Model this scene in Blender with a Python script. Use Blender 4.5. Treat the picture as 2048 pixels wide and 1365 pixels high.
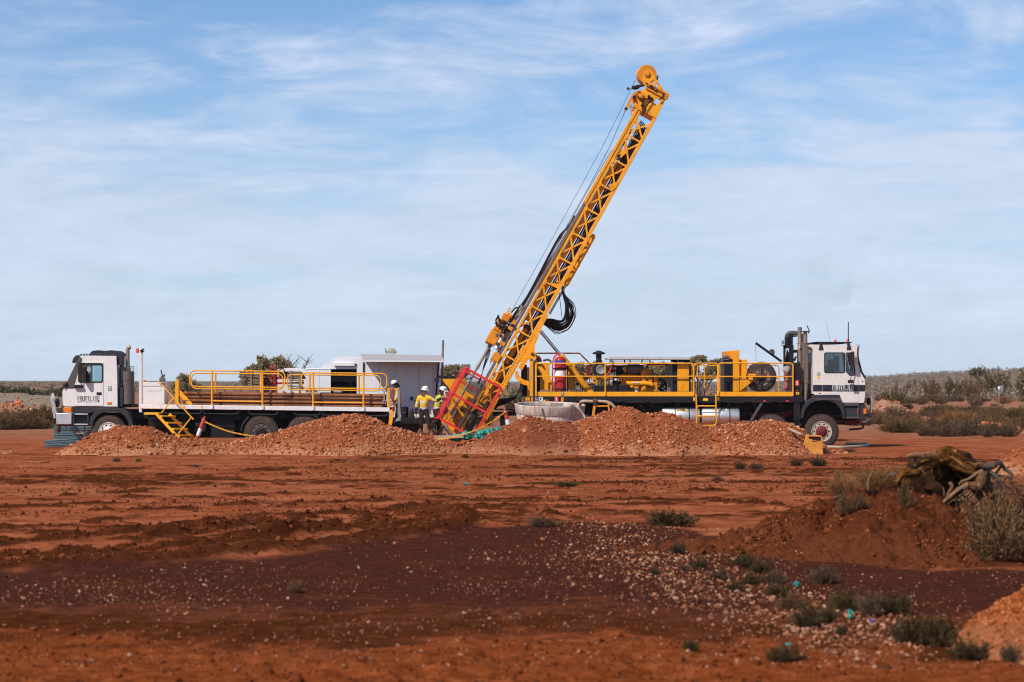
import bpy, bmesh, math, random
import numpy as np
from mathutils import Vector, Matrix, geometry
R = math.radians
rnd = random.Random(7)
rng = np.random.default_rng(11)
S = bpy.context.scene
COL = S.collection
for o in list(bpy.data.objects):
    bpy.data.objects.remove(o)

# ------------------------------------------------------------------ camera
F, EYE, HOR = 3850.0, 2.5, 760.0          # focal length in photograph pixels, eye height, horizon row
cam = bpy.data.cameras.new('camera')
cam.sensor_width = 36
cam.lens = 36 * F / 2048
cam.shift_y = (HOR - 682.5) / 2048
cam.clip_start, cam.clip_end = 0.5, 9000
cam.dof.use_dof = True
cam.dof.focus_distance = 70
cam.dof.aperture_fstop = 2.0
co = bpy.data.objects.new('camera', cam)
co.location = (0, 0, EYE)
co.rotation_euler = (R(90), 0, 0)
COL.objects.link(co)
S.camera = co
# ------------------------------------------------------------------ sun + sky
SUN = Vector((-0.46, -0.52, 0.72)).normalized()
sl = bpy.data.lights.new('sun', 'SUN')
sl.energy, sl.angle, sl.color = 5.0, R(0.6), (1, 0.93, 0.84)
so = bpy.data.objects.new('sun', sl)
so.rotation_euler = SUN.to_track_quat('Z', 'Y').to_euler()
so.location = (0, 0, 60)
COL.objects.link(so)
W = bpy.data.worlds.new('World')
S.world = W
W.use_nodes = True
def N(t, kind, **kw):
    n = t.nodes.new(kind)
    for k, v in kw.items():
        if k.startswith('i_'):
            n.inputs[k[2:].replace('_', ' ')].default_value = v
        else:
            setattr(n, k, v)
    return n
def math_(t, op, a, b=None, c=None, clamp=False):
    n = t.nodes.new('ShaderNodeMath'); n.operation = op; n.use_clamp = clamp
    for i, s in enumerate((a, b, c)):
        if s is None: continue
        if hasattr(s, 'links'): t.links.new(s, n.inputs[i])
        else: n.inputs[i].default_value = s
    return n.outputs[0]
def ramp(t, fac, stops):
    n = t.nodes.new('ShaderNodeValToRGB')
    while len(n.color_ramp.elements) < len(stops): n.color_ramp.elements.new(0.5)
    for e, (p, c) in zip(n.color_ramp.elements, stops):
        e.position = p
        e.color = (c, c, c, 1) if isinstance(c, (int, float)) else (*c, 1)
    t.links.new(fac, n.inputs[0])
    return n.outputs[0]
def mix(t, fac, a, b, blend='MIX'):
    n = t.nodes.new('ShaderNodeMix'); n.data_type = 'RGBA'; n.blend_type = blend
    for i, s in ((0, fac), (6, a), (7, b)):
        if hasattr(s, 'links'): t.links.new(s, n.inputs[i])
        elif isinstance(s, (int, float)): n.inputs[i].default_value = s
        else: n.inputs[i].default_value = (*s, 1)
    return n.outputs[2]
def noise(t, vec, scale, detail=4, rough=0.55, dist=0.0):
    n = t.nodes.new('ShaderNodeTexNoise')
    n.inputs['Scale'].default_value = scale; n.inputs['Detail'].default_value = detail
    n.inputs['Roughness'].default_value = rough; n.inputs['Distortion'].default_value = dist
    if vec is not None: t.links.new(vec, n.inputs['Vector'])
    return n.outputs['Fac']
def mapping(t, vec, scale=(1, 1, 1), loc=(0, 0, 0), rot=(0, 0, 0)):
    n = t.nodes.new('ShaderNodeMapping')
    n.inputs['Scale'].default_value = scale; n.inputs['Location'].default_value = loc; n.inputs['Rotation'].default_value = rot
    t.links.new(vec, n.inputs['Vector'])
    return n.outputs[0]
def build_world():
    t = W.node_tree
    bg = t.nodes['Background']
    sky = t.nodes.new('ShaderNodeTexSky')
    sky.sky_type = 'NISHITA'
    sky.sun_disc = False
    sky.sun_elevation = math.asin(SUN.z)
    sky.sun_rotation = math.atan2(SUN.x, SUN.y)
    sky.air_density, sky.dust_density, sky.ozone_density = 1.0, 0.25, 3.0
    tc = t.nodes.new('ShaderNodeTexCoord')
    sep = t.nodes.new('ShaderNodeSeparateXYZ')
    t.links.new(tc.outputs['Generated'], sep.inputs[0])
    z = math_(t, 'MAXIMUM', sep.outputs[2], 0.0)
    d = math_(t, 'ADD', z, 0.11)
    comb = t.nodes.new('ShaderNodeCombineXYZ')
    t.links.new(math_(t, 'DIVIDE', sep.outputs[0], d), comb.inputs[0])
    t.links.new(math_(t, 'DIVIDE', sep.outputs[1], d), comb.inputs[1])
    P = comb.outputs[0]
    # broad veil of high cloud, broken streaks, small ripples
    a = noise(t, mapping(t, P, (0.50, 0.62, 1), (3.1, 1.7, 0), (0, 0, 0.22)), 1.0, 5, 0.5, 0.7)
    b = noise(t, mapping(t, P, (1.1, 1.7, 1), (0.4, 7.3, 2), (0, 0, -0.12)), 1.5, 7, 0.6, 0.9)
    c = noise(t, mapping(t, P, (2.6, 3.4, 1), (5, 2, 4), (0, 0, 0.1)), 2.2, 6, 0.6, 0.5)
    D = tc.outputs['Generated']
    e = noise(t, mapping(t, D, (9, 9, 34), (1, 2, 3), (0, 0.05, 0)), 1.0, 7, 0.62, 0.8)
    g2 = noise(t, mapping(t, D, (26, 26, 75), (4, 1, 7), (0, -0.05, 0)), 1.0, 6, 0.65, 0.6)
    a = math_(t, 'ADD', math_(t, 'MULTIPLY', a, 0.62), math_(t, 'MULTIPLY', e, 0.38))
    b = math_(t, 'ADD', math_(t, 'MULTIPLY', b, 0.42), math_(t, 'MULTIPLY', e, 0.58))
    c = math_(t, 'ADD', math_(t, 'MULTIPLY', c, 0.30), math_(t, 'MULTIPLY', g2, 0.70))
    veil = ramp(t, a, [(0.42, 0.0), (0.56, 1.0)])
    streak = ramp(t, b, [(0.44, 0.0), (0.66, 1.0)])
    fine = ramp(t, c, [(0.42, 0.0), (0.68, 1.0)])
    f = math_(t, 'ADD', math_(t, 'MULTIPLY', veil, 0.46), 0.06)
    f = math_(t, 'ADD', f, math_(t, 'MULTIPLY', streak, 0.34))
    f = math_(t, 'ADD', f, math_(t, 'MULTIPLY', math_(t, 'MULTIPLY', fine, streak), 0.34))
    hz = ramp(t, z, [(0.0, 0.90), (0.05, 0.58), (0.13, 0.18), (0.22, 0.0)])
    f = math_(t, 'ADD', f, hz)
    f = math_(t, 'MINIMUM', f, 0.94)
    # thinner cloud towards the zenith, as the deepening blue at the top of the view implies
    f = math_(t, 'MULTIPLY', f, ramp(t, z, [(0.20, 1.0), (0.60, 0.30)]))
    clear = mix(t, 1.0, sky.outputs[0], CLEAR_TINT, 'MULTIPLY')
    cloud = mix(t, ramp(t, z, [(0.0, 0.0), (0.15, 1.0)]), CLOUD_LOW, CLOUD_HIGH)
    bright = math_(t, 'ADD', math_(t, 'ADD', math_(t, 'MULTIPLY', fine, 0.07), math_(t, 'MULTIPLY', streak, 0.09)), 0.92)
    cm = t.nodes.new('ShaderNodeVectorMath'); cm.operation = 'SCALE'
    t.links.new(cloud, cm.inputs[0]); t.links.new(bright, cm.inputs['Scale'])
    out = mix(t, f, clear, cm.outputs[0])
    t.links.new(out, bg.inputs[0])
    bg.inputs[1].default_value = 0.10
CLEAR_TINT = (0.74, 1.0, 1.24)
CLOUD_LOW, CLOUD_HIGH = (6.3, 7.5, 9.1), (6.2, 7.1, 9.0)
build_world()
S.view_settings.view_transform = 'Standard'
S.view_settings.look = 'None'
S.view_settings.exposure = 0.0
S.view_settings.gamma = 1.0
S.view_settings.use_curve_mapping = False
S.render.engine = 'CYCLES'
S.cycles.use_denoising = True
S.cycles.filter_width = 1.1
S.cycles.max_bounces = 6
S.cycles.transparent_max_bounces = 12

# ------------------------------------------------------------------ helpers
def p(px, py, Y=70.0):
    """world point seen at photograph pixel (px, py) when it stands Y metres away"""
    return Vector(((px - 1024) * Y / F, Y, EYE - (py - HOR) * Y / F))
def gx(px, Y): return (px - 1024) * Y / F
def gz(py, Y): return EYE - (py - HOR) * Y / F
ORG = {}
class MB:
    def __init__(s): s.v, s.f = [], []
    def add(s, vs, fs):
        n = len(s.v)
        s.v.extend(tuple(q) for q in vs)
        s.f.extend(tuple(i + n for i in fc) for fc in fs)
        return s
    def box(s, x0, y0, z0, x1, y1, z1):
        return s.add([(x0, y0, z0), (x1, y0, z0), (x1, y1, z0), (x0, y1, z0), (x0, y0, z1), (x1, y0, z1), (x1, y1, z1), (x0, y1, z1)],
                     [(0, 3, 2, 1), (4, 5, 6, 7), (0, 1, 5, 4), (1, 2, 6, 5), (2, 3, 7, 6), (3, 0, 4, 7)])
    def rect(s, a, b, c, d, Y0=70.0, Y1=70.1):
        """pixel rectangle a,b - c,d on the plane Y0, run straight back to Y1"""
        q, r = p(a, d, Y0), p(c, b, Y0)
        return s.box(q.x, Y0, q.z, r.x, Y1, r.z)
    def poly(s, pts, Y0=70.0, Y1=70.1, holes=()):
        loops = [[p(a, b, Y0) for a, b in l] for l in (pts, *holes)]
        return s.prism(loops, Vector((0, Y1 - Y0, 0)))
    def prism(s, loops, d):
        allp = [q for l in loops for q in l]
        tri = geometry.tessellate_polygon([[Vector(q) for q in l] for l in loops])
        n = len(allp)
        fs = [tuple(t) for t in tri] + [tuple(i + n for i in reversed(t)) for t in tri]
        k = 0
        for l in loops:
            m = len(l)
            for i in range(m):
                j = (i + 1) % m
                fs.append((k + i, k + j, k + j + n, k + i + n))
            k += m
        return s.add(allp + [q + d for q in allp], fs)
    def bar(s, a, b, w, h, up=(0, 1, 0)):
        a, b = Vector(a), Vector(b)
        t = (b - a).normalized()
        u = Vector(up); u = (u - t * u.dot(t))
        if u.length < 1e-4: u = t.orthogonal()
        u.normalize(); r = t.cross(u)
        vs = [q + r * (sx * w / 2) + u * (sy * h / 2) for q in (a, b) for sx, sy in ((-1, -1), (1, -1), (1, 1), (-1, 1))]
        return s.add(vs, [(0, 3, 2, 1), (4, 5, 6, 7), (0, 1, 5, 4), (1, 2, 6, 5), (2, 3, 7, 6), (3, 0, 4, 7)])
    def tube(s, pts, r, n=8, closed=False, cap=True):
        pts = [Vector(q) for q in pts]; m = len(pts)
        rs = r if isinstance(r, (list, tuple)) else [r] * m
        vs, fs = [], []
        u = None
        for i in range(m):
            if closed: t = pts[(i + 1) % m] - pts[i - 1]
            else: t = pts[min(i + 1, m - 1)] - pts[max(i - 1, 0)]
            t = t.normalized() if t.length > 1e-9 else Vector((0, 0, 1))
            if u is None: u = t.orthogonal().normalized()
            else:
                u = u - t * u.dot(t)
                u = u.normalized() if u.length > 1e-6 else t.orthogonal().normalized()
            w = t.cross(u)
            for k in range(n):
                a = 2 * math.pi * k / n
                vs.append(pts[i] + (u * math.cos(a) + w * math.sin(a)) * rs[i])
        for i in range(m if closed else m - 1):
            j = (i + 1) % m
            for k in range(n):
                l = (k + 1) % n
                fs.append((i * n + k, i * n + l, j * n + l, j * n + k))
        if cap and not closed:
            fs.append(tuple(reversed(range(n)))); fs.append(tuple((m - 1) * n + k for k in range(n)))
        return s.add(vs, fs)
    def ptube(s, pts, Y, r, n=8, closed=False):
        return s.tube([p(a, b, Y) for a, b in pts], r, n, closed)
    def cyl(s, a, b, r, n=16, r2=None): return s.tube([a, b], [r, r if r2 is None else r2], n)
    def lathe(s, c, axis, prof, n=24):
        """profile of (distance along axis, radius)"""
        c, t = Vector(c), Vector(axis).normalized()
        u = t.orthogonal().normalized(); w = t.cross(u)
        vs, fs = [], []
        for h, r in prof:
            for k in range(n):
                a = 2 * math.pi * k / n
                vs.append(c + t * h + (u * math.cos(a) + w * math.sin(a)) * max(r, 1e-4))
        for i in range(len(prof) - 1):
            for k in range(n):
                l = (k + 1) % n
                fs.append((i * n + k, i * n + l, (i + 1) * n + l, (i + 1) * n + k))
        fs.append(tuple(reversed(range(n)))); fs.append(tuple((len(prof) - 1) * n + k for k in range(n)))
        return s.add(vs, fs)
    def ball(s, c, rx, ry=None, rz=None, n=10, m=7):
        ry = rx if ry is None else ry; rz = rx if rz is None else rz
        c = Vector(c); vs = [c + Vector((0, 0, rz))]; fs = []
        for i in range(1, m):
            th = math.pi * i / m
            for k in range(n):
                a = 2 * math.pi * k / n
                vs.append(c + Vector((rx * math.sin(th) * math.cos(a), ry * math.sin(th) * math.sin(a), rz * math.cos(th))))
        vs.append(c - Vector((0, 0, rz)))
        for k in range(n): fs.append((0, 1 + k, 1 + (k + 1) % n))
        for i in range(m - 2):
            for k in range(n):
                l = (k + 1) % n
                fs.append((1 + i * n + k, 1 + (i + 1) * n + k, 1 + (i + 1) * n + l, 1 + i * n + l))
        e = len(vs) - 1
        for k in range(n): fs.append((e, 1 + (m - 2) * n + (k + 1) % n, 1 + (m - 2) * n + k))
        return s.add(vs, fs)
    def build(s, name, mat, parent=None, bevel=0.0, smooth=True, loc=None, mats=None):
        og = ORG.get(parent.as_pointer(), Vector()) if parent is not None else (Vector(loc) if loc is not None else Vector())
        me = bpy.data.meshes.new(name)
        me.from_pydata([(a - og.x, b - og.y, c - og.z) for a, b, c in s.v], [], s.f)
        bm = bmesh.new(); bm.from_mesh(me)
        bmesh.ops.recalc_face_normals(bm, faces=bm.faces)
        bm.to_mesh(me); bm.free()
        me.materials.append(mat)
        if smooth:
            me.shade_smooth(); me.set_sharp_from_angle(angle=R(38))
        o = bpy.data.objects.new(name, me)
        COL.objects.link(o)
        if parent is not None: o.parent = parent
        else: o.location = og
        ORG[o.as_pointer()] = og
        if bevel:
            b = o.modifiers.new('bevel', 'BEVEL'); b.width = bevel; b.segments = 2; b.limit_method = 'ANGLE'; b.angle_limit = R(50)
        return o
def tag(o, label=None, cat=None, group=None, kind=None):
    if label: o['label'] = label
    if cat: o['category'] = cat
    if group: o['group'] = group
    if kind: o['kind'] = kind
    return o
def thing(name, label, cat, loc, group=None):
    o = bpy.data.objects.new(name, None)
    o.empty_display_size = 0.3
    o.location = loc
    COL.objects.link(o)
    ORG[o.as_pointer()] = Vector(loc)
    return tag(o, label, cat, group)
def hub(name, parent):
    """an Empty part that only gathers its sub-parts"""
    o = bpy.data.objects.new(name, None)
    o.empty_display_size = 0.1
    COL.objects.link(o)
    o.parent = parent
    ORG[o.as_pointer()] = ORG[parent.as_pointer()]
    return o
def copy_tree(o, parent=None):
    c = o.copy(); COL.objects.link(c)
    if parent is not None: c.parent = parent
    for ch in o.children: copy_tree(ch, c)
    return c
def np_mesh(name, V, Fc, mat, smooth=False, parent=None, loc=(0, 0, 0)):
    """Fc: (n, k) array of faces, all with k corners"""
    me = bpy.data.meshes.new(name)
    V = np.asarray(V, dtype=np.float32); Fc = np.asarray(Fc, dtype=np.int32)
    k = Fc.shape[1]
    me.vertices.add(len(V)); me.vertices.foreach_set('co', V.ravel())
    me.loops.add(Fc.size); me.loops.foreach_set('vertex_index', Fc.ravel())
    me.polygons.add(len(Fc)); me.polygons.foreach_set('loop_start', np.arange(0, Fc.size, k, dtype=np.int32))
    me.update(calc_edges=True)
    me.materials.append(mat)
    if smooth: me.shade_smooth()
    o = bpy.data.objects.new(name, me)
    COL.objects.link(o)
    if parent is not None: o.parent = parent
    o.location = loc
    ORG[o.as_pointer()] = Vector(loc)
    return o
def smoothstep(a, b, x):
    t = np.clip((x - a) / (b - a), 0, 1)
    return t * t * (3 - 2 * t)
def vnoise(x, y, seed=0):
    x = np.asarray(x, dtype=np.float64); y = np.asarray(y, dtype=np.float64)
    xi = np.floor(x); yi = np.floor(y); fx = x - xi; fy = y - yi
    xi = xi.astype(np.int64); yi = yi.astype(np.int64)
    def h(a, b):
        n = (a * 374761393 + b * 668265263 + seed * 1442695041) & 0xFFFFFFFF
        n = ((n ^ (n >> 13)) * 1274126177) & 0xFFFFFFFF
        n = (n ^ (n >> 16)) & 0xFFFFFFFF
        return n / 4294967295.0
    u = fx * fx * (3 - 2 * fx); v = fy * fy * (3 - 2 * fy)
    return (h(xi, yi) * (1 - u) + h(xi + 1, yi) * u) * (1 - v) + (h(xi, yi + 1) * (1 - u) + h(xi + 1, yi + 1) * u) * v
def fbm(x, y, seed=0, octaves=4, gain=0.5):
    s, a, n = 0, 1.0, 0
    for i in range(octaves):
        s = s + a * vnoise(x * 2 ** i + 17.3 * i, y * 2 ** i - 9.1 * i, seed + i); n += a; a *= gain
    return s / n
def spline(pts, k=6):
    """Catmull-Rom through world points"""
    pts = [Vector(q) for q in pts]
    P = [pts[0] * 2 - pts[1]] + pts + [pts[-1] * 2 - pts[-2]]
    out = []
    for i in range(1, len(P) - 2):
        a, b, c, d = P[i - 1:i + 3]
        for j in range(k):
            t = j / k
            out.append(0.5 * ((2 * b) + (c - a) * t + (2 * a - 5 * b + 4 * c - d) * t * t + (3 * b - a - 3 * c + d) * t ** 3))
    out.append(pts[-1])
    return out
def rounded(x0, y0, x1, y1, r, k=4, corners=(1, 1, 1, 1)):
    """pixel outline of a rounded rectangle (top-left, top-right, bottom-right, bottom-left)"""
    out = []
    for (cx, cy, a0), on in zip(((x0 + r, y0 + r, 180), (x1 - r, y0 + r, 270), (x1 - r, y1 - r, 0), (x0 + r, y1 - r, 90)), corners):
        if on:
            for i in range(k + 1):
                a = R(a0 + 90 * i / k)
                out.append((cx + r * math.cos(a), cy + r * math.sin(a)))
        else:
            out.append((x0 if cx < (x0 + x1) / 2 else x1, y0 if cy < (y0 + y1) / 2 else y1))
    return out

# ------------------------------------------------------------------ materials
MATS = {}
def new_mat(name):
    m = bpy.data.materials.new(name); m.use_nodes = True
    return m, m.node_tree, m.node_tree.nodes['Principled BSDF']
DUST = (0.36, 0.155, 0.085)
def paint(name, col, rough=0.45, metal=0.0, dust=0.15, var=0.12, scale=3.0, spec=0.5, chips=None, grime=0.12):
    m, t, b = new_mat(name)
    tc = t.nodes.new('ShaderNodeTexCoord')
    o = tc.outputs['Object']
    n1 = noise(t, o, scale, 5, 0.6)
    n2 = noise(t, mapping(t, o, (2.2, 2.2, 0.7)), scale * 2.3, 6, 0.65, 0.5)
    c = mix(t, ramp(t, n1, [(0.3, 0.0), (0.7, 1.0)]), tuple(x * (1 - var) for x in col), tuple(min(1, x * (1 + var)) for x in col))
    c = mix(t, math_(t, 'MULTIPLY', ramp(t, n2, [(0.40, 0.0), (0.78, 1.0)]), dust), c, DUST)
    n4 = noise(t, mapping(t, o, (2.6, 2.6, 0.5)), scale * 1.4, 6, 0.7, 0.3)
    c = mix(t, math_(t, 'MULTIPLY', ramp(t, n4, [(0.52, 0.0), (0.72, 1.0)]), grime), c, (0.075, 0.038, 0.018))
    if chips:
        n3 = noise(t, o, 9.0, 5, 0.7, 0.3)
        c = mix(t, ramp(t, n3, [(chips, 0.0), (chips + 0.03, 1.0)]), c, (0.07, 0.03, 0.02))
    t.links.new(c, b.inputs['Base Color'])
    b.inputs['Metallic'].default_value = metal
    b.inputs['Specular IOR Level'].default_value = spec
    t.links.new(math_(t, 'ADD', math_(t, 'MULTIPLY', n2, 0.25), rough - 0.1), b.inputs['Roughness'])
    MATS[name] = m
    return m
M_YEL = paint('yellow_paint', (0.80, 0.315, 0.006), 0.45, dust=0.09, chips=0.725, grime=0.42, spec=0.28)
M_YRAIL = paint('yellow_rail_paint', (0.84, 0.35, 0.009), 0.45, dust=0.10, chips=0.69, grime=0.25, spec=0.28)
M_YSTEP = paint('yellow_step_paint', (0.85, 0.40, 0.008), 0.42, dust=0.06)
M_ORG = paint('orange_paint', (0.70, 0.235, 0.008), 0.48, dust=0.16, chips=0.67, grime=0.5, spec=0.28)
M_WHITE = paint('white_paint', (0.72, 0.70, 0.685), 0.35, dust=0.22, var=0.03)
M_CREAM = paint('warm_white_paint', (0.70, 0.655, 0.61), 0.35, dust=0.24, var=0.04)
M_TRAIL = paint('trailer_white', (0.70, 0.70, 0.72), 0.4, dust=0.06, var=0.04)
M_BLACK = paint('black_paint', (0.013, 0.014, 0.018), 0.42, dust=0.04, var=0.2, spec=0.15)
M_CHAS = paint('chassis_paint', (0.010, 0.011, 0.015), 0.6, dust=0.05, var=0.3, spec=0.15)
M_TRIM = paint('dark_trim', (0.030, 0.033, 0.040), 0.55, dust=0.05, spec=0.15)
M_GTRIM = paint('grey_trim', (0.075, 0.072, 0.072), 0.6, dust=0.12, spec=0.15)
M_RUB = paint('rubber', (0.016, 0.016, 0.017), 0.75, dust=0.10, var=0.2, scale=6, spec=0.15)
M_TYRE = paint('tyre_rubber', (0.030, 0.028, 0.027), 0.8, dust=0.34, var=0.2, scale=5, spec=0.15)
M_HOSE = paint('black_hose', (0.012, 0.012, 0.014), 0.4, dust=0.05, spec=0.15)
M_STEEL = paint('steel', (0.42, 0.40, 0.38), 0.4, metal=0.8, dust=0.18)
M_CHROME = paint('chrome', (0.62, 0.62, 0.64), 0.22, metal=1.0, dust=0.0, var=0.02)
M_ALU = paint('aluminium', (0.60, 0.60, 0.60), 0.45, metal=0.75, dust=0.05)
M_TANK = paint('brushed_tank', (0.74, 0.73, 0.72), 0.42, metal=0.85, dust=0.07, var=0.06)
M_STACK = paint('stack_steel', (0.30, 0.235, 0.19), 0.5, metal=0.55, dust=0.3)
M_MUFF = paint('muffler_steel', (0.115, 0.105, 0.098), 0.55, metal=0.4, dust=0.2)
M_RUST = paint('rusty_rod', (0.20, 0.075, 0.032), 0.6, metal=0.15, dust=0.35, var=0.45, scale=2.5, spec=0.15)
M_RUSTD = paint('dark_rust', (0.075, 0.035, 0.022), 0.7, dust=0.25, var=0.4, spec=0.15)
M_RAIL = paint('worn_guide_rail', (0.20, 0.15, 0.135), 0.4, metal=0.5, dust=0.25, var=0.3)
M_MUD = paint('muddy_rod', (0.27, 0.21, 0.175), 0.6, dust=0.15, var=0.3)
M_RED = paint('red_paint', (0.66, 0.018, 0.02), 0.4, dust=0.05)
M_EXT = paint('extinguisher_red', (0.36, 0.013, 0.015), 0.4, dust=0.07, spec=0.28)
M_BLUEB = paint('blue_band', (0.015, 0.045, 0.33), 0.4, dust=0.05)
M_MAROON = paint('maroon_paint', (0.14, 0.016, 0.018), 0.5, dust=0.15, spec=0.15)
M_AMBER = paint('amber_lens', (0.80, 0.17, 0.01), 0.25, dust=0.03)
M_BEACON = paint('beacon_lens', (0.80, 0.08, 0.015), 0.25, dust=0.0)
M_LABEL = paint('white_label', (0.72, 0.72, 0.70), 0.5, dust=0.08)
M_GREEN = paint('sign_green', (0.02, 0.17, 0.07), 0.5, dust=0.0)
M_SRED = paint('sign_red', (0.62, 0.03, 0.03), 0.5, dust=0.0)
M_SYEL = paint('sign_yellow', (0.80, 0.50, 0.02), 0.5, dust=0.0)
M_SBLUE = paint('sign_blue', (0.03, 0.05, 0.25), 0.5, dust=0.0)
M_INK = paint('ink', (0.012, 0.014, 0.022), 0.5, dust=0.0)
M_TUB = paint('mud_tub', (0.62, 0.55, 0.48), 0.6, dust=1.0, var=0.12, scale=1.5, grime=0.6, spec=0.15)
M_WATER = paint('murky_water', (0.10, 0.08, 0.06), 0.15, dust=0.0)
M_TEAL = paint('teal_plastic', (0.022, 0.25, 0.21), 0.4, dust=0.06, var=0.25)
M_TRAY = paint('tray_plastic', (0.085, 0.185, 0.225), 0.5, dust=0.18)
M_TAN = paint('tan_hose', (0.40, 0.29, 0.20), 0.65, dust=0.3)
M_WOOD = paint('weathered_timber', (0.20, 0.15, 0.115), 0.8, dust=0.25, var=0.35, spec=0.28)
M_SACK = paint('sack_cloth', (0.42, 0.34, 0.31), 0.85, dust=0.2, var=0.2, spec=0.15)
M_SACKR = paint('sack_red', (0.33, 0.11, 0.09), 0.85, dust=0.2, var=0.3, spec=0.28)
M_INT = paint('cab_interior', (0.035, 0.036, 0.04), 0.8, dust=0.0, spec=0.15)
M_CABINET = paint('grey_cabinet', (0.20, 0.20, 0.21), 0.6, dust=0.0)
M_SILV = paint('checker_plate', (0.50, 0.485, 0.47), 0.5, metal=0.1, dust=0.15, var=0.2, scale=12)
M_SKIN = paint('skin', (0.40, 0.20, 0.13), 0.55, dust=0.0, var=0.06)
M_HIVIS = paint('hivis_yellow', (0.66, 0.42, 0.03), 0.85, dust=0.22, var=0.3, scale=8, spec=0.15)
M_LIME = paint('hivis_lime', (0.50, 0.47, 0.04), 0.85, dust=0.12, var=0.2, scale=8, spec=0.15)
M_HORG = paint('hivis_orange', (0.80, 0.20, 0.03), 0.8, dust=0.05)
M_BAND = paint('reflective_band', (0.55, 0.55, 0.53), 0.4, dust=0.1)
M_NAVY = paint('navy_cloth', (0.014, 0.016, 0.028), 0.85, dust=0.06, spec=0.15)
M_TROUS = paint('dusty_trousers', (0.022, 0.018, 0.016), 0.9, dust=0.14, spec=0.15)
M_BOOT = paint('dusty_boots', (0.17, 0.11, 0.075), 0.85, dust=0.4, spec=0.15)
M_HELM = paint('helmet_white', (0.74, 0.72, 0.69), 0.35, dust=0.08, var=0.04)
def glass_mat(name, tint, gl=0.12):
    m, t, b = new_mat(name)
    t.nodes.remove(b)
    tr = N(t, 'ShaderNodeBsdfTransparent'); tr.inputs[0].default_value = (*tint, 1)
    g = N(t, 'ShaderNodeBsdfGlossy'); g.inputs['Roughness'].default_value = 0.03
    fr = N(t, 'ShaderNodeFresnel'); fr.inputs[0].default_value = 1.5
    mx = N(t, 'ShaderNodeMixShader')
    t.links.new(math_(t, 'ADD', fr.outputs[0], gl), mx.inputs[0])
    t.links.new(tr.outputs[0], mx.inputs[1]); t.links.new(g.outputs[0], mx.inputs[2])
    t.links.new(mx.outputs[0], t.nodes['Material Output'].inputs[0])
    return m
M_GLASS = glass_mat('cab_glass', (0.80, 0.90, 0.90), 0.03)
M_DGLASS = glass_mat('dark_glass', (0.34, 0.40, 0.42), 0.06)
def island_mat(name, stops, rough=0.9, grain=0.25, scale=14.0, bump=0.0, trans=0.0):
    """each loose piece takes its own colour from the ramp"""
    m, t, b = new_mat(name)
    g = t.nodes.new('ShaderNodeNewGeometry'); oi = t.nodes.new('ShaderNodeObjectInfo')
    r = math_(t, 'FRACT', math_(t, 'ADD', g.outputs['Random Per Island'], oi.outputs['Random']))
    c = ramp(t, r, stops)
    tc = t.nodes.new('ShaderNodeTexCoord')
    n = noise(t, tc.outputs['Object'], scale, 5, 0.65)
    c = mix(t, 1.0, c, ramp(t, n, [(0.25, 1 - grain), (0.75, 1 + grain)]), 'MULTIPLY')
    t.links.new(c, b.inputs['Base Color'])
    b.inputs['Roughness'].default_value = rough
    b.inputs['Specular IOR Level'].default_value = 0.0
    if bump:
        bp = t.nodes.new('ShaderNodeBump'); bp.inputs['Strength'].default_value = bump; bp.inputs['Distance'].default_value = 0.02
        t.links.new(n, bp.inputs['Height']); t.links.new(bp.outputs[0], b.inputs['Normal'])
    if trans:
        tr = t.nodes.new('ShaderNodeBsdfTranslucent'); t.links.new(c, tr.inputs[0])
        mx = t.nodes.new('ShaderNodeMixShader'); mx.inputs[0].default_value = trans
        t.links.new(b.outputs[0], mx.inputs[1]); t.links.new(tr.outputs[0], mx.inputs[2])
        t.links.new(mx.outputs[0], t.nodes['Material Output'].inputs[0])
    return m
M_STONE = island_mat('rubble_stone', [(0.0, (0.20, 0.055, 0.022)), (0.45, (0.34, 0.105, 0.042)), (0.80, (0.42, 0.15, 0.066)), (0.96, (0.48, 0.215, 0.115)), (1.0, (0.56, 0.36, 0.25))], bump=0.5)
M_STONEO = island_mat('orange_stone', [(0.0, (0.20, 0.05, 0.012)), (0.5, (0.36, 0.10, 0.03)), (1.0, (0.44, 0.17, 0.07))], bump=0.5)
M_PEBBLE = island_mat('pale_pebble', [(0.0, (0.10, 0.032, 0.016)), (0.4, (0.22, 0.08, 0.04)), (0.75, (0.34, 0.15, 0.08)), (1.0, (0.43, 0.255, 0.165))], bump=0.4)
M_LEAF = island_mat('olive_leaf', [(0.0, (0.240, 0.186, 0.101)), (0.5, (0.340, 0.274, 0.151)), (1.0, (0.440, 0.358, 0.205))], 0.8, 0.2, 4, trans=0.45)
M_LEAFD = island_mat('dark_leaf', [(0.0, (0.090, 0.079, 0.040)), (0.5, (0.150, 0.130, 0.065)), (1.0, (0.220, 0.191, 0.097))], 0.8, 0.2, 4, trans=0.2)
M_SALT = island_mat('saltbush_leaf', [(0.0, (0.044, 0.030, 0.013)), (0.5, (0.084, 0.057, 0.025)), (1.0, (0.152, 0.101, 0.046))], 0.85, 0.2, 4, trans=0.2)
M_SALTP = island_mat('greyish_leaf', [(0.0, (0.069, 0.041, 0.024)), (0.5, (0.121, 0.076, 0.045)), (1.0, (0.205, 0.132, 0.081))], 0.85, 0.2, 4, trans=0.2)
M_SALTG = island_mat('dull_green_leaf', [(0.0, (0.057, 0.042, 0.013)), (0.5, (0.110, 0.081, 0.025)), (1.0, (0.189, 0.137, 0.045))], 0.85, 0.2, 4, trans=0.2)
M_SALTB = island_mat('brown_leaf', [(0.0, (0.092, 0.046, 0.021)), (0.5, (0.170, 0.092, 0.043)), (1.0, (0.275, 0.160, 0.078))], 0.85, 0.2, 4, trans=0.2)
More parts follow.
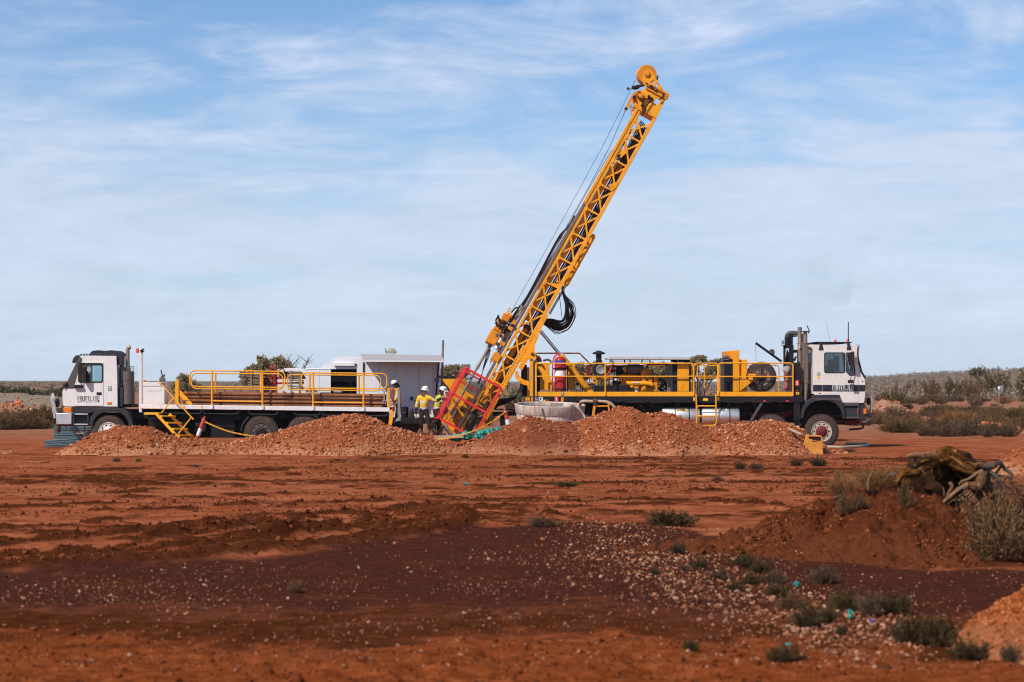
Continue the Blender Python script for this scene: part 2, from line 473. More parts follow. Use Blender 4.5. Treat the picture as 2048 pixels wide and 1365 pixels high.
M_STRAW = island_mat('dry_grass', [(0.0, (0.138, 0.061, 0.022)), (0.5, (0.263, 0.124, 0.048)), (1.0, (0.450, 0.230, 0.093))], 0.9, 0.2, 4, trans=0.25)
M_BARK = island_mat('bark', [(0.0, (0.12, 0.085, 0.065)), (1.0, (0.20, 0.155, 0.125))], 0.95, 0.4, 6, bump=0.6)
M_TWIG = island_mat('grey_twig', [(0.0, (0.109, 0.053, 0.027)), (1.0, (0.241, 0.133, 0.072))], 0.9, 0.35, 9, bump=0.6)
M_DTWIG = island_mat('dark_twig', [(0.0, (0.05, 0.038, 0.032)), (1.0, (0.12, 0.09, 0.075))], 0.9, 0.35, 9, bump=0.6)
M_STUMP = island_mat('split_stump', [(0.0, (0.028, 0.011, 0.004)), (0.6, (0.085, 0.034, 0.010)), (0.85, (0.16, 0.068, 0.018)), (1.0, (0.26, 0.135, 0.050))], 0.9, 0.7, 7, bump=1.0)
M_RIM = paint('rim_cream', (0.50, 0.42, 0.33), 0.5, dust=0.25)
M_ROOTP = island_mat('shaded_root', [(0.0, (0.022, 0.012, 0.008)), (1.0, (0.045, 0.022, 0.012))], 0.95, 0.7, 8, bump=1.0)  # near-black colour stands for the shade in the hollow under the log

# ------------------------------------------------------------------ ground
def gpt(px, py):
    Y = F * EYE / (py - HOR)
    return ((px - 1024) * Y / F, Y)
def z7(pts): return [gpt(a / 2.048, 850 + b / 2.048) for a, b in pts]
RIDGES = [  # (line, half width m, height m)
    (z7([(-500, 640), (0, 602), (500, 572), (1000, 532), (1400, 492), (1700, 455), (1880, 420), (1915, 398), (1890, 372), (1780, 362)]), 0.24, 0.15),
    (z7([(-400, 575), (0, 560), (420, 540), (800, 505), (1250, 452), (1600, 428), (1750, 410), (1770, 388), (1640, 368)]), 0.20, 0.11),
    (z7([(-300, 520), (0, 500), (420, 455), (700, 425), (900, 398)]), 0.20, 0.10),
    (z7([(500, 480), (900, 440), (1060, 415), (1075, 396), (1000, 385)]), 0.17, 0.085),
    (z7([(1060, 470), (1400, 432), (1500, 405), (1500, 380), (1300, 372)]), 0.17, 0.085),
    (z7([(0, 340), (200, 336), (420, 325), (560, 300)]), 0.5, 0.06),
    (z7([(750, 305), (900, 296), (1150, 290)]), 0.5, 0.06),
    (z7([(1600, 345), (1900, 340), (2300, 345), (2700, 330)]), 0.5, 0.06),
    (z7([(900, 252), (1300, 245), (1700, 235)]), 0.5, 0.05),
    (z7([(200, 290), (420, 290), (600, 270)]), 0.5, 0.06),
    (z7([(300, 190), (600, 180), (1000, 190), (1300, 175)]), 0.6, 0.06),
    (z7([(-100, 245), (250, 240), (600, 236)]), 0.6, 0.05),
    (z7([(1100, 205), (1700, 200), (2300, 212)]), 0.6, 0.05),
    (z7([(2000, 250), (2700, 235), (3600, 240)]), 0.6, 0.05),
    (z7([(2300, 150), (3000, 140), (4000, 150)]), 0.7, 0.06),
]
RIDGES[5:5] = [(z7(q), 0.12, 0.10) for q in (
    [(-500, 612), (0, 582), (500, 552), (1000, 518), (1350, 484), (1650, 446), (1800, 418)], [(-300, 545), (200, 535), (600, 505), (1000, 478), (1400, 440), (1580, 412), (1600, 392), (1500, 376)],
    [(0, 480), (300, 470), (600, 445), (850, 415)], [(600, 470), (950, 432), (1180, 408), (1240, 390), (1150, 375)], [(0, 430), (300, 415), (560, 392)], [(1250, 395), (1700, 345), (2000, 352), (2250, 372)],
    [(2150, 330), (2600, 318), (3100, 330), (3300, 352)], [(2500, 285), (3000, 276), (3500, 290)], [(900, 340), (1300, 330), (1600, 318)], [(100, 372), (420, 360), (800, 352)])]
def line_dist(x, y, pts):
    best = np.full(x.shape, 1e9); par = np.zeros(x.shape)
    for i in range(len(pts) - 1):
        ax, ay = pts[i]; bx, by = pts[i + 1]
        dx, dy = bx - ax, by - ay
        t = np.clip(((x - ax) * dx + (y - ay) * dy) / (dx * dx + dy * dy), 0, 1)
        d = np.hypot(x - ax - t * dx, y - ay - t * dy)
        m = d < best
        best = np.where(m, d, best); par = np.where(m, i + t, par)
    return best, par
RIM = z7([(-900, 680), (0, 610), (500, 580), (1000, 540), (1400, 500), (1700, 462), (1900, 425), (2300, 400), (2700, 400), (3000, 470), (3200, 545), (4200, 580), (6000, 640)])
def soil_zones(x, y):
    """0..1 masks: gravel flat (purplish), dark brown band, front bank (orange), pale dusty soil"""
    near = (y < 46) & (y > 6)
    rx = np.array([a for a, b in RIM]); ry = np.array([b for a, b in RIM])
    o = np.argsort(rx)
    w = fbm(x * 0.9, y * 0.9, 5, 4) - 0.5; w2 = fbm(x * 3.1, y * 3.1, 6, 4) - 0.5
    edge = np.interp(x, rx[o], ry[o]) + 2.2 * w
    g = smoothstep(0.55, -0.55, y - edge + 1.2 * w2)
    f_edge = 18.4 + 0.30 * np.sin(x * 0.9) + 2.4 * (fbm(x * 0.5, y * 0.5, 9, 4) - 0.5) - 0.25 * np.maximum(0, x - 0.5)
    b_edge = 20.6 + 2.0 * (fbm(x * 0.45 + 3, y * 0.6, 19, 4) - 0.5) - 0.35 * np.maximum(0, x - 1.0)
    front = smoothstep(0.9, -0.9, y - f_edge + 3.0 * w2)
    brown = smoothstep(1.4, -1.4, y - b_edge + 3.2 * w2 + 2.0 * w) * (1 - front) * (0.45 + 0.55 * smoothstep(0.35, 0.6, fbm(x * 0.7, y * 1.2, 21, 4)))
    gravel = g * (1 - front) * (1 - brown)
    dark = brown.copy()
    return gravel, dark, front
def ground_parts(x, y):
    x = np.asarray(x, float); y = np.asarray(y, float)
    gravel, dark, front = soil_zones(x, y)
    z = 0.10 * (fbm(x * 0.10, y * 0.10, 1, 3) - 0.5)
    near = smoothstep(75, 45, y)
    clod = fbm(x * 2.6, y * 2.6, 2, 5, 0.6) - 0.5
    rough_zone = np.maximum(smoothstep(0.48, 0.68, fbm(x * 0.22, y * 0.5, 3, 4)), 0)
    soil = (1 - gravel) * np.clip(near + 0.3, 0, 1)
    z = z + soil * (0.05 + 0.13 * rough_zone) * clod
    z = z + 0.022 * clod * gravel + 0.10 * front * (fbm(x * 1.6, y * 1.6, 14, 5, 0.6) - 0.45)
    turned = rough_zone * soil * 0.40
    turned = turned + 1.0 * smoothstep(0.0, 0.22, clod) * soil * 0.45
    for i, (pts, wdt, h) in enumerate(RIDGES):
        d, s = line_dist(x, y, pts)
        wig = 0.5 + 1.1 * fbm(s * 7.0 + i * 31, d * 2.0, 40 + i, 3)
        edge = np.exp(-(d / (wdt * wig)) ** 2)
        edge = edge * (1.0 if i < 5 else smoothstep(0.30 if i < 15 else 0.36, 0.58, fbm(s * 5.0 + i * 7, d * 0.6, 50 + i, 3)))
        lump = 0.35 + 1.3 * fbm(x * 3.2, y * 3.2, 60 + i, 4, 0.6)
        z = z + h * edge * lump
        turned = np.maximum(turned, np.clip(edge * 1.05 * (0.55 + 0.9 * fbm(x * 2.0, y * 2.0, 70 + i, 3)), 0, 1) * (1.0 if i < 15 else 0.75))
    # wheel ruts across the flat
    for yy, sl in ((57.5, 0.02), (54.0, -0.015), (49.5, 0.03), (44, 0.01)):
        for off in (-1.0, 1.0):
            d = (y - (yy + off + sl * x + 0.5 * (fbm(x * 0.15, x * 0 + yy, 77, 2) - 0.5)))
            z = z - 0.05 * np.exp(-(d / 0.22) ** 2) * smoothstep(70, 55, y)
            turned = np.maximum(turned, 0.55 * np.exp(-(d / 0.25) ** 2) * fbm(x * 0.8, y * 0.8, 79, 3))
    # drill pad the crew stands on
    z = z + 0.44 * smoothstep(-4.55, -4.25, x) * smoothstep(1.2, -0.8, x) * smoothstep(69.3, 70.6, y) * smoothstep(76.5, 74.5, y)
    # low rise of the plain to the right, scrub hill far off
    z = z + 8.0 * smoothstep(280, 1000, y) * smoothstep(0.10, 0.29, x / np.maximum(y, 1)) + 1.1 * smoothstep(120, 420, y) * smoothstep(0.0, -0.3, x / np.maximum(y, 1))
    z = z + 0.25 * smoothstep(75, 110, y) * (fbm(x * 0.05, y * 0.05, 8, 3) - 0.5)
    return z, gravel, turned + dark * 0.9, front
def ground_z(x, y):
    return ground_parts(np.atleast_1d(np.asarray(x, float)), np.atleast_1d(np.asarray(y, float)))[0]
def build_ground():
    ys = [-60, -30, -10, 0, 6, 10, 12]
    while ys[-1] < 2700: ys.append(ys[-1] * (1.0058 if ys[-1] < 18 else 1.0036 if ys[-1] < 72 else 1.02))
    ys = np.array(ys)
    inner = np.linspace(-1, 1, 331)
    outer = np.linspace(0.06, 1, 26) ** 1.6
    X, Yg = [], []
    for y in ys:
        hi = max(0.31 * y, 4.0)
        ho = 40 + 1.3 * max(y, 0)
        row = np.concatenate([-(hi + outer[::-1] * (ho - hi)), inner * hi, hi + outer * (ho - hi)])
        X.append(row); Yg.append(np.full(row.shape, y))
    X = np.array(X); Yg = np.array(Yg)
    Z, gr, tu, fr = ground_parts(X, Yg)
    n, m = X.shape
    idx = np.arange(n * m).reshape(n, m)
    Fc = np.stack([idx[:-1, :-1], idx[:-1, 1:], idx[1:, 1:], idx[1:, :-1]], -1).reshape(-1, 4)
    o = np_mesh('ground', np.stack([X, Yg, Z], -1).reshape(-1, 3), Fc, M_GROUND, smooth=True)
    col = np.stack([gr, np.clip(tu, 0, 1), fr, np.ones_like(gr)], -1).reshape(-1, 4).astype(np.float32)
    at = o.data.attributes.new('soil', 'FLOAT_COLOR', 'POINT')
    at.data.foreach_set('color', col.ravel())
    return tag(o, kind='structure')
def ground_mat():
    m, t, b = new_mat('red_earth')
    g = t.nodes.new('ShaderNodeNewGeometry'); P = g.outputs['Position']
    at = N(t, 'ShaderNodeAttribute', attribute_name='soil')
    sp = t.nodes.new('ShaderNodeSeparateColor'); t.links.new(at.outputs['Color'], sp.inputs[0])
    gr, tu, fr = sp.outputs[0], sp.outputs[1], sp.outputs[2]
    sx = t.nodes.new('ShaderNodeSeparateXYZ'); t.links.new(P, sx.inputs[0])
    n_big = noise(t, mapping(t, P, (0.05, 0.16, 0.1)), 1.0, 5, 0.6, 0.4)
    n_mid = noise(t, mapping(t, P, (0.75, 0.85, 1)), 1.0, 7, 0.68, 0.5)
    n_fin = noise(t, P, 5.0, 8, 0.7)
    n_grit = noise(t, P, 38.0, 3, 0.7)
    base = ramp(t, n_mid, [(0.28, (0.145, 0.035, 0.013)), (0.45, (0.245, 0.064, 0.025)), (0.58, (0.33, 0.097, 0.041)), (0.74, (0.41, 0.145, 0.072))])
    base = mix(t, ramp(t, n_big, [(0.50, 0.0), (0.68, 0.5)]), base, (0.34, 0.118, 0.054))
    base = mix(t, 1.0, base, ramp(t, n_fin, [(0.32, 0.62), (0.5, 0.98), (0.7, 1.2)]), 'MULTIPLY')
    # plain beyond the trucks: paler, pinker
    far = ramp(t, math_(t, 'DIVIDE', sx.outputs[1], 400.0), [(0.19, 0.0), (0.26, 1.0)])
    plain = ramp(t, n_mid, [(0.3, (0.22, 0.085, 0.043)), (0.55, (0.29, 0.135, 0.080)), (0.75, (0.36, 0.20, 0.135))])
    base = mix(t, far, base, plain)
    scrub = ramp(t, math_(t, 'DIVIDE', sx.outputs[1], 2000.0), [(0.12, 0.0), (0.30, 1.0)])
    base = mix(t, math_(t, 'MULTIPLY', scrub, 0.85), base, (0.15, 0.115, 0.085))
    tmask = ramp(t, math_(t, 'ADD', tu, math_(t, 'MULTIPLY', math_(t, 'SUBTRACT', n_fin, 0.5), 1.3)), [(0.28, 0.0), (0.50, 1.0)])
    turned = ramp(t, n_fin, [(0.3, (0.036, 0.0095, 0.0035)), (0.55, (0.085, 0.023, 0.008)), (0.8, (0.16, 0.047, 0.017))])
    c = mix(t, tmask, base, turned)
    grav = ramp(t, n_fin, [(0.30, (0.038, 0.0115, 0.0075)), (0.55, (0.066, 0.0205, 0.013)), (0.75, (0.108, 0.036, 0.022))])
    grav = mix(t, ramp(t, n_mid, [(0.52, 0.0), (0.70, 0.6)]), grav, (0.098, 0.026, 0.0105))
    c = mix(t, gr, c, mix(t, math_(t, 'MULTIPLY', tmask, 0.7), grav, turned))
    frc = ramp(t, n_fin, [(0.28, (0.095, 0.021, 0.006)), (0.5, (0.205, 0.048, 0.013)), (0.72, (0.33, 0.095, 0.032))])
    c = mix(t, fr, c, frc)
    c = mix(t, 1.0, c, ramp(t, n_grit, [(0.3, 0.72), (0.7, 1.25)]), 'MULTIPLY')
    t.links.new(c, b.inputs['Base Color'])
    b.inputs['Roughness'].default_value = 0.95
    b.inputs['Specular IOR Level'].default_value = 0.0
    bp = t.nodes.new('ShaderNodeBump'); bp.inputs['Strength'].default_value = 0.9; bp.inputs['Distance'].default_value = 0.06
    h = math_(t, 'ADD', n_fin, math_(t, 'MULTIPLY', n_grit, 0.25))
    t.links.new(h, bp.inputs['Height']); t.links.new(bp.outputs[0], b.inputs['Normal'])
    return m
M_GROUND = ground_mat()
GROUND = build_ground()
tag(GROUND, 'red earth drill site with graded windrows, tyre tracks and gravel flats')

# ------------------------------------------------------------------ stones
def hull_template(seed, n=10, sq=(1, 1, 0.7)):
    r = random.Random(seed)
    bm = bmesh.new()
    for _ in range(n):
        v = Vector((r.gauss(0, 1), r.gauss(0, 1), r.gauss(0, 1))).normalized() * r.uniform(0.75, 1.0)
        bm.verts.new((v.x * sq[0], v.y * sq[1], v.z * sq[2]))
    res = bmesh.ops.convex_hull(bm, input=bm.verts)
    bmesh.ops.delete(bm, geom=list({e for e in res['geom_interior'] if isinstance(e, bmesh.types.BMVert)}), context='VERTS')
    bmesh.ops.triangulate(bm, faces=bm.faces)
    bm.verts.index_update()
    V = np.array([v.co[:] for v in bm.verts]); Fc = np.array([[v.index for v in f.verts] for f in bm.faces])
    bm.free()
    return V, Fc
STONES = [hull_template(100 + i, 9 + i % 4, ((1, 0.8, 0.6), (1, 1, 0.75), (1.1, 0.7, 0.5), (0.9, 0.9, 0.85))[i % 4]) for i in range(12)]
def stone_mesh(i, mat, cache={}):
    k = (i, mat.name)
    if k not in cache:
        me = bpy.data.meshes.new('stone')
        me.from_pydata(STONES[i][0].tolist(), [], STONES[i][1].tolist())
        me.materials.append(mat)
        cache[k] = me
    return cache[k]
def rand_rot(n, tilt=1.0):
    q = rng.normal(size=(n, 4)); q[:, 1:3] *= tilt
    q /= np.linalg.norm(q, axis=1)[:, None]
    w, x, y, z = q.T
    return np.stack([1 - 2 * (y * y + z * z), 2 * (x * y - z * w), 2 * (x * z + y * w), 2 * (x * y + z * w), 1 - 2 * (x * x + z * z), 2 * (y * z - x * w),
                     2 * (x * z - y * w), 2 * (y * z + x * w), 1 - 2 * (x * x + y * y)], -1).reshape(-1, 3, 3)
def scatter(name, temps, pos, size, mat, parent=None, rot=None, smooth=False):
    pos = np.asarray(pos, float); size = np.asarray(size, float); n = len(pos)
    rot = rand_rot(n) if rot is None else rot
    og = np.array(ORG[parent.as_pointer()][:]) if parent is not None else np.zeros(3)
    pick = rng.integers(0, len(temps), n)
    Vs, Fs, k = [], [], 0
    for ti, (tv, tf) in enumerate(temps):
        w = np.where(pick == ti)[0]
        if not len(w): continue
        sz = size[w]
        sz = sz[:, None, None] if sz.ndim == 1 else sz[:, None, :]
        V = np.einsum('nij,nkj->nki', rot[w], tv[None] * sz) + pos[w][:, None, :]
        Vs.append((V - og).reshape(-1, 3))
        Fs.append((tf[None] + (np.arange(len(w)) * len(tv))[:, None, None]).reshape(-1, tf.shape[1]) + k)
        k += len(w) * len(tv)
    return np_mesh(name, np.concatenate(Vs), np.concatenate(Fs), mat, smooth, parent)
def lone_stone(x, y, z, s, parent, mat=None):
    o = bpy.data.objects.new('stone', stone_mesh(rnd.randrange(12), mat or M_STONE))
    COL.objects.link(o)
    o.parent = parent
    og = ORG[parent.as_pointer()]
    o.location = Vector((x, y, z)) - og
    o.rotation_euler = (rnd.uniform(-0.5, 0.5), rnd.uniform(-0.5, 0.5), rnd.uniform(0, 6.3))
    k = s * rnd.uniform(0.85, 1.15)
    o.scale = (k, k * rnd.uniform(0.7, 1), k * rnd.uniform(0.65, 0.95))
    return o

# gravel lying on the flat: the biggest as stones, the rest as one mass
def gravel():
    n = 90000
    y = 16.5 + (44 - 16.5) * rng.random(n) ** 1.3
    x = (rng.random(n) * 2 - 1) * (0.30 * y + 0.5)
    gr, dk, fr = soil_zones(x, y)
    px = 1024 + x * F / y; py = HOR + EYE * F / y
    # stony drift running from the middle down to the right
    band = np.exp(-((py - (1085 + 0.36 * (px - 1180))) / 75) ** 2) * smoothstep(1000, 1250, px) * smoothstep(1950, 1600, px)
    band = band + 0.8 * np.exp(-(((px - 1750) / 130) ** 2 + ((py - 1250) / 45) ** 2))
    patch = smoothstep(0.45, 0.75, fbm(x * 0.55, y * 0.55, 91, 4))
    keep = rng.random(n) < (gr * (0.04 + 0.50 * patch) + 0.65 * band + 0.02 + 0.10 * fr + 0.08 * dk)
    x, y, band = x[keep], y[keep], band[keep]
    s = 0.0085 * np.exp(rng.normal(0, 0.62, len(x))) * (1 + 0.9 * band)
    s = np.minimum(s, 0.055)
    z = ground_z(x, y) + s * 0.15
    seen = s * 2 * F / y
    big = np.argsort(-seen)[:290]
    for i in big: lone_stone(x[i], y[i], z[i], s[i], GROUND, M_PEBBLE)
    rest = np.ones(len(x), bool); rest[big] = False
    pos = np.stack([x, y, z], -1)[rest]
    return tag(scatter('gravel', STONES[:6], pos, s[rest], M_PEBBLE), 'pale pebbles strewn over the dark gravel flat', 'gravel', kind='stuff')
gravel()
def clods():
    """loose lumps along the windrows and on the front bank"""
    P, Sz = [], []
    for pts, wdt, h in RIDGES:
        for i in range(len(pts) - 1):
            a, b = np.array(pts[i]), np.array(pts[i + 1])
            m = int(np.hypot(*(b - a)) * (18 if h > 0.07 else 14))
            t = rng.random(m)[:, None]
            q = a + (b - a) * t + rng.normal(0, wdt * 0.75, (m, 2))
            P.append(q); Sz.append(0.022 * np.exp(rng.normal(0, 0.55, m)))
    m = 40000
    y = 24 + 38 * rng.random(m); q = np.stack([(rng.random(m) * 2 - 1) * (0.3 * y), y], -1)
    g_ = soil_zones(q[:, 0], q[:, 1])[0]
    k = rng.random(m) < (1 - g_) * smoothstep(0.45, 0.72, fbm(q[:, 0] * 0.3, q[:, 1] * 0.5, 33, 4))
    P.append(q[k]); Sz.append(0.020 * np.exp(rng.normal(0, 0.5, k.sum())))
    m = 9000
    y = 14.5 + 5 * rng.random(m); q = np.stack([(rng.random(m) * 2 - 1) * (0.3 * y), y], -1)
    fr = soil_zones(q[:, 0], q[:, 1])[2]
    k = rng.random(m) < fr * 0.8
    P.append(q[k]); Sz.append(0.012 * np.exp(rng.normal(0, 0.5, k.sum())))
    q = np.concatenate(P); s = np.minimum(np.concatenate(Sz), 0.07)
    z = ground_z(q[:, 0], q[:, 1]) + 0.2 * s
    return tag(scatter('soil_clods', STONES[:6], np.stack([q[:, 0], q[:, 1], z], -1), s, M_CLOD), 'crumbled clods of turned red soil along the windrows', 'soil', kind='stuff')
M_CLOD = island_mat('soil_clod', [(0.0, (0.055, 0.014, 0.005)), (0.6, (0.12, 0.033, 0.012)), (1.0, (0.21, 0.066, 0.026))], bump=0.6)
clods()

# ------------------------------------------------------------------ spoil heaps
def heap_mat(name, a, b_, c_, pale):
    m, t, b = new_mat(name)
    g = t.nodes.new('ShaderNodeNewGeometry'); P = g.outputs['Position']
    n1 = noise(t, P, 0.9, 5, 0.6, 0.4); n2 = noise(t, P, 6.0, 7, 0.7); n3 = noise(t, P, 26.0, 3, 0.7)
    c = ramp(t, n2, [(0.28, a), (0.52, b_), (0.75, c_)])
    at = N(t, 'ShaderNodeAttribute', attribute_name='toe')
    f = math_(t, 'ADD', math_(t, 'MULTIPLY', at.outputs['Fac'], 1.0), math_(t, 'MULTIPLY', math_(t, 'SUBTRACT', n1, 0.55), 1.3))
    c = mix(t, ramp(t, f, [(0.15, 0.0), (0.7, 0.75)]), c, pale)
    c = mix(t, 1.0, c, ramp(t, n3, [(0.3, 0.65), (0.7, 1.3)]), 'MULTIPLY')
    t.links.new(c, b.inputs['Base Color'])
    b.inputs['Roughness'].default_value = 0.95; b.inputs['Specular IOR Level'].default_value = 0.0
    bp = t.nodes.new('ShaderNodeBump'); bp.inputs['Strength'].default_value = 1.0; bp.inputs['Distance'].default_value = 0.08
    t.links.new(math_(t, 'ADD', n2, math_(t, 'MULTIPLY', n3, 0.3)), bp.inputs['Height']); t.links.new(bp.outputs[0], b.inputs['Normal'])
    return m
M_HEAP = heap_mat('spoil', (0.17, 0.044, 0.016), (0.29, 0.085, 0.032), (0.37, 0.13, 0.055), (0.46, 0.215, 0.110))
M_HEAPR = heap_mat('red_spoil', (0.120, 0.031, 0.012), (0.21, 0.060, 0.026), (0.29, 0.098, 0.044), (0.38, 0.165, 0.085))
M_MOUND = heap_mat('mound_soil', (0.048, 0.0125, 0.0045), (0.105, 0.029, 0.0115), (0.175, 0.052, 0.022), (0.125, 0.037, 0.0155))
M_HEAPO = heap_mat('orange_spoil', (0.16, 0.04, 0.011), (0.29, 0.078, 0.022), (0.37, 0.125, 0.045), (0.37, 0.15, 0.07))
M_PALEH = heap_mat('pinkish_spoil', (0.22, 0.10, 0.06), (0.34, 0.185, 0.12), (0.44, 0.28, 0.20), (0.42, 0.27, 0.19))
HEAPS = []
def heap(label, ridge, Y0, slope, mat, smat, n_lone, n_rub, lone=(0.07, 0.17), rub=0.025, amp=0.10, toe=0.25, step=0.045, back=None, seed=0, wob=0.5, rough=1.0, clod=0, name='spoil_heap', cat='spoil heap'):
    rx = np.array([q[0] for q in ridge]); rz = np.array([q[1] for q in ridge])
    hw = rz.max() / slope + 0.4
    def hz(x, y):
        yc = Y0 + wob * (fbm(x * 0.35, x * 0, seed + 5, 2) - 0.5)
        d = y - yc
        s = np.where(d > 0, slope * (back or 1.0), slope)
        peak = np.interp(x, rx, rz)
        h = peak - s * (np.sqrt(d * d + 0.04) - 0.2)
        h = h + amp * 2 * (fbm(x * 0.9, y * 0.9, seed + 1, 4) - 0.5) * np.clip(peak * 1.5, 0, 1) + rough * amp * 0.8 * (fbm(x * 4, y * 4, seed + 2, 4, 0.6) - 0.5)
        # flare at the toe
        t = np.clip(1 - h / toe, 0, 1) if toe else 0
        return np.where(h < toe, np.maximum(h, toe * 0.5 * np.exp((h - toe) / (toe * 0.5)) - 0.02), h) if toe else h
    xs = np.arange(rx.min() - 0.6, rx.max() + 0.6, step); ys = np.arange(Y0 - hw - 1.0, Y0 + hw + 0.6, step)
    X, Yg = np.meshgrid(xs, ys)
    Z = hz(X, Yg)
    Zg = ground_z(X.ravel(), Yg.ravel()).reshape(X.shape)
    ok = Z > -0.01
    Zt = np.where(ok, Zg * 0.0 + np.maximum(Z, 0) + Zg * (Zg < 0.3), -0.3)
    keep = np.zeros(X.shape, bool); keep = Z > 0.015
    q = keep[:-1, :-1] | keep[1:, :-1] | keep[:-1, 1:] | keep[1:, 1:]
    idx = np.arange(X.size).reshape(X.shape)
    Fc = np.stack([idx[:-1, :-1], idx[:-1, 1:], idx[1:, 1:], idx[1:, :-1]], -1)[q]
    used = np.unique(Fc); remap = np.full(X.size, -1); remap[used] = np.arange(len(used))
    Zm = np.where(keep, Zt, Zg - 0.05)
    og = Vector((float(rx.mean()), Y0, 0))
    V = np.stack([X, Yg, Zm], -1).reshape(-1, 3)[used]
    root = np_mesh(name, V - np.array(og[:]), remap[Fc], mat, True, None, og)
    tag(root, label, cat)
    tv = np.clip(1 - Z / 0.55, 0, 1).ravel()[used].astype(np.float32)
    at = root.data.attributes.new('toe', 'FLOAT', 'POINT'); at.data.foreach_set('value', tv)
    def sample(n):
        x = rx.min() - 0.4 + (rx.max() - rx.min() + 0.8) * rng.random(n); y = Y0 - hw - 0.8 + (hw + 1.3) * rng.random(n)
        h = hz(x, y); k = h > 0.03
        x, y, h = x[k], y[k], h[k]
        zg = ground_z(x, y)
        return x, y, h + zg * (zg < 0.3)
    x, y, z = sample(int(n_lone * 1.6))
    for i in range(min(n_lone, len(x))):
        s = lone[0] + (lone[1] - lone[0]) * rnd.random() ** 2.6
        lone_stone(x[i], y[i], z[i] + s * 0.15, s, root, smat)
    x, y, z = sample(int(n_rub * 1.6))
    k = min(n_rub, len(x)); x, y, z = x[:k], y[:k], z[:k]
    pt = fbm(x * 0.8, y * 0.8 + z, seed + 21, 4); w = rng.random(k) < 0.25 + 1.5 * smoothstep(0.40, 0.62, pt)
    x, y, z = x[w], y[w], z[w]; k = len(x)
    s = np.minimum(rub * np.exp(rng.normal(0, 0.75, k)), lone[0] * 1.1)
    o = scatter('rubble', STONES[:6], np.stack([x, y, z + s * 0.1], -1), s, smat, root)
    tag(o, kind='stuff')
    if clod:
        x, y, z = sample(clod)
        w = fbm(x * 1.3, y * 1.3, seed + 9, 3) > 0.42 + 0.15 * rng.random(len(x)); x, y, z = x[w], y[w], z[w]
        s = np.minimum(0.019 * np.exp(rng.normal(0, 0.65, len(x))), 0.085)
        tag(scatter('soil_clods', STONES[:6], np.stack([x, y, z], -1), s, M_CLOD, root), kind='stuff')
    HEAPS.append((root, hz))
    return root
def sky(pts, Y): return [(gx(a, Y), gz(b, Y)) for a, b in pts]
YH = 65.0
heap('low spoil heap of orange rubble in front of the left cab wheel', sky([(95, 912), (140, 893), (180, 872), (205, 862), (232, 853), (262, 854), (300, 857), (335, 872), (370, 881), (420, 883), (455, 889), (480, 905)], YH), YH, 0.62, M_HEAP, M_STONE, 130, 6500, seed=10, amp=0.09, toe=0.30)
heap('broad spoil heap of pale broken rock before the two rear wheels', sky([(430, 905), (470, 887), (500, 879), (540, 871), (600, 853), (650, 838), (688, 829), (715, 832), (742, 839), (770, 850), (800, 861), (830, 869), (860, 879), (900, 893), (935, 908)], YH), YH, 0.66, M_HEAP, M_STONE, 200, 15000, rub=0.030, seed=20, amp=0.08, toe=0.25)
heap('dark red spoil heap standing against the white tub', sky([(880, 908), (930, 893), (965, 879), (1000, 862), (1032, 843), (1052, 833), (1062, 834), (1082, 839), (1104, 846), (1130, 850), (1170, 862), (1230, 885)], YH - 0.4), YH - 0.4, 0.70, M_HEAPR, M_STONE, 80, 2600, seed=30, amp=0.08, toe=0.2)
heap('tallest spoil heap between the white tub and the fuel tanks', sky([(1080, 905), (1110, 858), (1140, 848), (1175, 838), (1205, 827), (1238, 816), (1262, 818), (1286, 828), (1305, 830), (1328, 826), (1350, 833), (1380, 844), (1410, 856), (1450, 872), (1500, 895)], YH), YH, 0.64, M_HEAP, M_STONE, 190, 9000, seed=40, amp=0.09, toe=0.2)
heap('low spoil heap with pale stones behind the yellow bin', sky([(1380, 902), (1420, 862), (1455, 851), (1500, 848), (1540, 844), (1570, 848), (1595, 856), (1615, 868), (1640, 885), (1660, 903)], YH), YH, 0.64, M_HEAP, M_STONE, 130, 8000, seed=50, amp=0.08, toe=0.2)
heap('small heap of orange dirt at the left edge behind the windrows', sky([(-90, 912), (-40, 893), (0, 898), (30, 905), (60, 912)], 66), 66, 0.5, M_HEAP, M_STONE, 25, 1500, seed=60)
heap('orange rubble heap beyond the uprooted stump at the right edge', sky([(1960, 950), (2000, 915), (2040, 893), (2100, 875), (2200, 880), (2320, 940)], 52), 52, 0.5, M_HEAP, M_STONE, 60, 5000, seed=70)
heap('large foreground heap of orange gravel rising at the right edge', sky([(1880, 1345), (1925, 1280), (1950, 1250), (2000, 1215), (2050, 1183), (2120, 1140), (2250, 1120), (2500, 1300)], 17.6), 17.6, 0.62, M_HEAPO, M_STONEO, 260, 15000, lone=(0.025, 0.07), rub=0.017, seed=80, amp=0.10, rough=1.6, toe=0.1, step=0.02, wob=0.2)
MOUND = heap('dark red earth mound pushed up around the uprooted stump', [(2.2, 0), (2.9, .18), (3.4, .30), (3.88, .45), (4.4, .60), (4.77, .76), (5.0, .92), (5.4, .93), (5.92, .86), (6.42, .72), (7.07, .34), (7.8, .15), (8.6, 0)], 28.4, 0.36, M_MOUND, M_STONE, 26, 1200, lone=(0.03, 0.06), rub=0.010, seed=90, amp=0.17, toe=0.10, step=0.03, wob=0.8, rough=3.2, clod=30000, name='earth_mound', cat='earth mound')
MOUND_H = HEAPS[-1][1]
def mound_z(x, y):
    return float(max(MOUND_H(np.array([x]), np.array([y]))[0], 0))

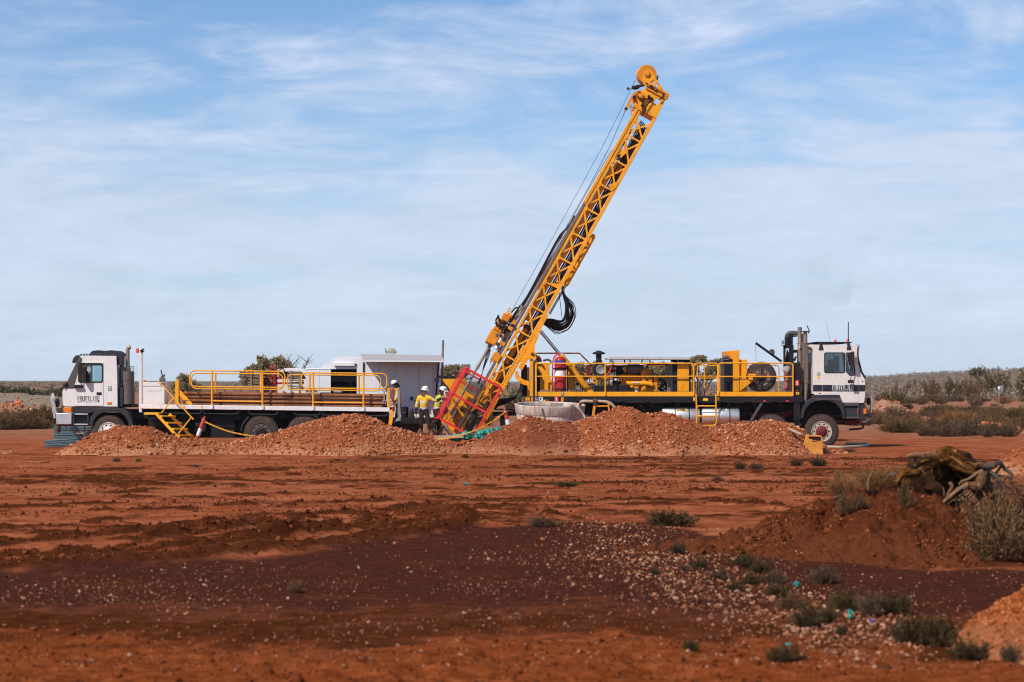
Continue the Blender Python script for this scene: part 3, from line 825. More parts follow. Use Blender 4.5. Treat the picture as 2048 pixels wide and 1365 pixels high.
# ------------------------------------------------------------------ shared vehicle pieces
GLYPH = {
    'F': [((0, 0), (0, 1)), ((0, 1), (1, 1)), ((0, .5), (.85, .5))],
    'R': [((0, 0), (0, 1)), ((0, 1), (1, 1)), ((1, 1), (1, 0)), ((0, .45), (1, .45))],
    'O': [((0, 0), (0, 1)), ((0, 1), (1, 1)), ((1, 1), (1, 0)), ((0, 0), (1, 0))],
    'N': [((0, 0), (0, 1)), ((0, 1), (1, 1)), ((1, 1), (1, 0))],
    'T': [((0, 1), (1, 1)), ((.5, 0), (.5, 1))],
    'L': [((0, 0), (0, 1)), ((0, 0), (.9, 0))],
    'I': [((.5, 0), (.5, 1))],
    'E': [((0, 0), (0, 1)), ((0, 1), (1, 1)), ((0, .5), (.9, .5)), ((0, 0), (1, 0))],
    'D': [((0, 0), (0, 1)), ((0, 1), (.8, 1)), ((.8, 1), (1, .75)), ((1, .75), (1, .25)), ((1, .25), (.8, 0)), ((0, 0), (.8, 0))],
    'G': [((0, 0), (0, 1)), ((0, 1), (1, 1)), ((0, 0), (1, 0)), ((1, 0), (1, .5)), ((1, .5), (.6, .5))],
    'S': [((0, 1), (1, 1)), ((0, 1), (0, .5)), ((0, .5), (1, .5)), ((1, .5), (1, 0)), ((0, 0), (1, 0))],
}
def letters(mb, text, x0, x1, yt, yb, Y, fill=0.74, stroke=1.0, depth=0.006):
    """stroke lettering between two pixel columns, standing proud of the plane Y"""
    pitch = (x1 - x0) / (len(text) - (1 - fill))
    w = pitch * fill
    k = Y / F
    st = stroke * k
    for i, ch in enumerate(text):
        a = x0 + i * pitch
        ww, aa = (w * 0.35, a + w * 0.32) if ch == 'I' else (w, a)
        for (u0, v0), (u1, v1) in GLYPH[ch]:
            q = p(aa + u0 * ww, yb + (yt - yb) * v0, Y); r = p(aa + u1 * ww, yb + (yt - yb) * v1, Y)
            d = (r - q).normalized() * st * 0.5
            mb.bar(q - d + Vector((0, -depth / 2, 0)), r + d + Vector((0, -depth / 2, 0)), st, depth, (0, 1, 0))
    return mb
def wheel(parent, px, py, Y, rpx=34.3, width=0.36, rim=None, hubm=None, inner=False):
    h = hub('wheel', parent)
    c = p(px, py, Y); r = rpx * Y / F
    w = width
    prof = [(0.05, r * 0.58), (0.0, r * 0.62), (-0.0, r * 0.80), (0.02, r * 0.93), (0.05, r * 0.985), (0.08, r), (w - 0.08, r), (w - 0.05, r * 0.985), (w - 0.02, r * 0.93), (w, r * 0.8), (w, r * 0.62)]
    m = MB().lathe(c, (0, 1, 0), prof, 48)
    nl = 44
    for k in range(nl):                        # tread lugs
        for half in (0, 1):
            a = 2 * math.pi * (k + half * 0.5) / nl
            d = Vector((math.cos(a), 0, math.sin(a)))
            y0, y1 = (0.03, w * 0.47) if half == 0 else (w * 0.53, w - 0.03)
            m.bar(c + d * (r * 1.005) + Vector((0, y0, 0)), c + d * (r * 1.005) + Vector((0, y1, 0)), 0.05, 0.035, d)
    m.build('tyre', M_TYRE, h)
    rim = rim or M_CREAM
    ro, ri = r * 0.56, r * 0.30
    def circ(rad, n, y, ph=0): return [c + Vector((rad * math.cos(2 * math.pi * i / n + ph), y, rad * math.sin(2 * math.pi * i / n + ph))) for i in range(n)]
    holes = []
    for k in range(10):
        a = 2 * math.pi * k / 10
        cc = Vector((math.cos(a), 0, math.sin(a))) * (r * 0.435)
        holes.append([c + cc + Vector((r * 0.058 * math.cos(2 * math.pi * i / 8), 0.06, r * 0.058 * math.sin(2 * math.pi * i / 8))) for i in range(8)])
    m = MB().prism([circ(r * 0.52, 40, 0.015), *[[Vector((q.x, c.y + 0.015, q.z)) for q in hl] for hl in holes]], Vector((0, 0.02, 0)))
    m.lathe(c, (0, 1, 0), [(0.06, r * 0.50), (0.04, r * 0.53), (0.01, r * 0.55), (-0.004, r * 0.575), (-0.004, r * 0.59), (0.02, r * 0.61), (0.10, r * 0.58)], 40)
    m.build('rim', rim, h)
    m = MB().lathe(c, (0, 1, 0), [(0.06, r * 0.33), (0.0, r * 0.33), (-0.01, r * 0.27), (-0.03, r * 0.22), (-0.05, r * 0.19), (-0.055, r * 0.08), (-0.07, r * 0.07), (-0.072, 0)], 24)
    for k in range(10):
        a = 2 * math.pi * (k + 0.5) / 10
        q = c + Vector((math.cos(a), 0, math.sin(a))) * (r * 0.36)
        m.cyl(q + Vector((0, 0.05, 0)), q + Vector((0, -0.02, 0)), 0.016, 6)
    m.build('hub', hubm or M_MUFF, h)
    MB().cyl(c + Vector((0, 0.14, 0)), c + Vector((0, 0.20, 0)), r * 0.58, 24).build('wheel_back', M_CHAS, h)
    return h
def racetrack(x0, y0, x1, y1, r, slope=0.0, k=5):
    pts = rounded(x0, y0, x1, y1, r, k)
    return [(a, b + (a - x0) * slope) for a, b in pts]
def first_aid(parent, a, b, c, d, Y):
    s = MB().rect(a, b, c, d, Y - 0.006, Y).build('first_aid_sign', M_GREEN, parent)
    m = MB(); cx, cy, w = (a + c) / 2, b + (d - b) * 0.3, (c - a)
    m.rect(cx - w * .11, cy - w * .36, cx + w * .11, cy + w * .36, Y - 0.009, Y - 0.0065)
    m.rect(cx - w * .36, cy - w * .11, cx - w * .115, cy + w * .11, Y - 0.009, Y - 0.0065)
    m.rect(cx + w * .115, cy - w * .11, cx + w * .36, cy + w * .11, Y - 0.009, Y - 0.0065)
    m.rect(cx - w * .32, d - w * .42, cx - w * .05, d - w * .15, Y - 0.009, Y - 0.0065); m.rect(cx + w * .08, d - w * .46, cx + w * .32, d - w * .15, Y - 0.009, Y - 0.0065)
    m.build('white_cross', M_LABEL, s)
    return s
def fire_sign(parent, a, b, c, d, Y):
    s = MB().rect(a, b, c, d, Y - 0.006, Y).build('fire_sign', M_SRED, parent)
    m = MB(); w = c - a; h = d - b; cx = (a + c) / 2
    m.rect(cx - w * .13, b + h * .35, cx + w * .15, d - h * .14, Y - 0.009, Y - 0.0065)
    m.rect(cx - w * .05, b + h * .18, cx + w * .08, b + h * .345, Y - 0.009, Y - 0.0065)
    m.rect(cx - w * .30, b + h * .22, cx - w * .06, b + h * .30, Y - 0.009, Y - 0.0065)
    m.build('extinguisher_symbol', M_LABEL, s)
    return s
def window(parent, outer, inner, Y, glass, frame=None):
    """frame ring, pane; Y is the wall's outer face"""
    fr = MB().poly(outer, Y - 0.012, Y + 0.05, [inner]).build('window_frame', frame or M_RUB, parent)
    MB().poly(inner, Y + 0.02, Y + 0.026).build('pane', glass, fr)
    return fr
def beacon(parent, a, b, c, d, Y, mat=None):
    x = gx((a + c) / 2, Y); r = (c - a) / 2 * Y / F
    m = MB().lathe((x, Y, gz(d, Y)), (0, 0, 1), [(0, r * 1.12), (gz(b, Y) * 0 + 0.02, r * 1.12), (0.021, r), (gz(b, Y) - gz(d, Y) - 0.02, r * 0.92), (gz(b, Y) - gz(d, Y), r * 0.7)], 14)
    return m.build('beacon', mat or M_BEACON, parent)

# ------------------------------------------------------------------ left truck (drill-rod carrier)
Yn, Yf = 70.0, 72.45
LT = thing('rod_truck', 'white cab-over truck on the left carrying rusty drill rods behind yellow rails', 'truck', (gx(450, 70), 71.2, 0.02))
def left_truck():
    T = LT
    # chassis
    m = MB()
    m.rect(246, 826, 770, 838, 70.55, 70.65); m.rect(246, 826, 770, 838, 71.75, 71.85)
    m.rect(290, 838, 780, 872, 71.0, 71.4)                    # backbone tube and gear
    for x in (300, 400, 470, 560, 640, 720): m.rect(x, 822, x + 10, 838, 70.2, 72.3)
    m.rect(225, 850, 246, 872, 70.5, 72.0)
    m.rect(560, 856, 575, 874, 70.4, 72.1); m.rect(515, 858, 530, 874, 70.4, 72.1); m.rect(600, 858, 615, 874, 70.4, 72.1)
    m.build('chassis', M_CHAS, T, 0.01)
    MB().rect(248, 819, 776, 876, 71.05, 71.7).rect(190, 826.5, 247, 874, 70.75, 71.9).build('underbody_fill', M_CHAS, T, 0.02)  # added dark blocks blacking out the view under the deck
    MB().rect(297, 834, 327, 856, 70.12, 70.9).rect(330, 836, 372, 872, 70.35, 70.9).build('tool_locker', M_CHAS, T, 0.015)
    MB().rect(390, 846, 412, 864, 70.2, 70.9).rect(420, 836, 470, 876, 70.4, 71.0).build('air_tank', M_CHAS, T, 0.02)
    # cab shell
    out = [(127, 812.5), (125.2, 800), (124.8, 783), (128.5, 776), (158.5, 714), (162, 711.6), (232.5, 712.4), (234.2, 760), (235, 813.5)]
    hole = rounded(156, 727, 205.5, 765.5, 4)
    for y0, y1 in ((Yn, Yn + .05), (Yf - .05, Yf)):
        q = p(0, 0, y0)
        loops = [[p(a, b, 70) + Vector((0, y0 - 70, 0)) for a, b in l] for l in (out, hole)]
        MB().prism(loops, Vector((0, y1 - y0, 0))).build('cab_side', M_WHITE, T)
    m = MB()
    def wrap(pts, t=0.05):
        for (a, b), (c, d) in zip(pts[:-1], pts[1:]):
            q, r = p(a, b), p(c, d)
            n = Vector((-(r - q).z, 0, (r - q).x)).normalized()
            m.add([q + Vector((0, .05, 0)), r + Vector((0, .05, 0)), r + Vector((0, 2.4, 0)), q + Vector((0, 2.4, 0))] + [v - n * t for v in (q + Vector((0, .05, 0)), r + Vector((0, .05, 0)), r + Vector((0, 2.4, 0)), q + Vector((0, 2.4, 0)))],
                  [(0, 1, 2, 3), (7, 6, 5, 4), (0, 4, 5, 1), (1, 5, 6, 2), (2, 6, 7, 3), (3, 7, 4, 0)])
    wrap([(127, 812.5), (125.2, 800), (124.8, 783), (128.5, 776)])
    wrap([(158.5, 714), (162, 711.6), (232.5, 712.4), (234.2, 762)])
    wrap([(234.2, 762), (235, 813.5)])
    m.build('cab_shell', M_WHITE, T)
    # windscreen with dark pillars
    a, b = p(128.5, 776), p(158.5, 714)
    n = Vector((-(b - a).z, 0, (b - a).x)).normalized()
    n = n if n.x < 0 else -n
    vs = []
    for i in range(9):
        t = i / 8; y = 70.12 + 2.2 * t; bul = 0.10 * math.sin(math.pi * t)
        for e in (a, b): vs.append(Vector((e.x, y, e.z)) + n * bul)
    MB().add(vs, [(2 * i, 2 * i + 1, 2 * i + 3, 2 * i + 2) for i in range(8)]).build('windscreen', M_DGLASS, T)
    MB().poly([(128.0, 777), (146, 777), (151, 764), (163.5, 717), (158.2, 713), ], Yn - 0.02, Yn + .12).build('windscreen_pillar', M_GTRIM, T, 0.008)
    MB().poly([(128.5, 777), (142, 777), (162, 717), (158.2, 713.5)], Yf - .1, Yf + 0.02).build('windscreen_pillar', M_GTRIM, T, 0.008)
    MB().rect(139, 770, 166, 776.5, Yn - 0.03, Yn - 0.021).build('mirror_base', M_GTRIM, T, 0.006)
    # door
    d = MB().poly(rounded(147, 724, 206.8, 812, 2.5), Yn - 0.014, Yn - 0.002, [rounded(156, 727, 205.5, 765.5, 3.5)]).build('door', M_WHITE, T)
    m = MB().poly(rounded(156.5, 726.5, 206, 766, 4), Yn - 0.024, Yn + 0.03, [rounded(163, 731.5, 203.5, 764, 3)])
    m.build('window_frame', M_RUB, d)
    MB().poly(rounded(162.5, 731, 204, 764.5, 3), Yn, Yn + 0.006).build('pane', M_GLASS, d)
    MB().rect(193, 785, 203, 790.5, Yn - 0.03, Yn - 0.014).build('door_handle', M_RUB, d, 0.006)
    loops = [[p(x, y, 70) + Vector((0, Yf - 70 - .01, 0)) for x, y in rounded(158, 729, 204, 764.5, 3)]]
    MB().prism(loops, Vector((0, .006, 0))).build('far_pane', M_GLASS, T)
    letters(MB(), 'FRONTLINE', 155.6, 198.6, 793.6, 801.2, Yn - 0.014, 0.66, 0.95).build('lettering', M_INK, T)
    letters(MB(), 'DRILLING', 156.2, 198, 802.6, 804.8, Yn - 0.014, 0.42, 0.7).build('lettering', M_INK, T)
    first_aid(T, 216.5, 773, 223, 782.3, Yn - 0.001)
    MB().rect(214, 804.3, 222.5, 808.6, Yn - 0.025, Yn - 0.001).build('side_marker', M_AMBER, T, 0.006)
    # interior
    m = MB()
    for y in (70.35, 71.65):
        m.poly([(200, 790), (222, 790), (222, 765), (216, 748), (212, 742), (207, 744), (207, 770), (200, 774)], y, y + 0.5)
    m.rect(132, 770, 150, 805, 70.2, 72.2)
    m.rect(135, 806, 232, 811, 70.08, 72.35)
    m.build('cab_interior', M_INT, T, 0.02)
    MB().tube([p(158, 772, 70.6) + Vector((0.2 * math.cos(a), 0.2 * math.sin(a), 0.09 * math.cos(a))) for a in [2 * math.pi * i / 16 for i in range(16)]], 0.015, 6, True).build('steering_wheel', M_INT, T)
    # roof gear
    m = MB().poly(rounded(178.5, 706, 205.5, 712.6, 3, corners=(1, 1, 0, 0)), 70.15, 72.1).poly(rounded(206.5, 705.5, 233.5, 712.8, 3, corners=(1, 1, 0, 0)), 70.15, 72.1)
    m.poly([(181, 706), (184, 702.5), (193, 701), (199, 701), (203, 703), (205, 706)], 70.3, 71.9).poly([(208, 705.5), (211, 702.5), (219, 701), (224, 701), (229, 703), (232, 706)], 70.3, 71.9)
    m.build('roof_air_unit', M_TRIM, T, 0.02)
    m = MB().poly([(144, 724), (146, 717), (151, 711.5), (156.5, 710.5), (158, 713), (154, 725), (149, 727.5), (145, 726.5)], 69.98, 72.45)
    m.build('sun_visor', M_DGLASS if False else M_TRIM, T, 0.02)
    m = MB()
    for i in range(8): m.box(gx(159 + i * 2.4, 70), 70.1 + 0.25 * i, gz(711, 70), gx(160.7 + i * 2.4, 70), 70.3 + .25 * i, gz(708.4 - (i % 3) * .5, 70))
    m.build('horn', M_GTRIM, T)
    m = MB().poly(rounded(234.6, 708.3, 245, 731, 2.5), 70.1, 70.45).rect(239.5, 731, 244.8, 778, 70.15, 70.4)
    m.build('air_snorkel', M_TRIM, T, 0.02)
    MB().rect(235.2, 735, 243, 812, 70.5, 72.2).rect(236, 775, 246, 814, 70.1, 72.3).build('cab_back', M_TRIM, T, 0.02)
    MB().ptube([(236, 770), (239, 772), (244, 768)], 70.1, 0.02).build('grab_rail', M_TRIM, T)
    # mirror
    m = MB().ptube([(162.7, 719), (162.4, 735), (162.7, 772)], 69.9, 0.016, 8)
    m.rect(147, 770.5, 164, 776, 69.86, 69.97)
    m.build('mirror_bracket', M_RUB, T, 0.01)
    MB().poly(rounded(164, 733.5, 171.5, 765, 3.4), 69.72, 69.92).poly(rounded(170, 743, 176, 765, 2.6), 69.80, 69.92).build('mirror', M_RUB, T, 0.015)
    MB().poly([(125, 770), (133, 764.5), (134, 768), (128, 773), (126, 776)], 69.9, 70.05).build('front_mirror', M_TRIM, T, 0.01)
    # lower dark cab, bumper, steps
    m = MB().poly([(144, 813.5), (235, 814.5), (237, 816), (190, 822), (182, 826.3), (145, 826)], Yn + 0.01, 72.4)
    m.poly([(145, 826.2), (181.5, 826.5), (178, 832), (177, 852), (145, 852)], Yn + 0.22, 72.2)
    m.rect(144, 826.4, 148.5, 852, Yn + 0.02, Yn + 0.218).rect(174, 830, 177.5, 852, Yn + 0.02, Yn + 0.218)
    m.build('step_panel', M_TRIM, T, 0.01)
    for y in (827.6, 848.2, 866): MB().rect(149 if y < 860 else 151, y, 175.5 if y < 860 else 168.5, y + 2.4, Yn - 0.0, Yn + 0.2).build('step', M_WOOD if y > 860 else M_ALU, T, 0.004)
    MB().rect(167.8, 852.5, 169, 866, Yn + .05, Yn + .1).rect(151, 852.5, 152.2, 866, Yn + .05, Yn + .1).build('step_strap', M_CHAS, T)
    MB().rect(127, 815.3, 143, 825.2, Yn - 0.02, Yn + 0.10).build('indicator', M_AMBER, T, 0.012)
    MB().rect(112, 826.8, 143.2, 849.6, Yn - 0.03, Yn + 2.5).build('bumper', M_ALU, T, 0.025)
    MB().rect(111, 850, 143, 852, Yn + .03, Yn + 2.4).build('bumper_plate', M_RUSTD, T)
    for y in (70.15, 71.7):
        m = MB().poly([(101.5, 795), (102.5, 789), (105.5, 785.8), (108.3, 788.5), (109.5, 800), (109.5, 826), (111.5, 836), (107.5, 838), (104, 820)], y, y + 0.04)
        m.tube([p(103, 798, y - .02), p(106, 806, y - .02), p(110.5, 824, y - .02), p(113, 829, y - .02)], 0.07, 10)
        m.build('bull_bar_upright', M_ALU, T, 0.006)
    MB().tube([p(104, 800, 70.1), p(104, 800, 72.4)], 0.055, 10).tube([p(108, 815, 70.1), p(108, 815, 72.4)], 0.045, 10).build('bull_bar_tube', M_ALU, T)
    for y in (70.5, 71.9): MB().lathe(p(118, 806, y), (-1, 0.1, 0), [(0, 0.04), (0.02, 0.15), (0.08, 0.17), (0.10, 0.16)], 16).build('driving_light', M_RUB, T)
    MB().lathe(p(117, 849, 70.6), (0, 0, -1), [(0, 0.08), (0.02, 0.085), (0.26, 0.075), (0.30, 0.055)], 14).build('tow_pin', M_RUSTD, T)
    m = MB()
    for a, b, c, d in ((130, 852, 134, 862), (140, 852, 138, 864), (152, 850, 158, 864), (184, 852, 178, 866)): m.ptube([(a, b), ((a + c) / 2 + 2, (b + d) / 2), (c, d)], 70.4, 0.012, 6)
    m.build('air_line', M_HOSE, T)
    # front mudguard: an arch that wraps the wheel
    c = p(217, 865.5); arc = []
    outer = [(178, 852), (180, 836), (190, 822), (197, 817), (236, 816), (248, 818), (257, 826), (264, 840), (267, 855)]
    innr = [(258, 856), (255, 842), (249, 832), (241, 826.5), (228, 824.5), (206, 825.5), (194, 832), (187, 843), (185, 852)]
    MB().poly(outer + innr, Yn - 0.03, Yn + 0.55).build('mudguard', M_TRIM, T, 0.015)
    for px_, py_ in ((217, 865.5), (522, 866), (608.5, 866)): wheel(T, px_, py_, 70.02, 34.3, rim=M_MUFF if px_ > 300 else M_CREAM, hubm=M_WHITE if px_ < 300 else M_CHAS)
    for px_, py_ in ((217, 865.5), (522, 866), (608.5, 866)):
        c = p(px_, py_, 70); r = 34 / 55
        h = hub('wheel', T)
        MB().lathe((c.x, 72.0, c.z), (0, 1, 0), [(0, r * .5), (0, r * 0.9), (0.06, r), (0.36, r), (0.42, r * .9), (0.42, r * .5)], 40).build('tyre', M_TYRE, h)
    m = MB()
    for (cx, a0, a1) in ((522, 176, 128), (608.5, 60, 38)):
        c = p(cx, 866); r0, r1 = 38.5 / 55, 41.5 / 55
        pts = [c + Vector((r1 * math.cos(R(a0 + (a1 - a0) * i / 8)), 0, r1 * math.sin(R(a0 + (a1 - a0) * i / 8)))) for i in range(9)]
        pts += [c + Vector((r0 * math.cos(R(a1 + (a0 - a1) * i / 8)), 0, r0 * math.sin(R(a1 + (a0 - a1) * i / 8)))) for i in range(9)]
        mm = MB().prism([pts], Vector((0, 0.5, 0)))
        mm.build('rear_mudguard', M_TRIM, T, 0.01)
    # exhaust behind the cab
    x = gx(255.5, 70.35)
    MB().lathe((x, 70.35, gz(809, 70.35)), (0, 0, 1), [(0, .2), (0.01, .237), (0.42, .237), (0.43, .228), (0.86, .228), (0.87, .237), (1.20, .237), (1.21, .15)], 28).build('muffler', M_MUFF, T)
    m = MB()
    for i in range(20):
        a = 2 * math.pi * i / 20
        q = Vector((x + .22 * math.cos(a), 70.35 + .22 * math.sin(a), gz(743, 70.35)))
        m.bar(q, q + Vector((0, 0, .17)), .006, .006)
    m.tube([Vector((x + .22 * math.cos(2 * math.pi * i / 20), 70.35 + .22 * math.sin(2 * math.pi * i / 20), gz(733.5, 70.35))) for i in range(20)], .008, 5, True)
    m.build('heat_guard', M_MUFF, T)
    z0 = gz(742, 70.35); z1 = gz(699.5, 70.35)
    pts = [Vector((x, 70.35, z0)), Vector((x, 70.35, z1 - .02)), Vector((x + .01, 70.35, z1 + .04)), Vector((x + .045, 70.35, z1 + .075)), Vector((x + .10, 70.35, z1 + .085))]
    MB().tube(pts, .072, 16).build('exhaust_stack', M_STACK, T)
    MB().cyl(pts[-1] + Vector((-.005, -.001, 0)), pts[-1] + Vector((.004, 0, 0)), .06, 16).build('stack_mouth', M_INK, T)
    MB().rect(246, 809, 268, 815, 70.2, 71).rect(246, 776, 251, 812, 70.6, 71.5).build('muffler_bracket', M_CHAS, T)
    # white mast with beacon
    MB().rect(278, 704, 283.5, 825, 70.0, 70.09).rect(283.6, 706, 285.2, 810, 70.02, 70.1).build('light_mast', M_WHITE, T, 0.006)
    beacon(T, 271.5, 697, 278, 706.5, 70.05)
    MB().poly([(280, 701), (283, 699), (287, 697), (287.5, 699), (284, 703), (288, 702), (287, 705), (281, 706)], 69.98, 70.1).build('work_light', M_RUB, T, 0.01)
    # deck
    s = (815.5 - 809) / (779 - 281)
    MB().poly([(281, 809), (779.5, 815.5), (779.5, 824), (281, 817.5)], Yn - 0.02, Yn + 0.10).build('deck_edge', M_WHITE, T, 0.01)
    MB().poly([(281, 811), (779, 816.5), (779, 822), (281, 817)], Yn + .102, Yf - .1).poly([(281, 809), (779.5, 815.5), (779.5, 824), (281, 817.5)], Yf - 0.098, Yf).build('deck', M_CHAS, T)
    for x in (302, 318, 367, 402, 425, 459, 526, 592, 627, 716, 728): MB().rect(x, 809.6 + (x - 281) * s, x + 2.2, 817.6 + (x - 281) * s, Yn - 0.03, Yn - 0.021).build('deck_bracket', M_WHITE if x not in (367, 402) else M_YRAIL, T)
    m = MB()
    for (a, b) in ((281, 402), (406, 478), (498, 556), (588, 640), (644, 775)):
        ya, yb = 820 + (a - 281) * s, 820 + (b - 281) * s
        m.ptube([(a, ya), (a + 2, ya + 5), (a + 5, ya + 6), (b - 5, yb + 6), (b - 2, yb + 5), (b, yb)], Yn + 0.02, 0.020, 6)
    m.build('tie_rail', M_TRIM, T)
    for q in (596, 601): pass
    # toolbox on the deck
    tb = MB().rect(286, 766, 329, 808.5, Yn + .02, Yn + .75).build('toolbox', M_WHITE, T, 0.012)
    MB().rect(285.6, 765, 329.4, 773, Yn + .005, Yn + .77).build('lid', M_WHITE, tb, 0.008)
    MB().rect(293, 775.5, 322, 782.5, Yn + .008, Yn + .019).build('latch', M_WHITE, tb, 0.006)
    beacon(T, 285.5, 760.3, 292, 764.8, 70.4, M_AMBER)
    m = MB().rect(318.5, 756.5, 329.5, 765, 70.1, 70.25).rect(320, 765.5, 328, 770, 69.98, 70.018)
    m.ptube([(322, 756), (324.5, 751), (323, 746), (322, 740)], 70.2, .025, 8).poly([(321, 753), (328, 749), (329, 752), (325, 757)], 70.12, 70.3)
    m.build('fuel_pump', M_MUFF, T, 0.006)
    # steps with handrail
    st = hub('boarding_steps', T)
    def stringer(a, b, c, d, Y, n): 
        return MB().bar(p(a, b, Y), p(c, d, Y), .10, .035, (0, 1, 0)).build(n, M_YSTEP, st)
    stringer(313, 828.5, 359.5, 879, 69.45, 'stringer'); stringer(338.5, 828.5, 389, 880.5, 69.95, 'stringer')
    for y, xa, xb in ((833, 320, 349), (846, 332, 361.5), (858.3, 344, 373.5), (871.5, 355.5, 386)): MB().bar(p(xa, y, 69.46), p(xb - 1.5, y, 69.94), 0.055, 0.24, (0, 1, 0)).build('tread', M_YSTEP, st, .006)
    MB().rect(288, 825.8, 317, 830, 69.44, 69.95).build('platform', M_YSTEP, st, .006)
    m = MB().ptube([(317, 763), (349, 798), (387, 839.5)], 69.42, .026, 8)
    m.ptube([(347, 796), (322.5, 827)], 69.42, .022, 8).ptube([(383, 835), (356, 869)], 69.42, .022, 8)
    m.build('handrail', M_YSTEP, st)
    # yellow rod stop
    MB().rect(350.5, 760, 357.3, 810, 70.2, 70.5).bar(p(352, 777.5, 70.3), p(383, 811, 70.3), .16, .12).build('rod_stop', M_YRAIL, T, .008)
    # guard rails
    def rail(x0, x1, yt, yb, sl, Y, posts, low, r=0.0245):
        h = hub('guard_rail', T)
        MB().ptube(racetrack(x0, yt, x1, yb, 10, sl), Y, r, 8, True).build('loop_rail', M_YRAIL, h)
        for q in posts:
            zb = 810.5 + (q - 281) * s
            MB().cyl(p(q, yt - 1 + (q - x0) * sl, Y), p(q, zb if Y < 71 else yb + 6 + (q - x0) * sl, Y), .034, 8).build('post', M_YRAIL, h)
            if Y < 71: MB().rect(q - 2, zb - 3, q + 2, zb + 5.5, Y - .03, Y + .03).build('post_foot', M_WHITE, h)
        for a, b in low: MB().ptube([(a, 802.5 + (a - 424) * s), (b, 802.5 + (b - 424) * s)], Y, .026, 8).build('lower_rail', M_YRAIL, h)
    rail(380, 570, 741.5, 773.5, 0.011, 69.96, (424, 525), ((424, 525),))
    rail(383, 566, 746.8, 778, 0.010, 72.4, (431, 522), ())
    rail(603, 774, 745.8, 776.3, 0.011, 69.96, (626.3, 727), ((627, 727),))
    rail(575, 761.5, 749.5, 780, 0.012, 72.4, (619.6, 717.8), ())
    # gear at the tail
    MB().rect(774.5, 777, 779.6, 815, 70.0, 70.25).bar(p(774, 778, 70.1), p(798, 779, 70.1), .05, .05).bar(p(785.5, 820, 69.97), p(780, 851, 69.97), .13, .08).build('tail_post', M_YRAIL, T, .008)
    MB().bar(p(786, 777, 69.9), p(788.5, 822, 69.9), .055, .05).rect(784.5, 817, 790, 822, 69.84, 69.95).build('red_lever', M_EXT, T, .006)
    MB().poly([(794.5, 777), (797.5, 775), (799.5, 780), (801.5, 842), (790.5, 844), (792.5, 838), (796, 836)], 69.86, 69.93).build('grey_lever', M_STEEL, T, .006)
    MB().rect(764, 811, 775, 816, 70.1, 70.6).rect(779, 826, 782, 850, 70.1, 70.3).build('tail_bracket', M_CHAS, T, .006)
left_truck()

# drill rods lying on the tray
def drill_rods():
    s = (815.5 - 809) / (779 - 281)
    G = 'rusty drill rods stacked on the left truck'
    names = ('topmost', 'second from the top', 'third from the top', 'lowest')
    xa = 362; xm = 571; xb = 768.8
    for row in range(4):
        for colm in range(6):
            Y = 70.30 + colm * 0.152 + (0.0 if row % 2 == 0 else 0.02)
            for half in (0, 1):
                a, b = ((xa + rnd.uniform(-1.5, 3), xm - .4) if half == 0 else (xm + .4, xb + rnd.uniform(-3, 1.5)))
                zc = 785.2 + 7.35 * row
                q = p(a, zc + (a - 281) * s + 1.0, 70); r = p(b, zc + (b - 281) * s + 1.0, 70)
                off = Vector((0, Y - 70, 0)); q = q + off; r = r + off
                d = (r - q).normalized()
                m = MB().tube([q, q + d * .16, q + d * .17, r - d * .17, r - d * .16, r], [.066, .066, .062, .062, .066, .066], 14)
                if half: m.tube([q, q + d * .02], [.068, .068], 14)
                o = m.build('drill_rod', M_RUST, None, loc=(q + r) / 2)
                lab = ('rusty drill rod, %s of the front column, %s half of the tray' % (names[row], 'cab-end' if half == 0 else 'tail-end')) if colm == 0 else 'rusty drill rod hidden behind the front column of the stack on the tray'
                tag(o, lab, 'drill rod', G)
    # spacers under and between
    o = MB().rect(667, 780.5, 683, 785.3, 70.3, 70.7).build('cardboard_box', paint('cardboard', (0.36, 0.27, 0.20), .8), None, .006, loc=p(675, 785, 70.5))
    tag(o, 'small tan carton lying on top of the rusty drill rods', 'carton')
    m = MB().bar(p(768.6, 783, 69.98), p(768.2, 803, 69.98), .05, .02)
    for e, rr in ((781, .055), (805, .065)):
        c = p(768.4, e, 69.98)
        ring = [c + Vector((rr * math.cos(a), 0, rr * math.sin(a))) for a in [R(i) for i in (range(120, 425, 25) if e < 790 else range(-60, 245, 25))]]
        m.tube(ring, .02, 6)
    o = m.build('spanner', M_STEEL, None, loc=p(768.4, 794, 69.98)); tag(o, 'large bright steel spanner hanging at the tail of the rod tray', 'spanner')
drill_rods()

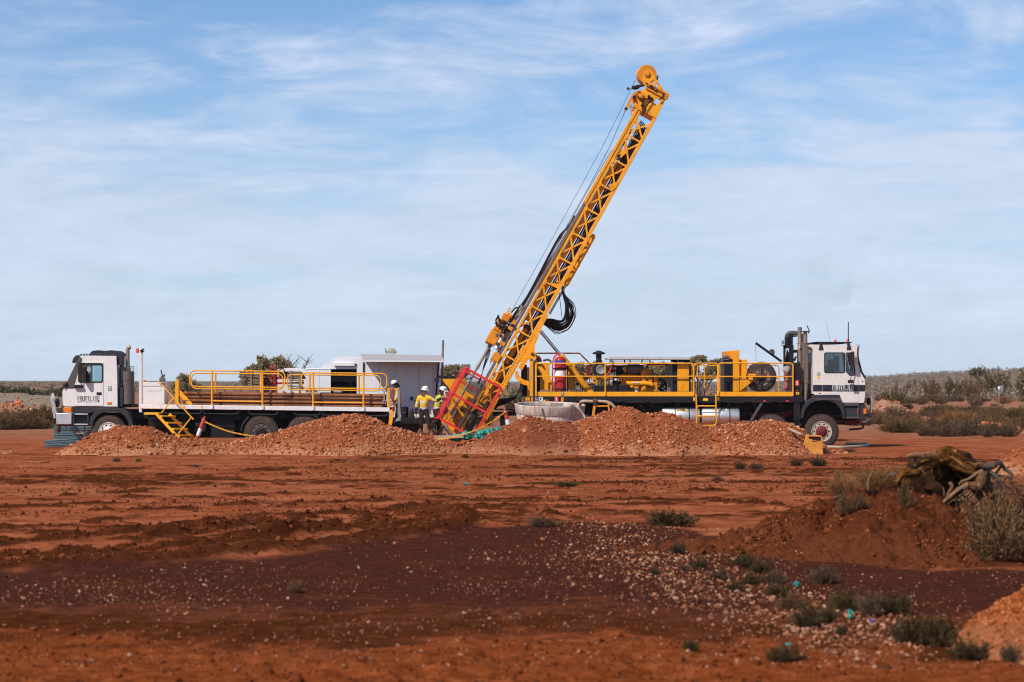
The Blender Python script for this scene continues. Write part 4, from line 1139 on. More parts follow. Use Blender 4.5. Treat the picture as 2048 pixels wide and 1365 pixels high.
# ------------------------------------------------------------------ drill rig truck
RG = thing('drill_rig', 'yellow drill rig with tilted lattice mast on a white truck facing right', 'drill rig', (gx(1400, 70), 71.2, 0.02))
def rig_base():
    T = RG
    m = MB().rect(1060, 793, 1606, 805, 70.0, 70.12)
    m.build('deck_beam', M_BLACK, T, 0.008)
    MB().rect(1060, 793, 1606, 799, 70.122, 72.35).build('deck', M_CHAS, T)
    MB().rect(1060, 793, 1606, 805, 72.352, 72.45).build('deck_beam', M_BLACK, T, 0.008)
    m = MB().rect(1066, 806, 1640, 822, 70.7, 70.8).rect(1066, 806, 1640, 822, 71.7, 71.8)
    for x in range(1090, 1620, 52): m.rect(x, 806, x + 8, 816, 70.15, 72.3)
    m.rect(1100, 824, 1330, 846, 70.9, 71.6).rect(1480, 822, 1640, 838, 70.9, 71.6)
    m.build('chassis', M_CHAS, T, 0.01)
    m = MB()
    for a, b, c, d in ((1505, 836, 1590, 822), (1520, 850, 1585, 828), (1600, 852, 1625, 820), (1630, 838, 1700, 830), (1640, 846, 1700, 842)): m.bar(p(a, b, 70.6), p(c, d, 70.6), .07, .06)
    m.rect(1500, 826, 1590, 832, 70.75, 70.78)
    m.build('suspension_arm', M_MAROON, T, .008)
    MB().rect(1588, 806, 1600.5, 843, 70.02, 70.2).build('leg_bracket', M_BLACK, T, .01)
    MB().bar(p(1523.5, 806.5, 70.05), p(1501.5, 842, 70.05), .09, .03).build('mudguard_strut', M_GTRIM, T, .004)
    MB().poly([(1501, 841), (1505, 846), (1494, 848), (1486, 850), (1490, 845)], 70.05, 70.6).build('mudguard', M_TRIM, T, .006)
    MB().bar(p(1278, 806, 70.3), p(1292, 826, 70.3), .07, .05).build('brace', M_TRIM, T)
    for x in (1589, 1596): MB().rect(x, 844, x + 3.5, 858, 70.05, 70.2).build('air_line', M_CHAS, T)
    MB().rect(1066, 805.5, 1640, 846, 71.05, 71.6).rect(1600, 798, 1690, 850, 70.75, 72.0).build('underbody_fill', M_CHAS, T, .02)  # dark blocks added to close the see-through gaps beneath the rig
    # fuel tanks
    for a, b in ((1323, 1399), (1402, 1478)):
        Y = 70.36
        q = p(a, 832.6, Y); r = p(b, 832.6, Y)
        t = MB().lathe(q, (1, 0, 0), [(0.0, .27), (0.012, .305), (0.04, .325), ((r - q).length - .04, .325), ((r - q).length - .012, .305), ((r - q).length, .27)], 36).build('fuel_tank', M_TANK, T)
        for x in ((1348, 1376) if a == 1323 else (1429, 1457)):
            c = p(x, 832.6, Y)
            MB().lathe(c, (1, 0, 0), [(0, .326), (0, .334), (.035, .334), (.035, .326)], 36).build('strap', M_CHAS, t)
        lx = (1352.5, 1372.5) if a == 1323 else (1434, 1452)
        k = Y / F
        pl = MB(); aa = R(58)
        c = p((lx[0] + lx[1]) / 2, 832.6, Y)
        n = Vector((0, -math.cos(R(42)), math.sin(R(42)))); u = Vector((0, math.sin(R(42)), math.cos(R(42))))
        w = (lx[1] - lx[0]) * k; hh = 0.085
        cc = c + n * .333
        for sgn in (1,): pl.add([cc + Vector((sx * w / 2, 0, 0)) + u * sz * hh / 2 + n * d for d in (-.006, .004) for sx, sz in ((-1, -1), (1, -1), (1, 1), (-1, 1))], [(0, 1, 2, 3), (7, 6, 5, 4), (0, 4, 5, 1), (1, 5, 6, 2), (2, 6, 7, 3), (3, 7, 4, 0)])
        pl.build('diesel_label', M_SYEL if a == 1323 else M_LABEL, t)
        lt = MB(); letters(lt, 'DIESEL', lx[0] + 1.3, lx[1] - 1.3, 820.9, 823.9, Y, .74, .8)
        cz = sum(v[2] for v in lt.v) / len(lt.v); cy = sum(v[1] for v in lt.v) / len(lt.v)
        lt.v = [tuple(Vector((v[0], 0, 0)) + Vector((0, cc.y, cc.z)) + u * (v[2] - cz) + n * (.0075 - (v[1] - cy))) for v in lt.v]
        lt.build('lettering', M_INK, t)
    # wheels
    for x in (1643.5, 1543.6, 1236, 1163): wheel(T, x, 863.7, 70.03, 34.3, rim=M_RIM, hubm=M_MAROON if x > 1600 else M_MUFF)
    for x in (1643.5, 1543.6, 1236, 1163):
        c = p(x, 863.7, 70); r = 34.3 / 55
        MB().lathe((c.x, 72.0, c.z), (0, 1, 0), [(0, r * .5), (0, r * 0.9), (0.06, r), (0.34, r), (0.40, r * .9), (0.40, r * .5)], 40).build('tyre', M_TYRE, hub('wheel', T))
    # ladder
    h = hub('ladder', T)
    L = rounded(1394, 790, 1432.5, 851, 5, corners=(0, 0, 1, 1))
    MB().ptube([(1392.3, 789), (1393, 812), (1393.5, 845), (1396, 850), (1401, 851.5), (1427, 851.5), (1431.5, 849), (1433, 844), (1432.2, 812), (1431.8, 789)], 69.9, .028, 8).build('stringer', M_YRAIL, h)
    MB().ptube([(1393.3, 817), (1396, 812.9), (1402, 812.5), (1425, 812.5), (1432, 813)], 69.9, .026, 8).build('rung', M_YRAIL, h)
    MB().ptube([(1393.5, 832.8), (1432.6, 832.8)], 69.9, .026, 8).build('rung', M_YRAIL, h)
    MB().rect(1386.5, 795, 1389.5, 802, 69.985, 69.998).rect(1434.5, 795, 1438, 802, 69.985, 69.998).rect(1406, 797.5, 1416, 801.8, 69.985, 69.998).rect(1409, 796.5, 1413, 797.45, 69.985, 69.998).build('yellow_label', M_SYEL, T)
    MB().rect(1526.5, 801, 1531.5, 804.2, 69.99, 69.998).rect(1572, 800.7, 1577, 803.8, 69.99, 69.998).build('reflector', M_SRED, T)
    # rear panel labels
    MB().rect(1069.6, 794.8, 1076.8, 801.4, 69.992, 69.998).build('grey_label', M_STEEL, T)
    l = MB().rect(1078, 794.5, 1085.8, 802.3, 69.992, 69.998).build('white_label', M_LABEL, T)
    MB().rect(1080, 795.6, 1082, 801, 69.988, 69.9915).rect(1082.1, 796, 1083.6, 798, 69.988, 69.9915).build('symbol', M_INK, l)
    MB().rect(1087, 800, 1091, 803, 69.992, 69.998).build('yellow_label', M_SYEL, T)
    MB().rect(1093, 800, 1097.6, 802.8, 69.992, 69.998).build('red_label', M_SRED, T)
    fire_sign(T, 1109, 793.3, 1116.8, 803.4, 69.998)
    MB().rect(1122, 795.5, 1127.5, 804.5, 69.95, 69.998).rect(1119, 804.6, 1130, 806.5, 69.95, 70.05).build('tie_point', M_ORG, T, .006)
    # guard rails
    def rail(x0, x1, yt, ym, kick, Y, posts, r=.026, rc=(0, 1), mat=M_YRAIL):
        h = hub('guard_rail', T)
        rr = 5
        pts = [(x0, 792)]
        pts += [(x0, yt + rr), (x0 + 1.5, yt + 1.5), (x0 + rr, yt)] if rc[0] else [(x0, yt)]
        pts += [(x1 - rr, yt), (x1 - 1.5, yt + 1.5), (x1, yt + rr)] if rc[1] else [(x1, yt)]
        pts += [(x1, 792)]
        MB().ptube(pts, Y, r, 8).build('top_rail', mat, h)
        MB().ptube([(x0, ym), (x1, ym)], Y, r * .85, 8).build('mid_rail', mat, h)
        for q in posts: MB().ptube([(q, yt), (q, 792)], Y, r, 8).build('post', mat, h)
        if kick: MB().rect(x0 + 1, 784, x1 - .4, 793, Y + .03, Y + .05).build('kick_plate', mat, h)
        return h
    h = rail(1072, 1387, 727.3, 753.3, True, 69.97, (1210.6,))
    MB().rect(1070.3, 727, 1073.3, 793, 69.93, 69.96).build('post', M_YRAIL, h)
    s = MB().rect(1122.8, 785.5, 1127.6, 791.8, 69.99, 69.998).build('blue_label', M_SBLUE, h)
    MB().rect(1124.3, 786.2, 1126.2, 788, 69.986, 69.9895).rect(1124.8, 788.8, 1125.8, 791, 69.986, 69.9895).build('symbol', M_LABEL, s)
    rail(1437, 1586, 726.8, 753.6, True, 69.97, (), rc=(1, 1))
    rail(1388.5, 1435.5, 727, 753, False, 69.99, (), r=.022, rc=(1, 1))
    rail(1395, 1440, 731.5, 757, False, 72.3, (1409,), r=.024, rc=(1, 1))
    rail(1445, 1558, 731, 757, False, 72.3, (), r=.024, rc=(1, 1))
    h = hub('guard_rail', T)
    MB().ptube([(1072, 792), (1072, 709), (1074, 707), (1157, 707), (1160, 708), (1181, 729), (1185, 731.3), (1300, 731.3), (1385, 731.3), (1385, 790)], 72.3, .028, 8).build('top_rail', M_ORG, h)
    MB().ptube([(1150, 734.5), (1155, 735), (1172, 751), (1178, 757), (1240, 757), (1385, 758)], 72.3, .026, 8).build('mid_rail', M_ORG, h)
rig_base()

def rig_equipment():
    T = RG
    Y = 70.3
    # fire extinguisher
    h = hub('fire_extinguisher', T)
    c = p(1120.5, 783.5, Y); r = 11.6 * Y / F
    H = (783.5 - 713.5) * Y / F
    MB().lathe(c, (0, 0, 1), [(0, r * .9), (.02, r), (H - .16, r), (H - .08, r * .92), (H - .03, r * .65), (H, r * .25)], 28).build('cylinder', M_EXT, h)
    def band(ya, yb, mat, e, n):
        za, zb = (783.5 - yb) * Y / F, (783.5 - ya) * Y / F
        return MB().lathe(c, (0, 0, 1), [(za, r * .98), (za, r + e), (zb, r + e), (zb, r * .98)], 28).build(n, mat, h)
    band(721.5, 728.8, M_BLUEB, .004, 'blue_band'); band(736.5, 739.5, M_RUB, .015, 'strap'); band(777, 780.3, M_RUB, .015, 'strap')
    lm = MB(); za, zb = (783.5 - 752) * Y / F, (783.5 - 742) * Y / F
    vs = []
    for i in range(13):
        a = R(-90 - 66 + 132 * i / 12)
        for z in (za, zb): vs.append(c + Vector(((r + .005) * math.cos(a), (r + .005) * math.sin(a), z)))
    lm.add(vs, [(2 * i, 2 * i + 2, 2 * i + 3, 2 * i + 1) for i in range(12)]).build('instruction_label', M_LABEL, h)
    m = MB().cyl(c + Vector((0, 0, H - .02)), c + Vector((0, 0, H + .12)), .025, 10).bar(c + Vector((-.02, 0, H + .09)), c + Vector((.14, 0, H + .14)), .03, .02)
    m.build('valve', M_CHROME, h)
    m = MB().tube(spline([c + Vector((-.03, 0, H + .07)), c + Vector((-.16, -.03, H + .04)), c + Vector((-.27, -.03, H - .16)), c + Vector((-.28, -.02, H - .5)), c + Vector((-.29, 0, .05))]), .022, 8)
    m.tube(spline([c + Vector((0, 0, H + .12)), c + Vector((-.12, 0, H + .10)), c + Vector((-.24, 0, H - .02)), c + Vector((-.25, 0, H - .2))]), .014, 6)
    m.build('hose', M_RED, h)
    m = MB().rect(1104.2, 733, 1106.2, 783.5, Y + .1, Y + .16).rect(1134, 733, 1136, 783.5, Y + .1, Y + .16).rect(1104.2, 736, 1136, 739, Y + .22, Y + .25)
    m.build('bracket', M_RUB, h)
    # mast pivot columns and boxes at the rear
    for Yc in (70.35, 71.75):
        MB().rect(1059.5, 716, 1066.5, 793, Yc, Yc + .25).build('pivot_post', M_YEL, T, .008)
        q = p(1065, 708.5, Yc - .02)
        MB().poly([(1058, 716.5), (1058.5, 705), (1061, 702), (1068, 702), (1071, 705), (1071.5, 717)], Yc - .02, Yc + .3).rect(1056, 714, 1073, 719, Yc - .05, Yc + .32).build('pivot_bearing', M_YEL, T, .008)
        MB().lathe(q, (0, -1, 0), [(-.01, .06), (.05, .06), (.06, .05)], 16).build('pivot_pin', M_RUSTD, T)
    MB().rect(1066.7, 725, 1070, 793, 70.2, 70.4).rect(1073.5, 729, 1080, 784, 70.7, 71.6).build('rear_plate', M_BLACK, T, .006)
    MB().poly([(1066, 722), (1072, 720), (1100, 754), (1104, 762), (1104, 783), (1099, 783)], 70.5, 70.58).build('stay_plate', M_YEL, T, .006)
    MB().rect(1080, 727, 1099, 780, 70.75, 71.5).build('control_box', M_YEL, T, .012)
    MB().poly([(1080, 740), (1100, 770), (1100, 780), (1080, 780)], 70.6, 70.7).build('side_panel', M_YEL, T, .006)
    MB().poly([(1072, 725), (1076, 716), (1080, 713.5), (1083, 718), (1084, 724)], 70.8, 71.1).lathe(p(1076, 716, 70.9), (0, 0, 1), [(-.1, .09), (0, .1), (.08, .05)], 12).build('pump_body', M_MAROON, T, .006)
    MB().ptube([(1086, 722), (1095, 719.5), (1101, 722), (1102, 728)], 70.9, .04, 8).build('grey_pipe', M_GTRIM, T)
    MB().poly([(1131, 726), (1150, 726), (1150, 777), (1147, 780), (1134, 780)], 70.9, 71.5).rect(1142, 780, 1145, 784, 71, 71.2).rect(1150.2, 761, 1154, 765, 71.1, 71.2).build('oil_tank', M_YEL, T, .012)
    # mast raising rams
    for Yc in (70.75, 71.6):
        a = p(1080, 661.5, Yc); b = p(1122, 712, Yc); e = p(1177, 781, Yc)
        MB().cyl(a, b, .062, 16).build('ram_rod', M_CHROME, T)
        d = (e - b).normalized()
        MB().tube([b - d * .04, b, b + d * .02, e - d * .05, e], [.10, .118, .118, .118, .10], 18).build('ram_barrel', M_YEL, T)
        MB().lathe(p(1180, 785, Yc) + Vector((0, -.05, 0)), (0, 1, 0), [(-.06, .1), (.12, .1)], 14).poly([(1172, 792), (1176, 781), (1183, 779), (1188, 792)], Yc - .04, Yc + .04).build('ram_foot', M_YEL, T, .006)
        MB().tube([p(1131, 716, Yc - .12), p(1160, 752, Yc - .12), p(1178, 775, Yc - .12)], .012, 6).build('ram_pipe', M_YEL, T)
    MB().rect(1173.2, 733, 1181.2, 756, 70.9, 71.05).lathe(p(1177.2, 756, 71.3), (0, 0, 1), [(0, .07), (.38, .07), (.40, .088), (.46, .088), (.48, .05)], 16).build('red_filter', M_MAROON, T)
    # small framework between ram and engine
    m = MB()
    for a, b, c_, d in ((1183, 756, 1205, 760), (1192, 756, 1195, 784), (1182, 764, 1193, 767), (1217, 756, 1220, 784), (1205, 769, 1220, 772)): m.rect(a, b, c_, d, 70.9, 71.0)
    m.build('engine_frame', M_YEL, T, .004)
    m = MB()
    for i in range(14):
        x = rnd.uniform(1160, 1190); y = rnd.uniform(768, 783)
        m.rect(x, y, x + rnd.uniform(2, 7), y + rnd.uniform(1.5, 5), 70.8 + rnd.uniform(0, .3), 71.3)
    m.build('valve_bank', M_GTRIM, T, .004)
    m = MB()
    for i in range(8):
        x = 1150 + i * 5
        m.tube(spline([p(x, 784, 71.2), p(x + rnd.uniform(-6, 6), 774, 71.1), p(x + rnd.uniform(0, 14), 766 + rnd.uniform(-4, 4), 71.1), p(x + 16, 776, 71.3)]), .016, 6)
    m.build('hydraulic_hose', M_HOSE, T)
    # air cleaner with rain cap
    q = p(1201, 740, 70.55)
    MB().lathe(q, (0, 1, 0), [(0.02, .20), (0.0, .245), (.02, .272), (.55, .272), (.57, .2)], 32).build('air_cleaner', M_RUB, T)
    MB().lathe(p(1201.5, 740, 70.55), (0, -1, 0), [(-.03, .17), (.015, .17), (.02, .155), (-.0, .145), (-.02, .03), (-.005, .02), (-.005, 0)], 28).build('end_cap', M_STEEL, T)
    c = p(1197.5, 727, 70.8); k = 70.8 / F
    MB().lathe(c, (0, 0, 1), [(0, .105), (3 * k, .105), (3.5 * k, .118), (6.5 * k, .118), (7 * k, .10), (11 * k, .10), (11.4 * k, .115), (12.4 * k, .115), (13 * k, .10), (17.5 * k, .105), (18 * k, .20), (18.6 * k, .232), (20.5 * k, .235), (22 * k, .19), (23.5 * k, .12), (25.3 * k, .06), (25.6 * k, 0)], 28).build('rain_cap', M_RUB, T)
    # battery box, engine
    MB().rect(1188.5, 771, 1258, 784.5, 70.5, 70.95).build('battery_box', M_BLACK, T, .012)
    m = MB().rect(1236, 752, 1283, 784, 70.85, 71.6).rect(1283, 755, 1314, 784, 70.9, 71.55)
    m.rect(1240, 749, 1272, 752, 70.95, 71.5)
    for i in range(6): m.rect(1240 + i * 7.2, 755, 1245 + i * 7.2, 764, 70.80, 70.85)
    m.rect(1297, 757, 1305, 764, 70.7, 70.9).rect(1307.5, 752, 1315.5, 784, 70.75, 71.2).rect(1290, 740, 1301, 752, 70.9, 71.3)
    m.build('engine_block', M_ORG, T, .02)
    MB().rect(1232, 743, 1302, 753, 71.1, 71.6).rect(1226, 753, 1236, 784, 71.0, 71.5).build('dark_gap_fill', M_BLACK, T, .02)  # added dark fill hiding the sky gap behind the engine
    m = MB().tube([p(1255, 767.5, 70.72), p(1292, 767.5, 70.72), p(1303, 769, 70.72)], .085, 14).tube([p(1257, 767.5, 70.72), p(1254, 763, 70.8)], .06, 10)
    m.lathe(p(1303, 769, 70.68), (0, -1, 0), [(-.1, .07), (.03, .07), (.04, .03)], 12)
    m.lathe(p(1263, 774, 70.7), (0.3, -1, 0), [(-.1, .06), (.05, .06), (.06, .03)], 12).rect(1268, 773.5, 1277, 777, 70.65, 70.8)
    m.build('oil_cooler', M_YEL, T)
    MB().rect(1265, 764.5, 1279, 766.3, 70.62, 70.635).build('plate_label', M_LABEL, T)
    MB().rect(1228, 757.5, 1235, 762, 70.9, 71).build('fuse_box', M_LABEL, T, .004)
    MB().lathe(p(1272.6, 784, 70.72), (0, 0, 1), [(0, .07), (.12, .075), (.125, .05)], 16).build('fuel_filter', M_LABEL, T)
    m = MB()
    for i in range(10): m.lathe(p(rnd.uniform(1225, 1240), rnd.uniform(762, 770), 70.85), (0, -1, 0), [(0, .04), (.08, .04)], 8)
    m.build('wiring', M_HOSE, T)
    q, r = p(1213, 737.5, 70.85), p(1256, 738.5, 70.85)
    d = (r - q)
    prof = []
    for i, (f, rr) in enumerate(((0, .10), (.08, .105), (.16, .12), (.3, .125), (.34, .135), (.38, .125), (.42, .135), (.46, .125), (.6, .13), (.74, .13), (.78, .14), (1, .13))): prof.append((f * d.length, rr))
    MB().lathe(q, d, prof, 24).build('intake_pipe', M_RUB, T)
    for f in (.33, .42, .77): MB().lathe(q + d * f, d, [(-.012, .132), (-.012, .142), (.012, .142), (.012, .132)], 24).build('hose_clamp', M_CHROME, T)
    MB().lathe(p(1250, 738, 70.85), (1, 0, 0), [(-.03, .10), (-.03, .15), (.035, .15), (.035, .10)], 24).build('pipe_flange', M_YEL, T)
    q = p(1254, 738.5, 70.85)
    MB().lathe(q, (1, 0, 0), [(0, .15), (.02, .175), (.45, .175), (.48, .155), (.60, .155)], 28).build('turbo_muffler', M_MUFF, T)
    pts = spline([p(1276, 738.5, 70.85), p(1284, 739.5, 70.83), p(1287.5, 746, 70.8), p(1288, 756, 70.8), p(1288, 784, 70.8)], 5)
    MB().tube(pts, .118, 16).build('exhaust_pipe', M_ORG, T)
    m = MB().ptube([(1294, 737), (1295, 731), (1298, 729.5), (1330, 729.5), (1336, 730)], 71, .03, 8)
    m.build('coolant_pipe', M_GTRIM, T)
    MB().ptube([(1300, 738), (1304, 742), (1306, 752), (1309, 764), (1313, 784)], 70.8, .012, 6).build('cable', M_HOSE, T)
    MB().ptube([(1228, 724), (1222, 738), (1213, 753)], 70.6, .03, 6).build('red_cable', M_RED, T)
    m = MB()
    for x, y in ((1321, 757), (1325, 757), (1329, 762)): m.tube(spline([p(x, y, 71), p(x + 3, y + 12, 71), p(x - 3, y + 20, 71), p(x + 2, 784, 71)]), .03, 8)
    m.build('coolant_hose', M_HOSE, T)
    m = MB().rect(1335.5, 729, 1341.5, 748, 70.9, 71.0).rect(1337, 748, 1340, 760, 70.9, 71).rect(1336, 760, 1341, 784, 70.9, 71.0).rect(1331, 730, 1334, 784, 71.1, 71.3)
    m.build('tan_pipe', M_STACK, T, .01)
    # canopy
    m = MB().poly([(1214, 716.5), (1222, 713.2), (1380, 714.5), (1380, 719.8), (1222, 719), (1214.5, 720)], 70.15, 72.0)
    m.build('canopy', M_SILV, T, .006)
    m = MB()
    for x in (1219, 1223, 1248, 1259, 1283, 1299, 1346, 1352): m.rect(x, 720, x + 2.2, 727 if x < 1300 else 724, 70.5, 70.56)
    m.rect(1219, 722, 1300, 723.2, 70.5, 70.54).rect(1346, 720.2, 1380, 724.5, 70.5, 71.5)
    m.build('canopy_bracket', M_CHAS, T)
    MB().rect(1345, 727, 1354.6, 784, 70.5, 71.9).build('radiator_core', M_BLACK, T, .01)
    m = MB()
    for i in range(12): m.rect(1345 + .78 * i, 729, 1345.35 + .78 * i, 783, 70.47, 70.499)
    m.build('radiator_fin', M_TRIM, T)
    MB().rect(1355, 725.5, 1378.3, 784, 70.4, 72.0).rect(1354.8, 721.5, 1357.5, 725.4, 70.4, 72).build('radiator_shroud', M_YEL, T, .01)
    MB().rect(1378.5, 728, 1381.5, 784, 70.5, 71.9).build('radiator_grille', M_BLACK, T)
    # second cooler with spare wheel carrier
    MB().rect(1450, 703, 1466, 719, 70.6, 71.7).build('cooler_box', M_ORG, T, .012)
    MB().rect(1448.5, 720, 1466, 784, 70.5, 71.8).build('cooler_core', M_BLACK, T, .01)
    m = MB()
    for i in range(16): m.rect(1449.2 + 1.05 * i, 723, 1449.6 + 1.05 * i, 782, 70.47, 70.499)
    m.build('cooler_fin', M_TRIM, T)
    MB().ptube([(1446, 727), (1445, 720), (1448, 716), (1456, 715), (1458, 716)], 70.5, .07, 10).build('cooler_pipe', M_GTRIM, T)
    MB().rect(1466.2, 701, 1479, 784, 70.4, 71.9).build('cooler_shroud', M_YEL, T, .01)
    MB().rect(1479.2, 719.5, 1494.7, 784, 70.5, 71.9).build('cooler_duct', M_YEL, T, .01)
    MB().poly([(1480, 758.5), (1508, 758), (1508, 762), (1480, 783)], 70.38, 70.48).build('wheel_carrier', M_YEL, T, .008)
    MB().rect(1497, 748, 1512, 752, 70.2, 70.4).rect(1498, 752.5, 1506, 760, 70.22, 70.36).build('clamp_bar', M_YEL, T, .006)
    # headboard, gantry, crane arm
    MB().rect(1587.5, 725.5, 1600, 793, 70.05, 72.2).build('headboard', M_BLACK, T, .01)
    fire_sign(T, 1590.3, 761, 1598.2, 771.8, 70.045)
    s = MB().rect(1592, 784.8, 1598.3, 790, 70.03, 70.045).build('yellow_label', M_SYEL, T)
    MB().rect(1593.8, 786, 1596.5, 788.8, 70.024, 70.0295).build('symbol', M_INK, s)
    MB().rect(1592.5, 781, 1595.5, 783.4, 70.03, 70.045).build('red_label', M_SRED, T)
    m = MB().rect(1567.5, 692, 1571.5, 735, 70.5, 70.65).rect(1579, 691, 1587.5, 726, 70.4, 70.6).rect(1567.5, 691, 1579, 697, 70.5, 70.65).poly([(1571, 726), (1574, 697), (1580, 712), (1582, 726)], 70.62, 70.7)
    m.poly([(1587, 720), (1592, 712), (1594, 714), (1590, 724)], 70.4, 70.5).rect(1588, 700, 1594, 706, 70.6, 70.8).rect(1570.5, 674, 1577, 691, 70.5, 70.7).rect(1576, 671, 1586, 691.5, 70.6, 70.9)
    m.build('gantry', M_BLACK, T, .01)
    MB().rect(1564, 681, 1568.5, 689, 70.4, 70.55).rect(1563, 690, 1571, 691.5, 70.4, 70.6).build('work_light', M_STEEL, T, .008)
    MB().bar(p(1511.5, 686.5, 70.5), p(1563, 723.5, 70.5), .085, .08).build('crane_arm', M_BLACK, T, .006)
    MB().lathe(p(1544.5, 703.5, 70.4), (0, 1, 0), [(0, .09), (.02, .09), (.02, .06), (.16, .06), (.16, .09), (.18, .09)], 16).poly([(1537, 706), (1546, 700), (1550, 706), (1546, 713)], 70.52, 70.6).build('crane_winch', M_GTRIM, T, .004)
    MB().ptube([(1511.3, 687.5), (1512.4, 723)], 70.5, .007, 5).ptube([(1511, 685.5), (1539, 705)], 70.46, .006, 5).build('crane_cable', M_HOSE, T)
    # stacks
    def stack(prof, x, Y, mat, n):
        base = p(x, prof[0][0], Y)
        return MB().lathe(base, (0, 0, 1), [((prof[0][0] - yy) * Y / F, rr * Y / F) for yy, rr in prof], 20).build(n, mat, T)
    stack([(792, 5.6), (699, 5.6), (698.5, 5.0), (697, 4.1), (656.5, 4.1), (655, 4.5), (654.8, 3.4)], 1599.6, 70.7, M_STACK, 'exhaust_stack')
    stack([(812, 4.0), (768, 4.0), (767.5, 5.2), (763, 5.2), (762.5, 4.2), (686, 4.2), (664, 4.2), (663.8, 3.4)], 1610.5, 70.35, M_STACK, 'exhaust_stack')
    m = MB()
    for i in range(22):
        a = 2 * math.pi * i / 22
        q = p(1610.5, 764, 70.35) + Vector((5.6 * 70.35 / F * math.cos(a), 5.6 * 70.35 / F * math.sin(a), 0))
        m.bar(q, q + Vector((0, 0, (764 - 685.5) * 70.35 / F)), .014, .006)
    for yy in (764, 745, 725, 705, 686): 
        m.lathe(p(1610.5, yy, 70.35), (0, 0, 1), [(-.012, .098), (-.012, .106), (.012, .106), (.012, .098)], 22)
    m.build('heat_guard', M_STACK, T)
    MB().rect(1605, 662.2, 1619, 663.6, 70.2, 70.5).bar(p(1614, 651.5, 70.35), p(1619, 663, 70.35), .02, .12, (0, 1, 0)).poly([(1616.5, 663.5), (1619.4, 663.5), (1617.8, 669)], 70.3, 70.36).build('rain_flap', M_TRIM, T)
    pts = spline([p(1574, 692, 71.2), p(1574, 674, 71.2), p(1577.5, 668, 71.15), p(1584, 666.5, 71.1), p(1597, 667, 71.1)], 5)
    MB().tube(pts, .085, 14).build('intake_duct', M_GTRIM, T)
    MB().poly([(1586, 671), (1596, 668), (1594, 674), (1588, 674.5)], 70.85, 71.1).build('duct_stay', M_GTRIM, T)
    stack([(790, 6.0)] + [(786 - 6 * i + dd, 5.6 if j else 6.2) for i in range(13) for j, dd in ((0, 0), (1, -2), (1, -3), (0, -4))] + [(706, 5)], 1621.5, 70.75, M_ALU, 'intake_stack')
    MB().rect(1604, 668, 1607, 790, 70.75, 70.85).rect(1594, 687, 1616, 689, 70.45, 70.5).rect(1603, 764, 1626, 767, 70.5, 70.9).build('stack_bracket', M_STACK, T)
    m = MB().rect(1606, 780, 1626, 800, 70.6, 72.2).rect(1602, 795, 1628, 815, 70.8, 72)
    m.build('gearbox_cover', M_RUSTD, T, .01)
rig_equipment()

# spare wheel and hanging sack stand for themselves
def loose_on_rig():
    t = thing('spare_wheel', 'spare truck wheel strapped upright behind the rail of the drill rig', 'spare wheel', p(1523, 784, 70.6))
    h = wheel(t, 1523, 754.5, 70.45, 29.6, 0.34, M_STACK, M_RUSTD)
    MB().rect(1521.8, 735, 1524.2, 784, 70.40, 70.42).build('strap', M_RUB, t)
    m = MB()
    c = p(1573.5, 757, 70.4)
    prof = [(-22, 2.5), (-20, 4.4), (-14, 4.8), (-8, 4.6), (-6.5, 3.9), (-5, 4.6), (4, 5.4), (10, 6.4), (15, 7.6), (19, 8), (22, 6.5), (23.5, 3)]
    k = 70.4 / F
    m.lathe(c, (0, 0, 1), [(a * k, b * k) for a, b in prof], 22)
    r = random.Random(5)
    m.v = [tuple(Vector(v) + Vector((math.sin(v[2] * 31 + v[0] * 20) * .018 + r.uniform(-.012, .012), r.uniform(-.012, .012), r.uniform(-.01, .01)))) for v in m.v]
    t = thing('sack', 'grey and red cloth sack tied to the rail corner behind the cab', 'sack', c)
    lo = MB(); lo.v = m.v; lo.f = m.f
    o = lo.build('bag', M_SACKR, t)
    MB().lathe(c, (0, 0, 1), [(12 * k, 7.2 * k), (13 * k, 7.6 * k), (18 * k, 8.6 * k), (22 * k, 7.4 * k), (24.2 * k, 3.4 * k)], 18).build('pale_top', M_SACK, t)
    MB().lathe(c, (0, 0, 1), [(-6.7 * k, 4.2 * k), (-6.7 * k, 4.9 * k), (-5 * k, 4.9 * k), (-5 * k, 4.2 * k)], 18).build('tie', M_RUB, t)
    MB().lathe(c, (0, 0, 1), [(-22.8 * k, 3 * k), (-22.8 * k, 4.6 * k), (-20.5 * k, 4.8 * k), (-20.5 * k, 3 * k)], 18).build('red_bottom', M_EXT, t)
loose_on_rig()

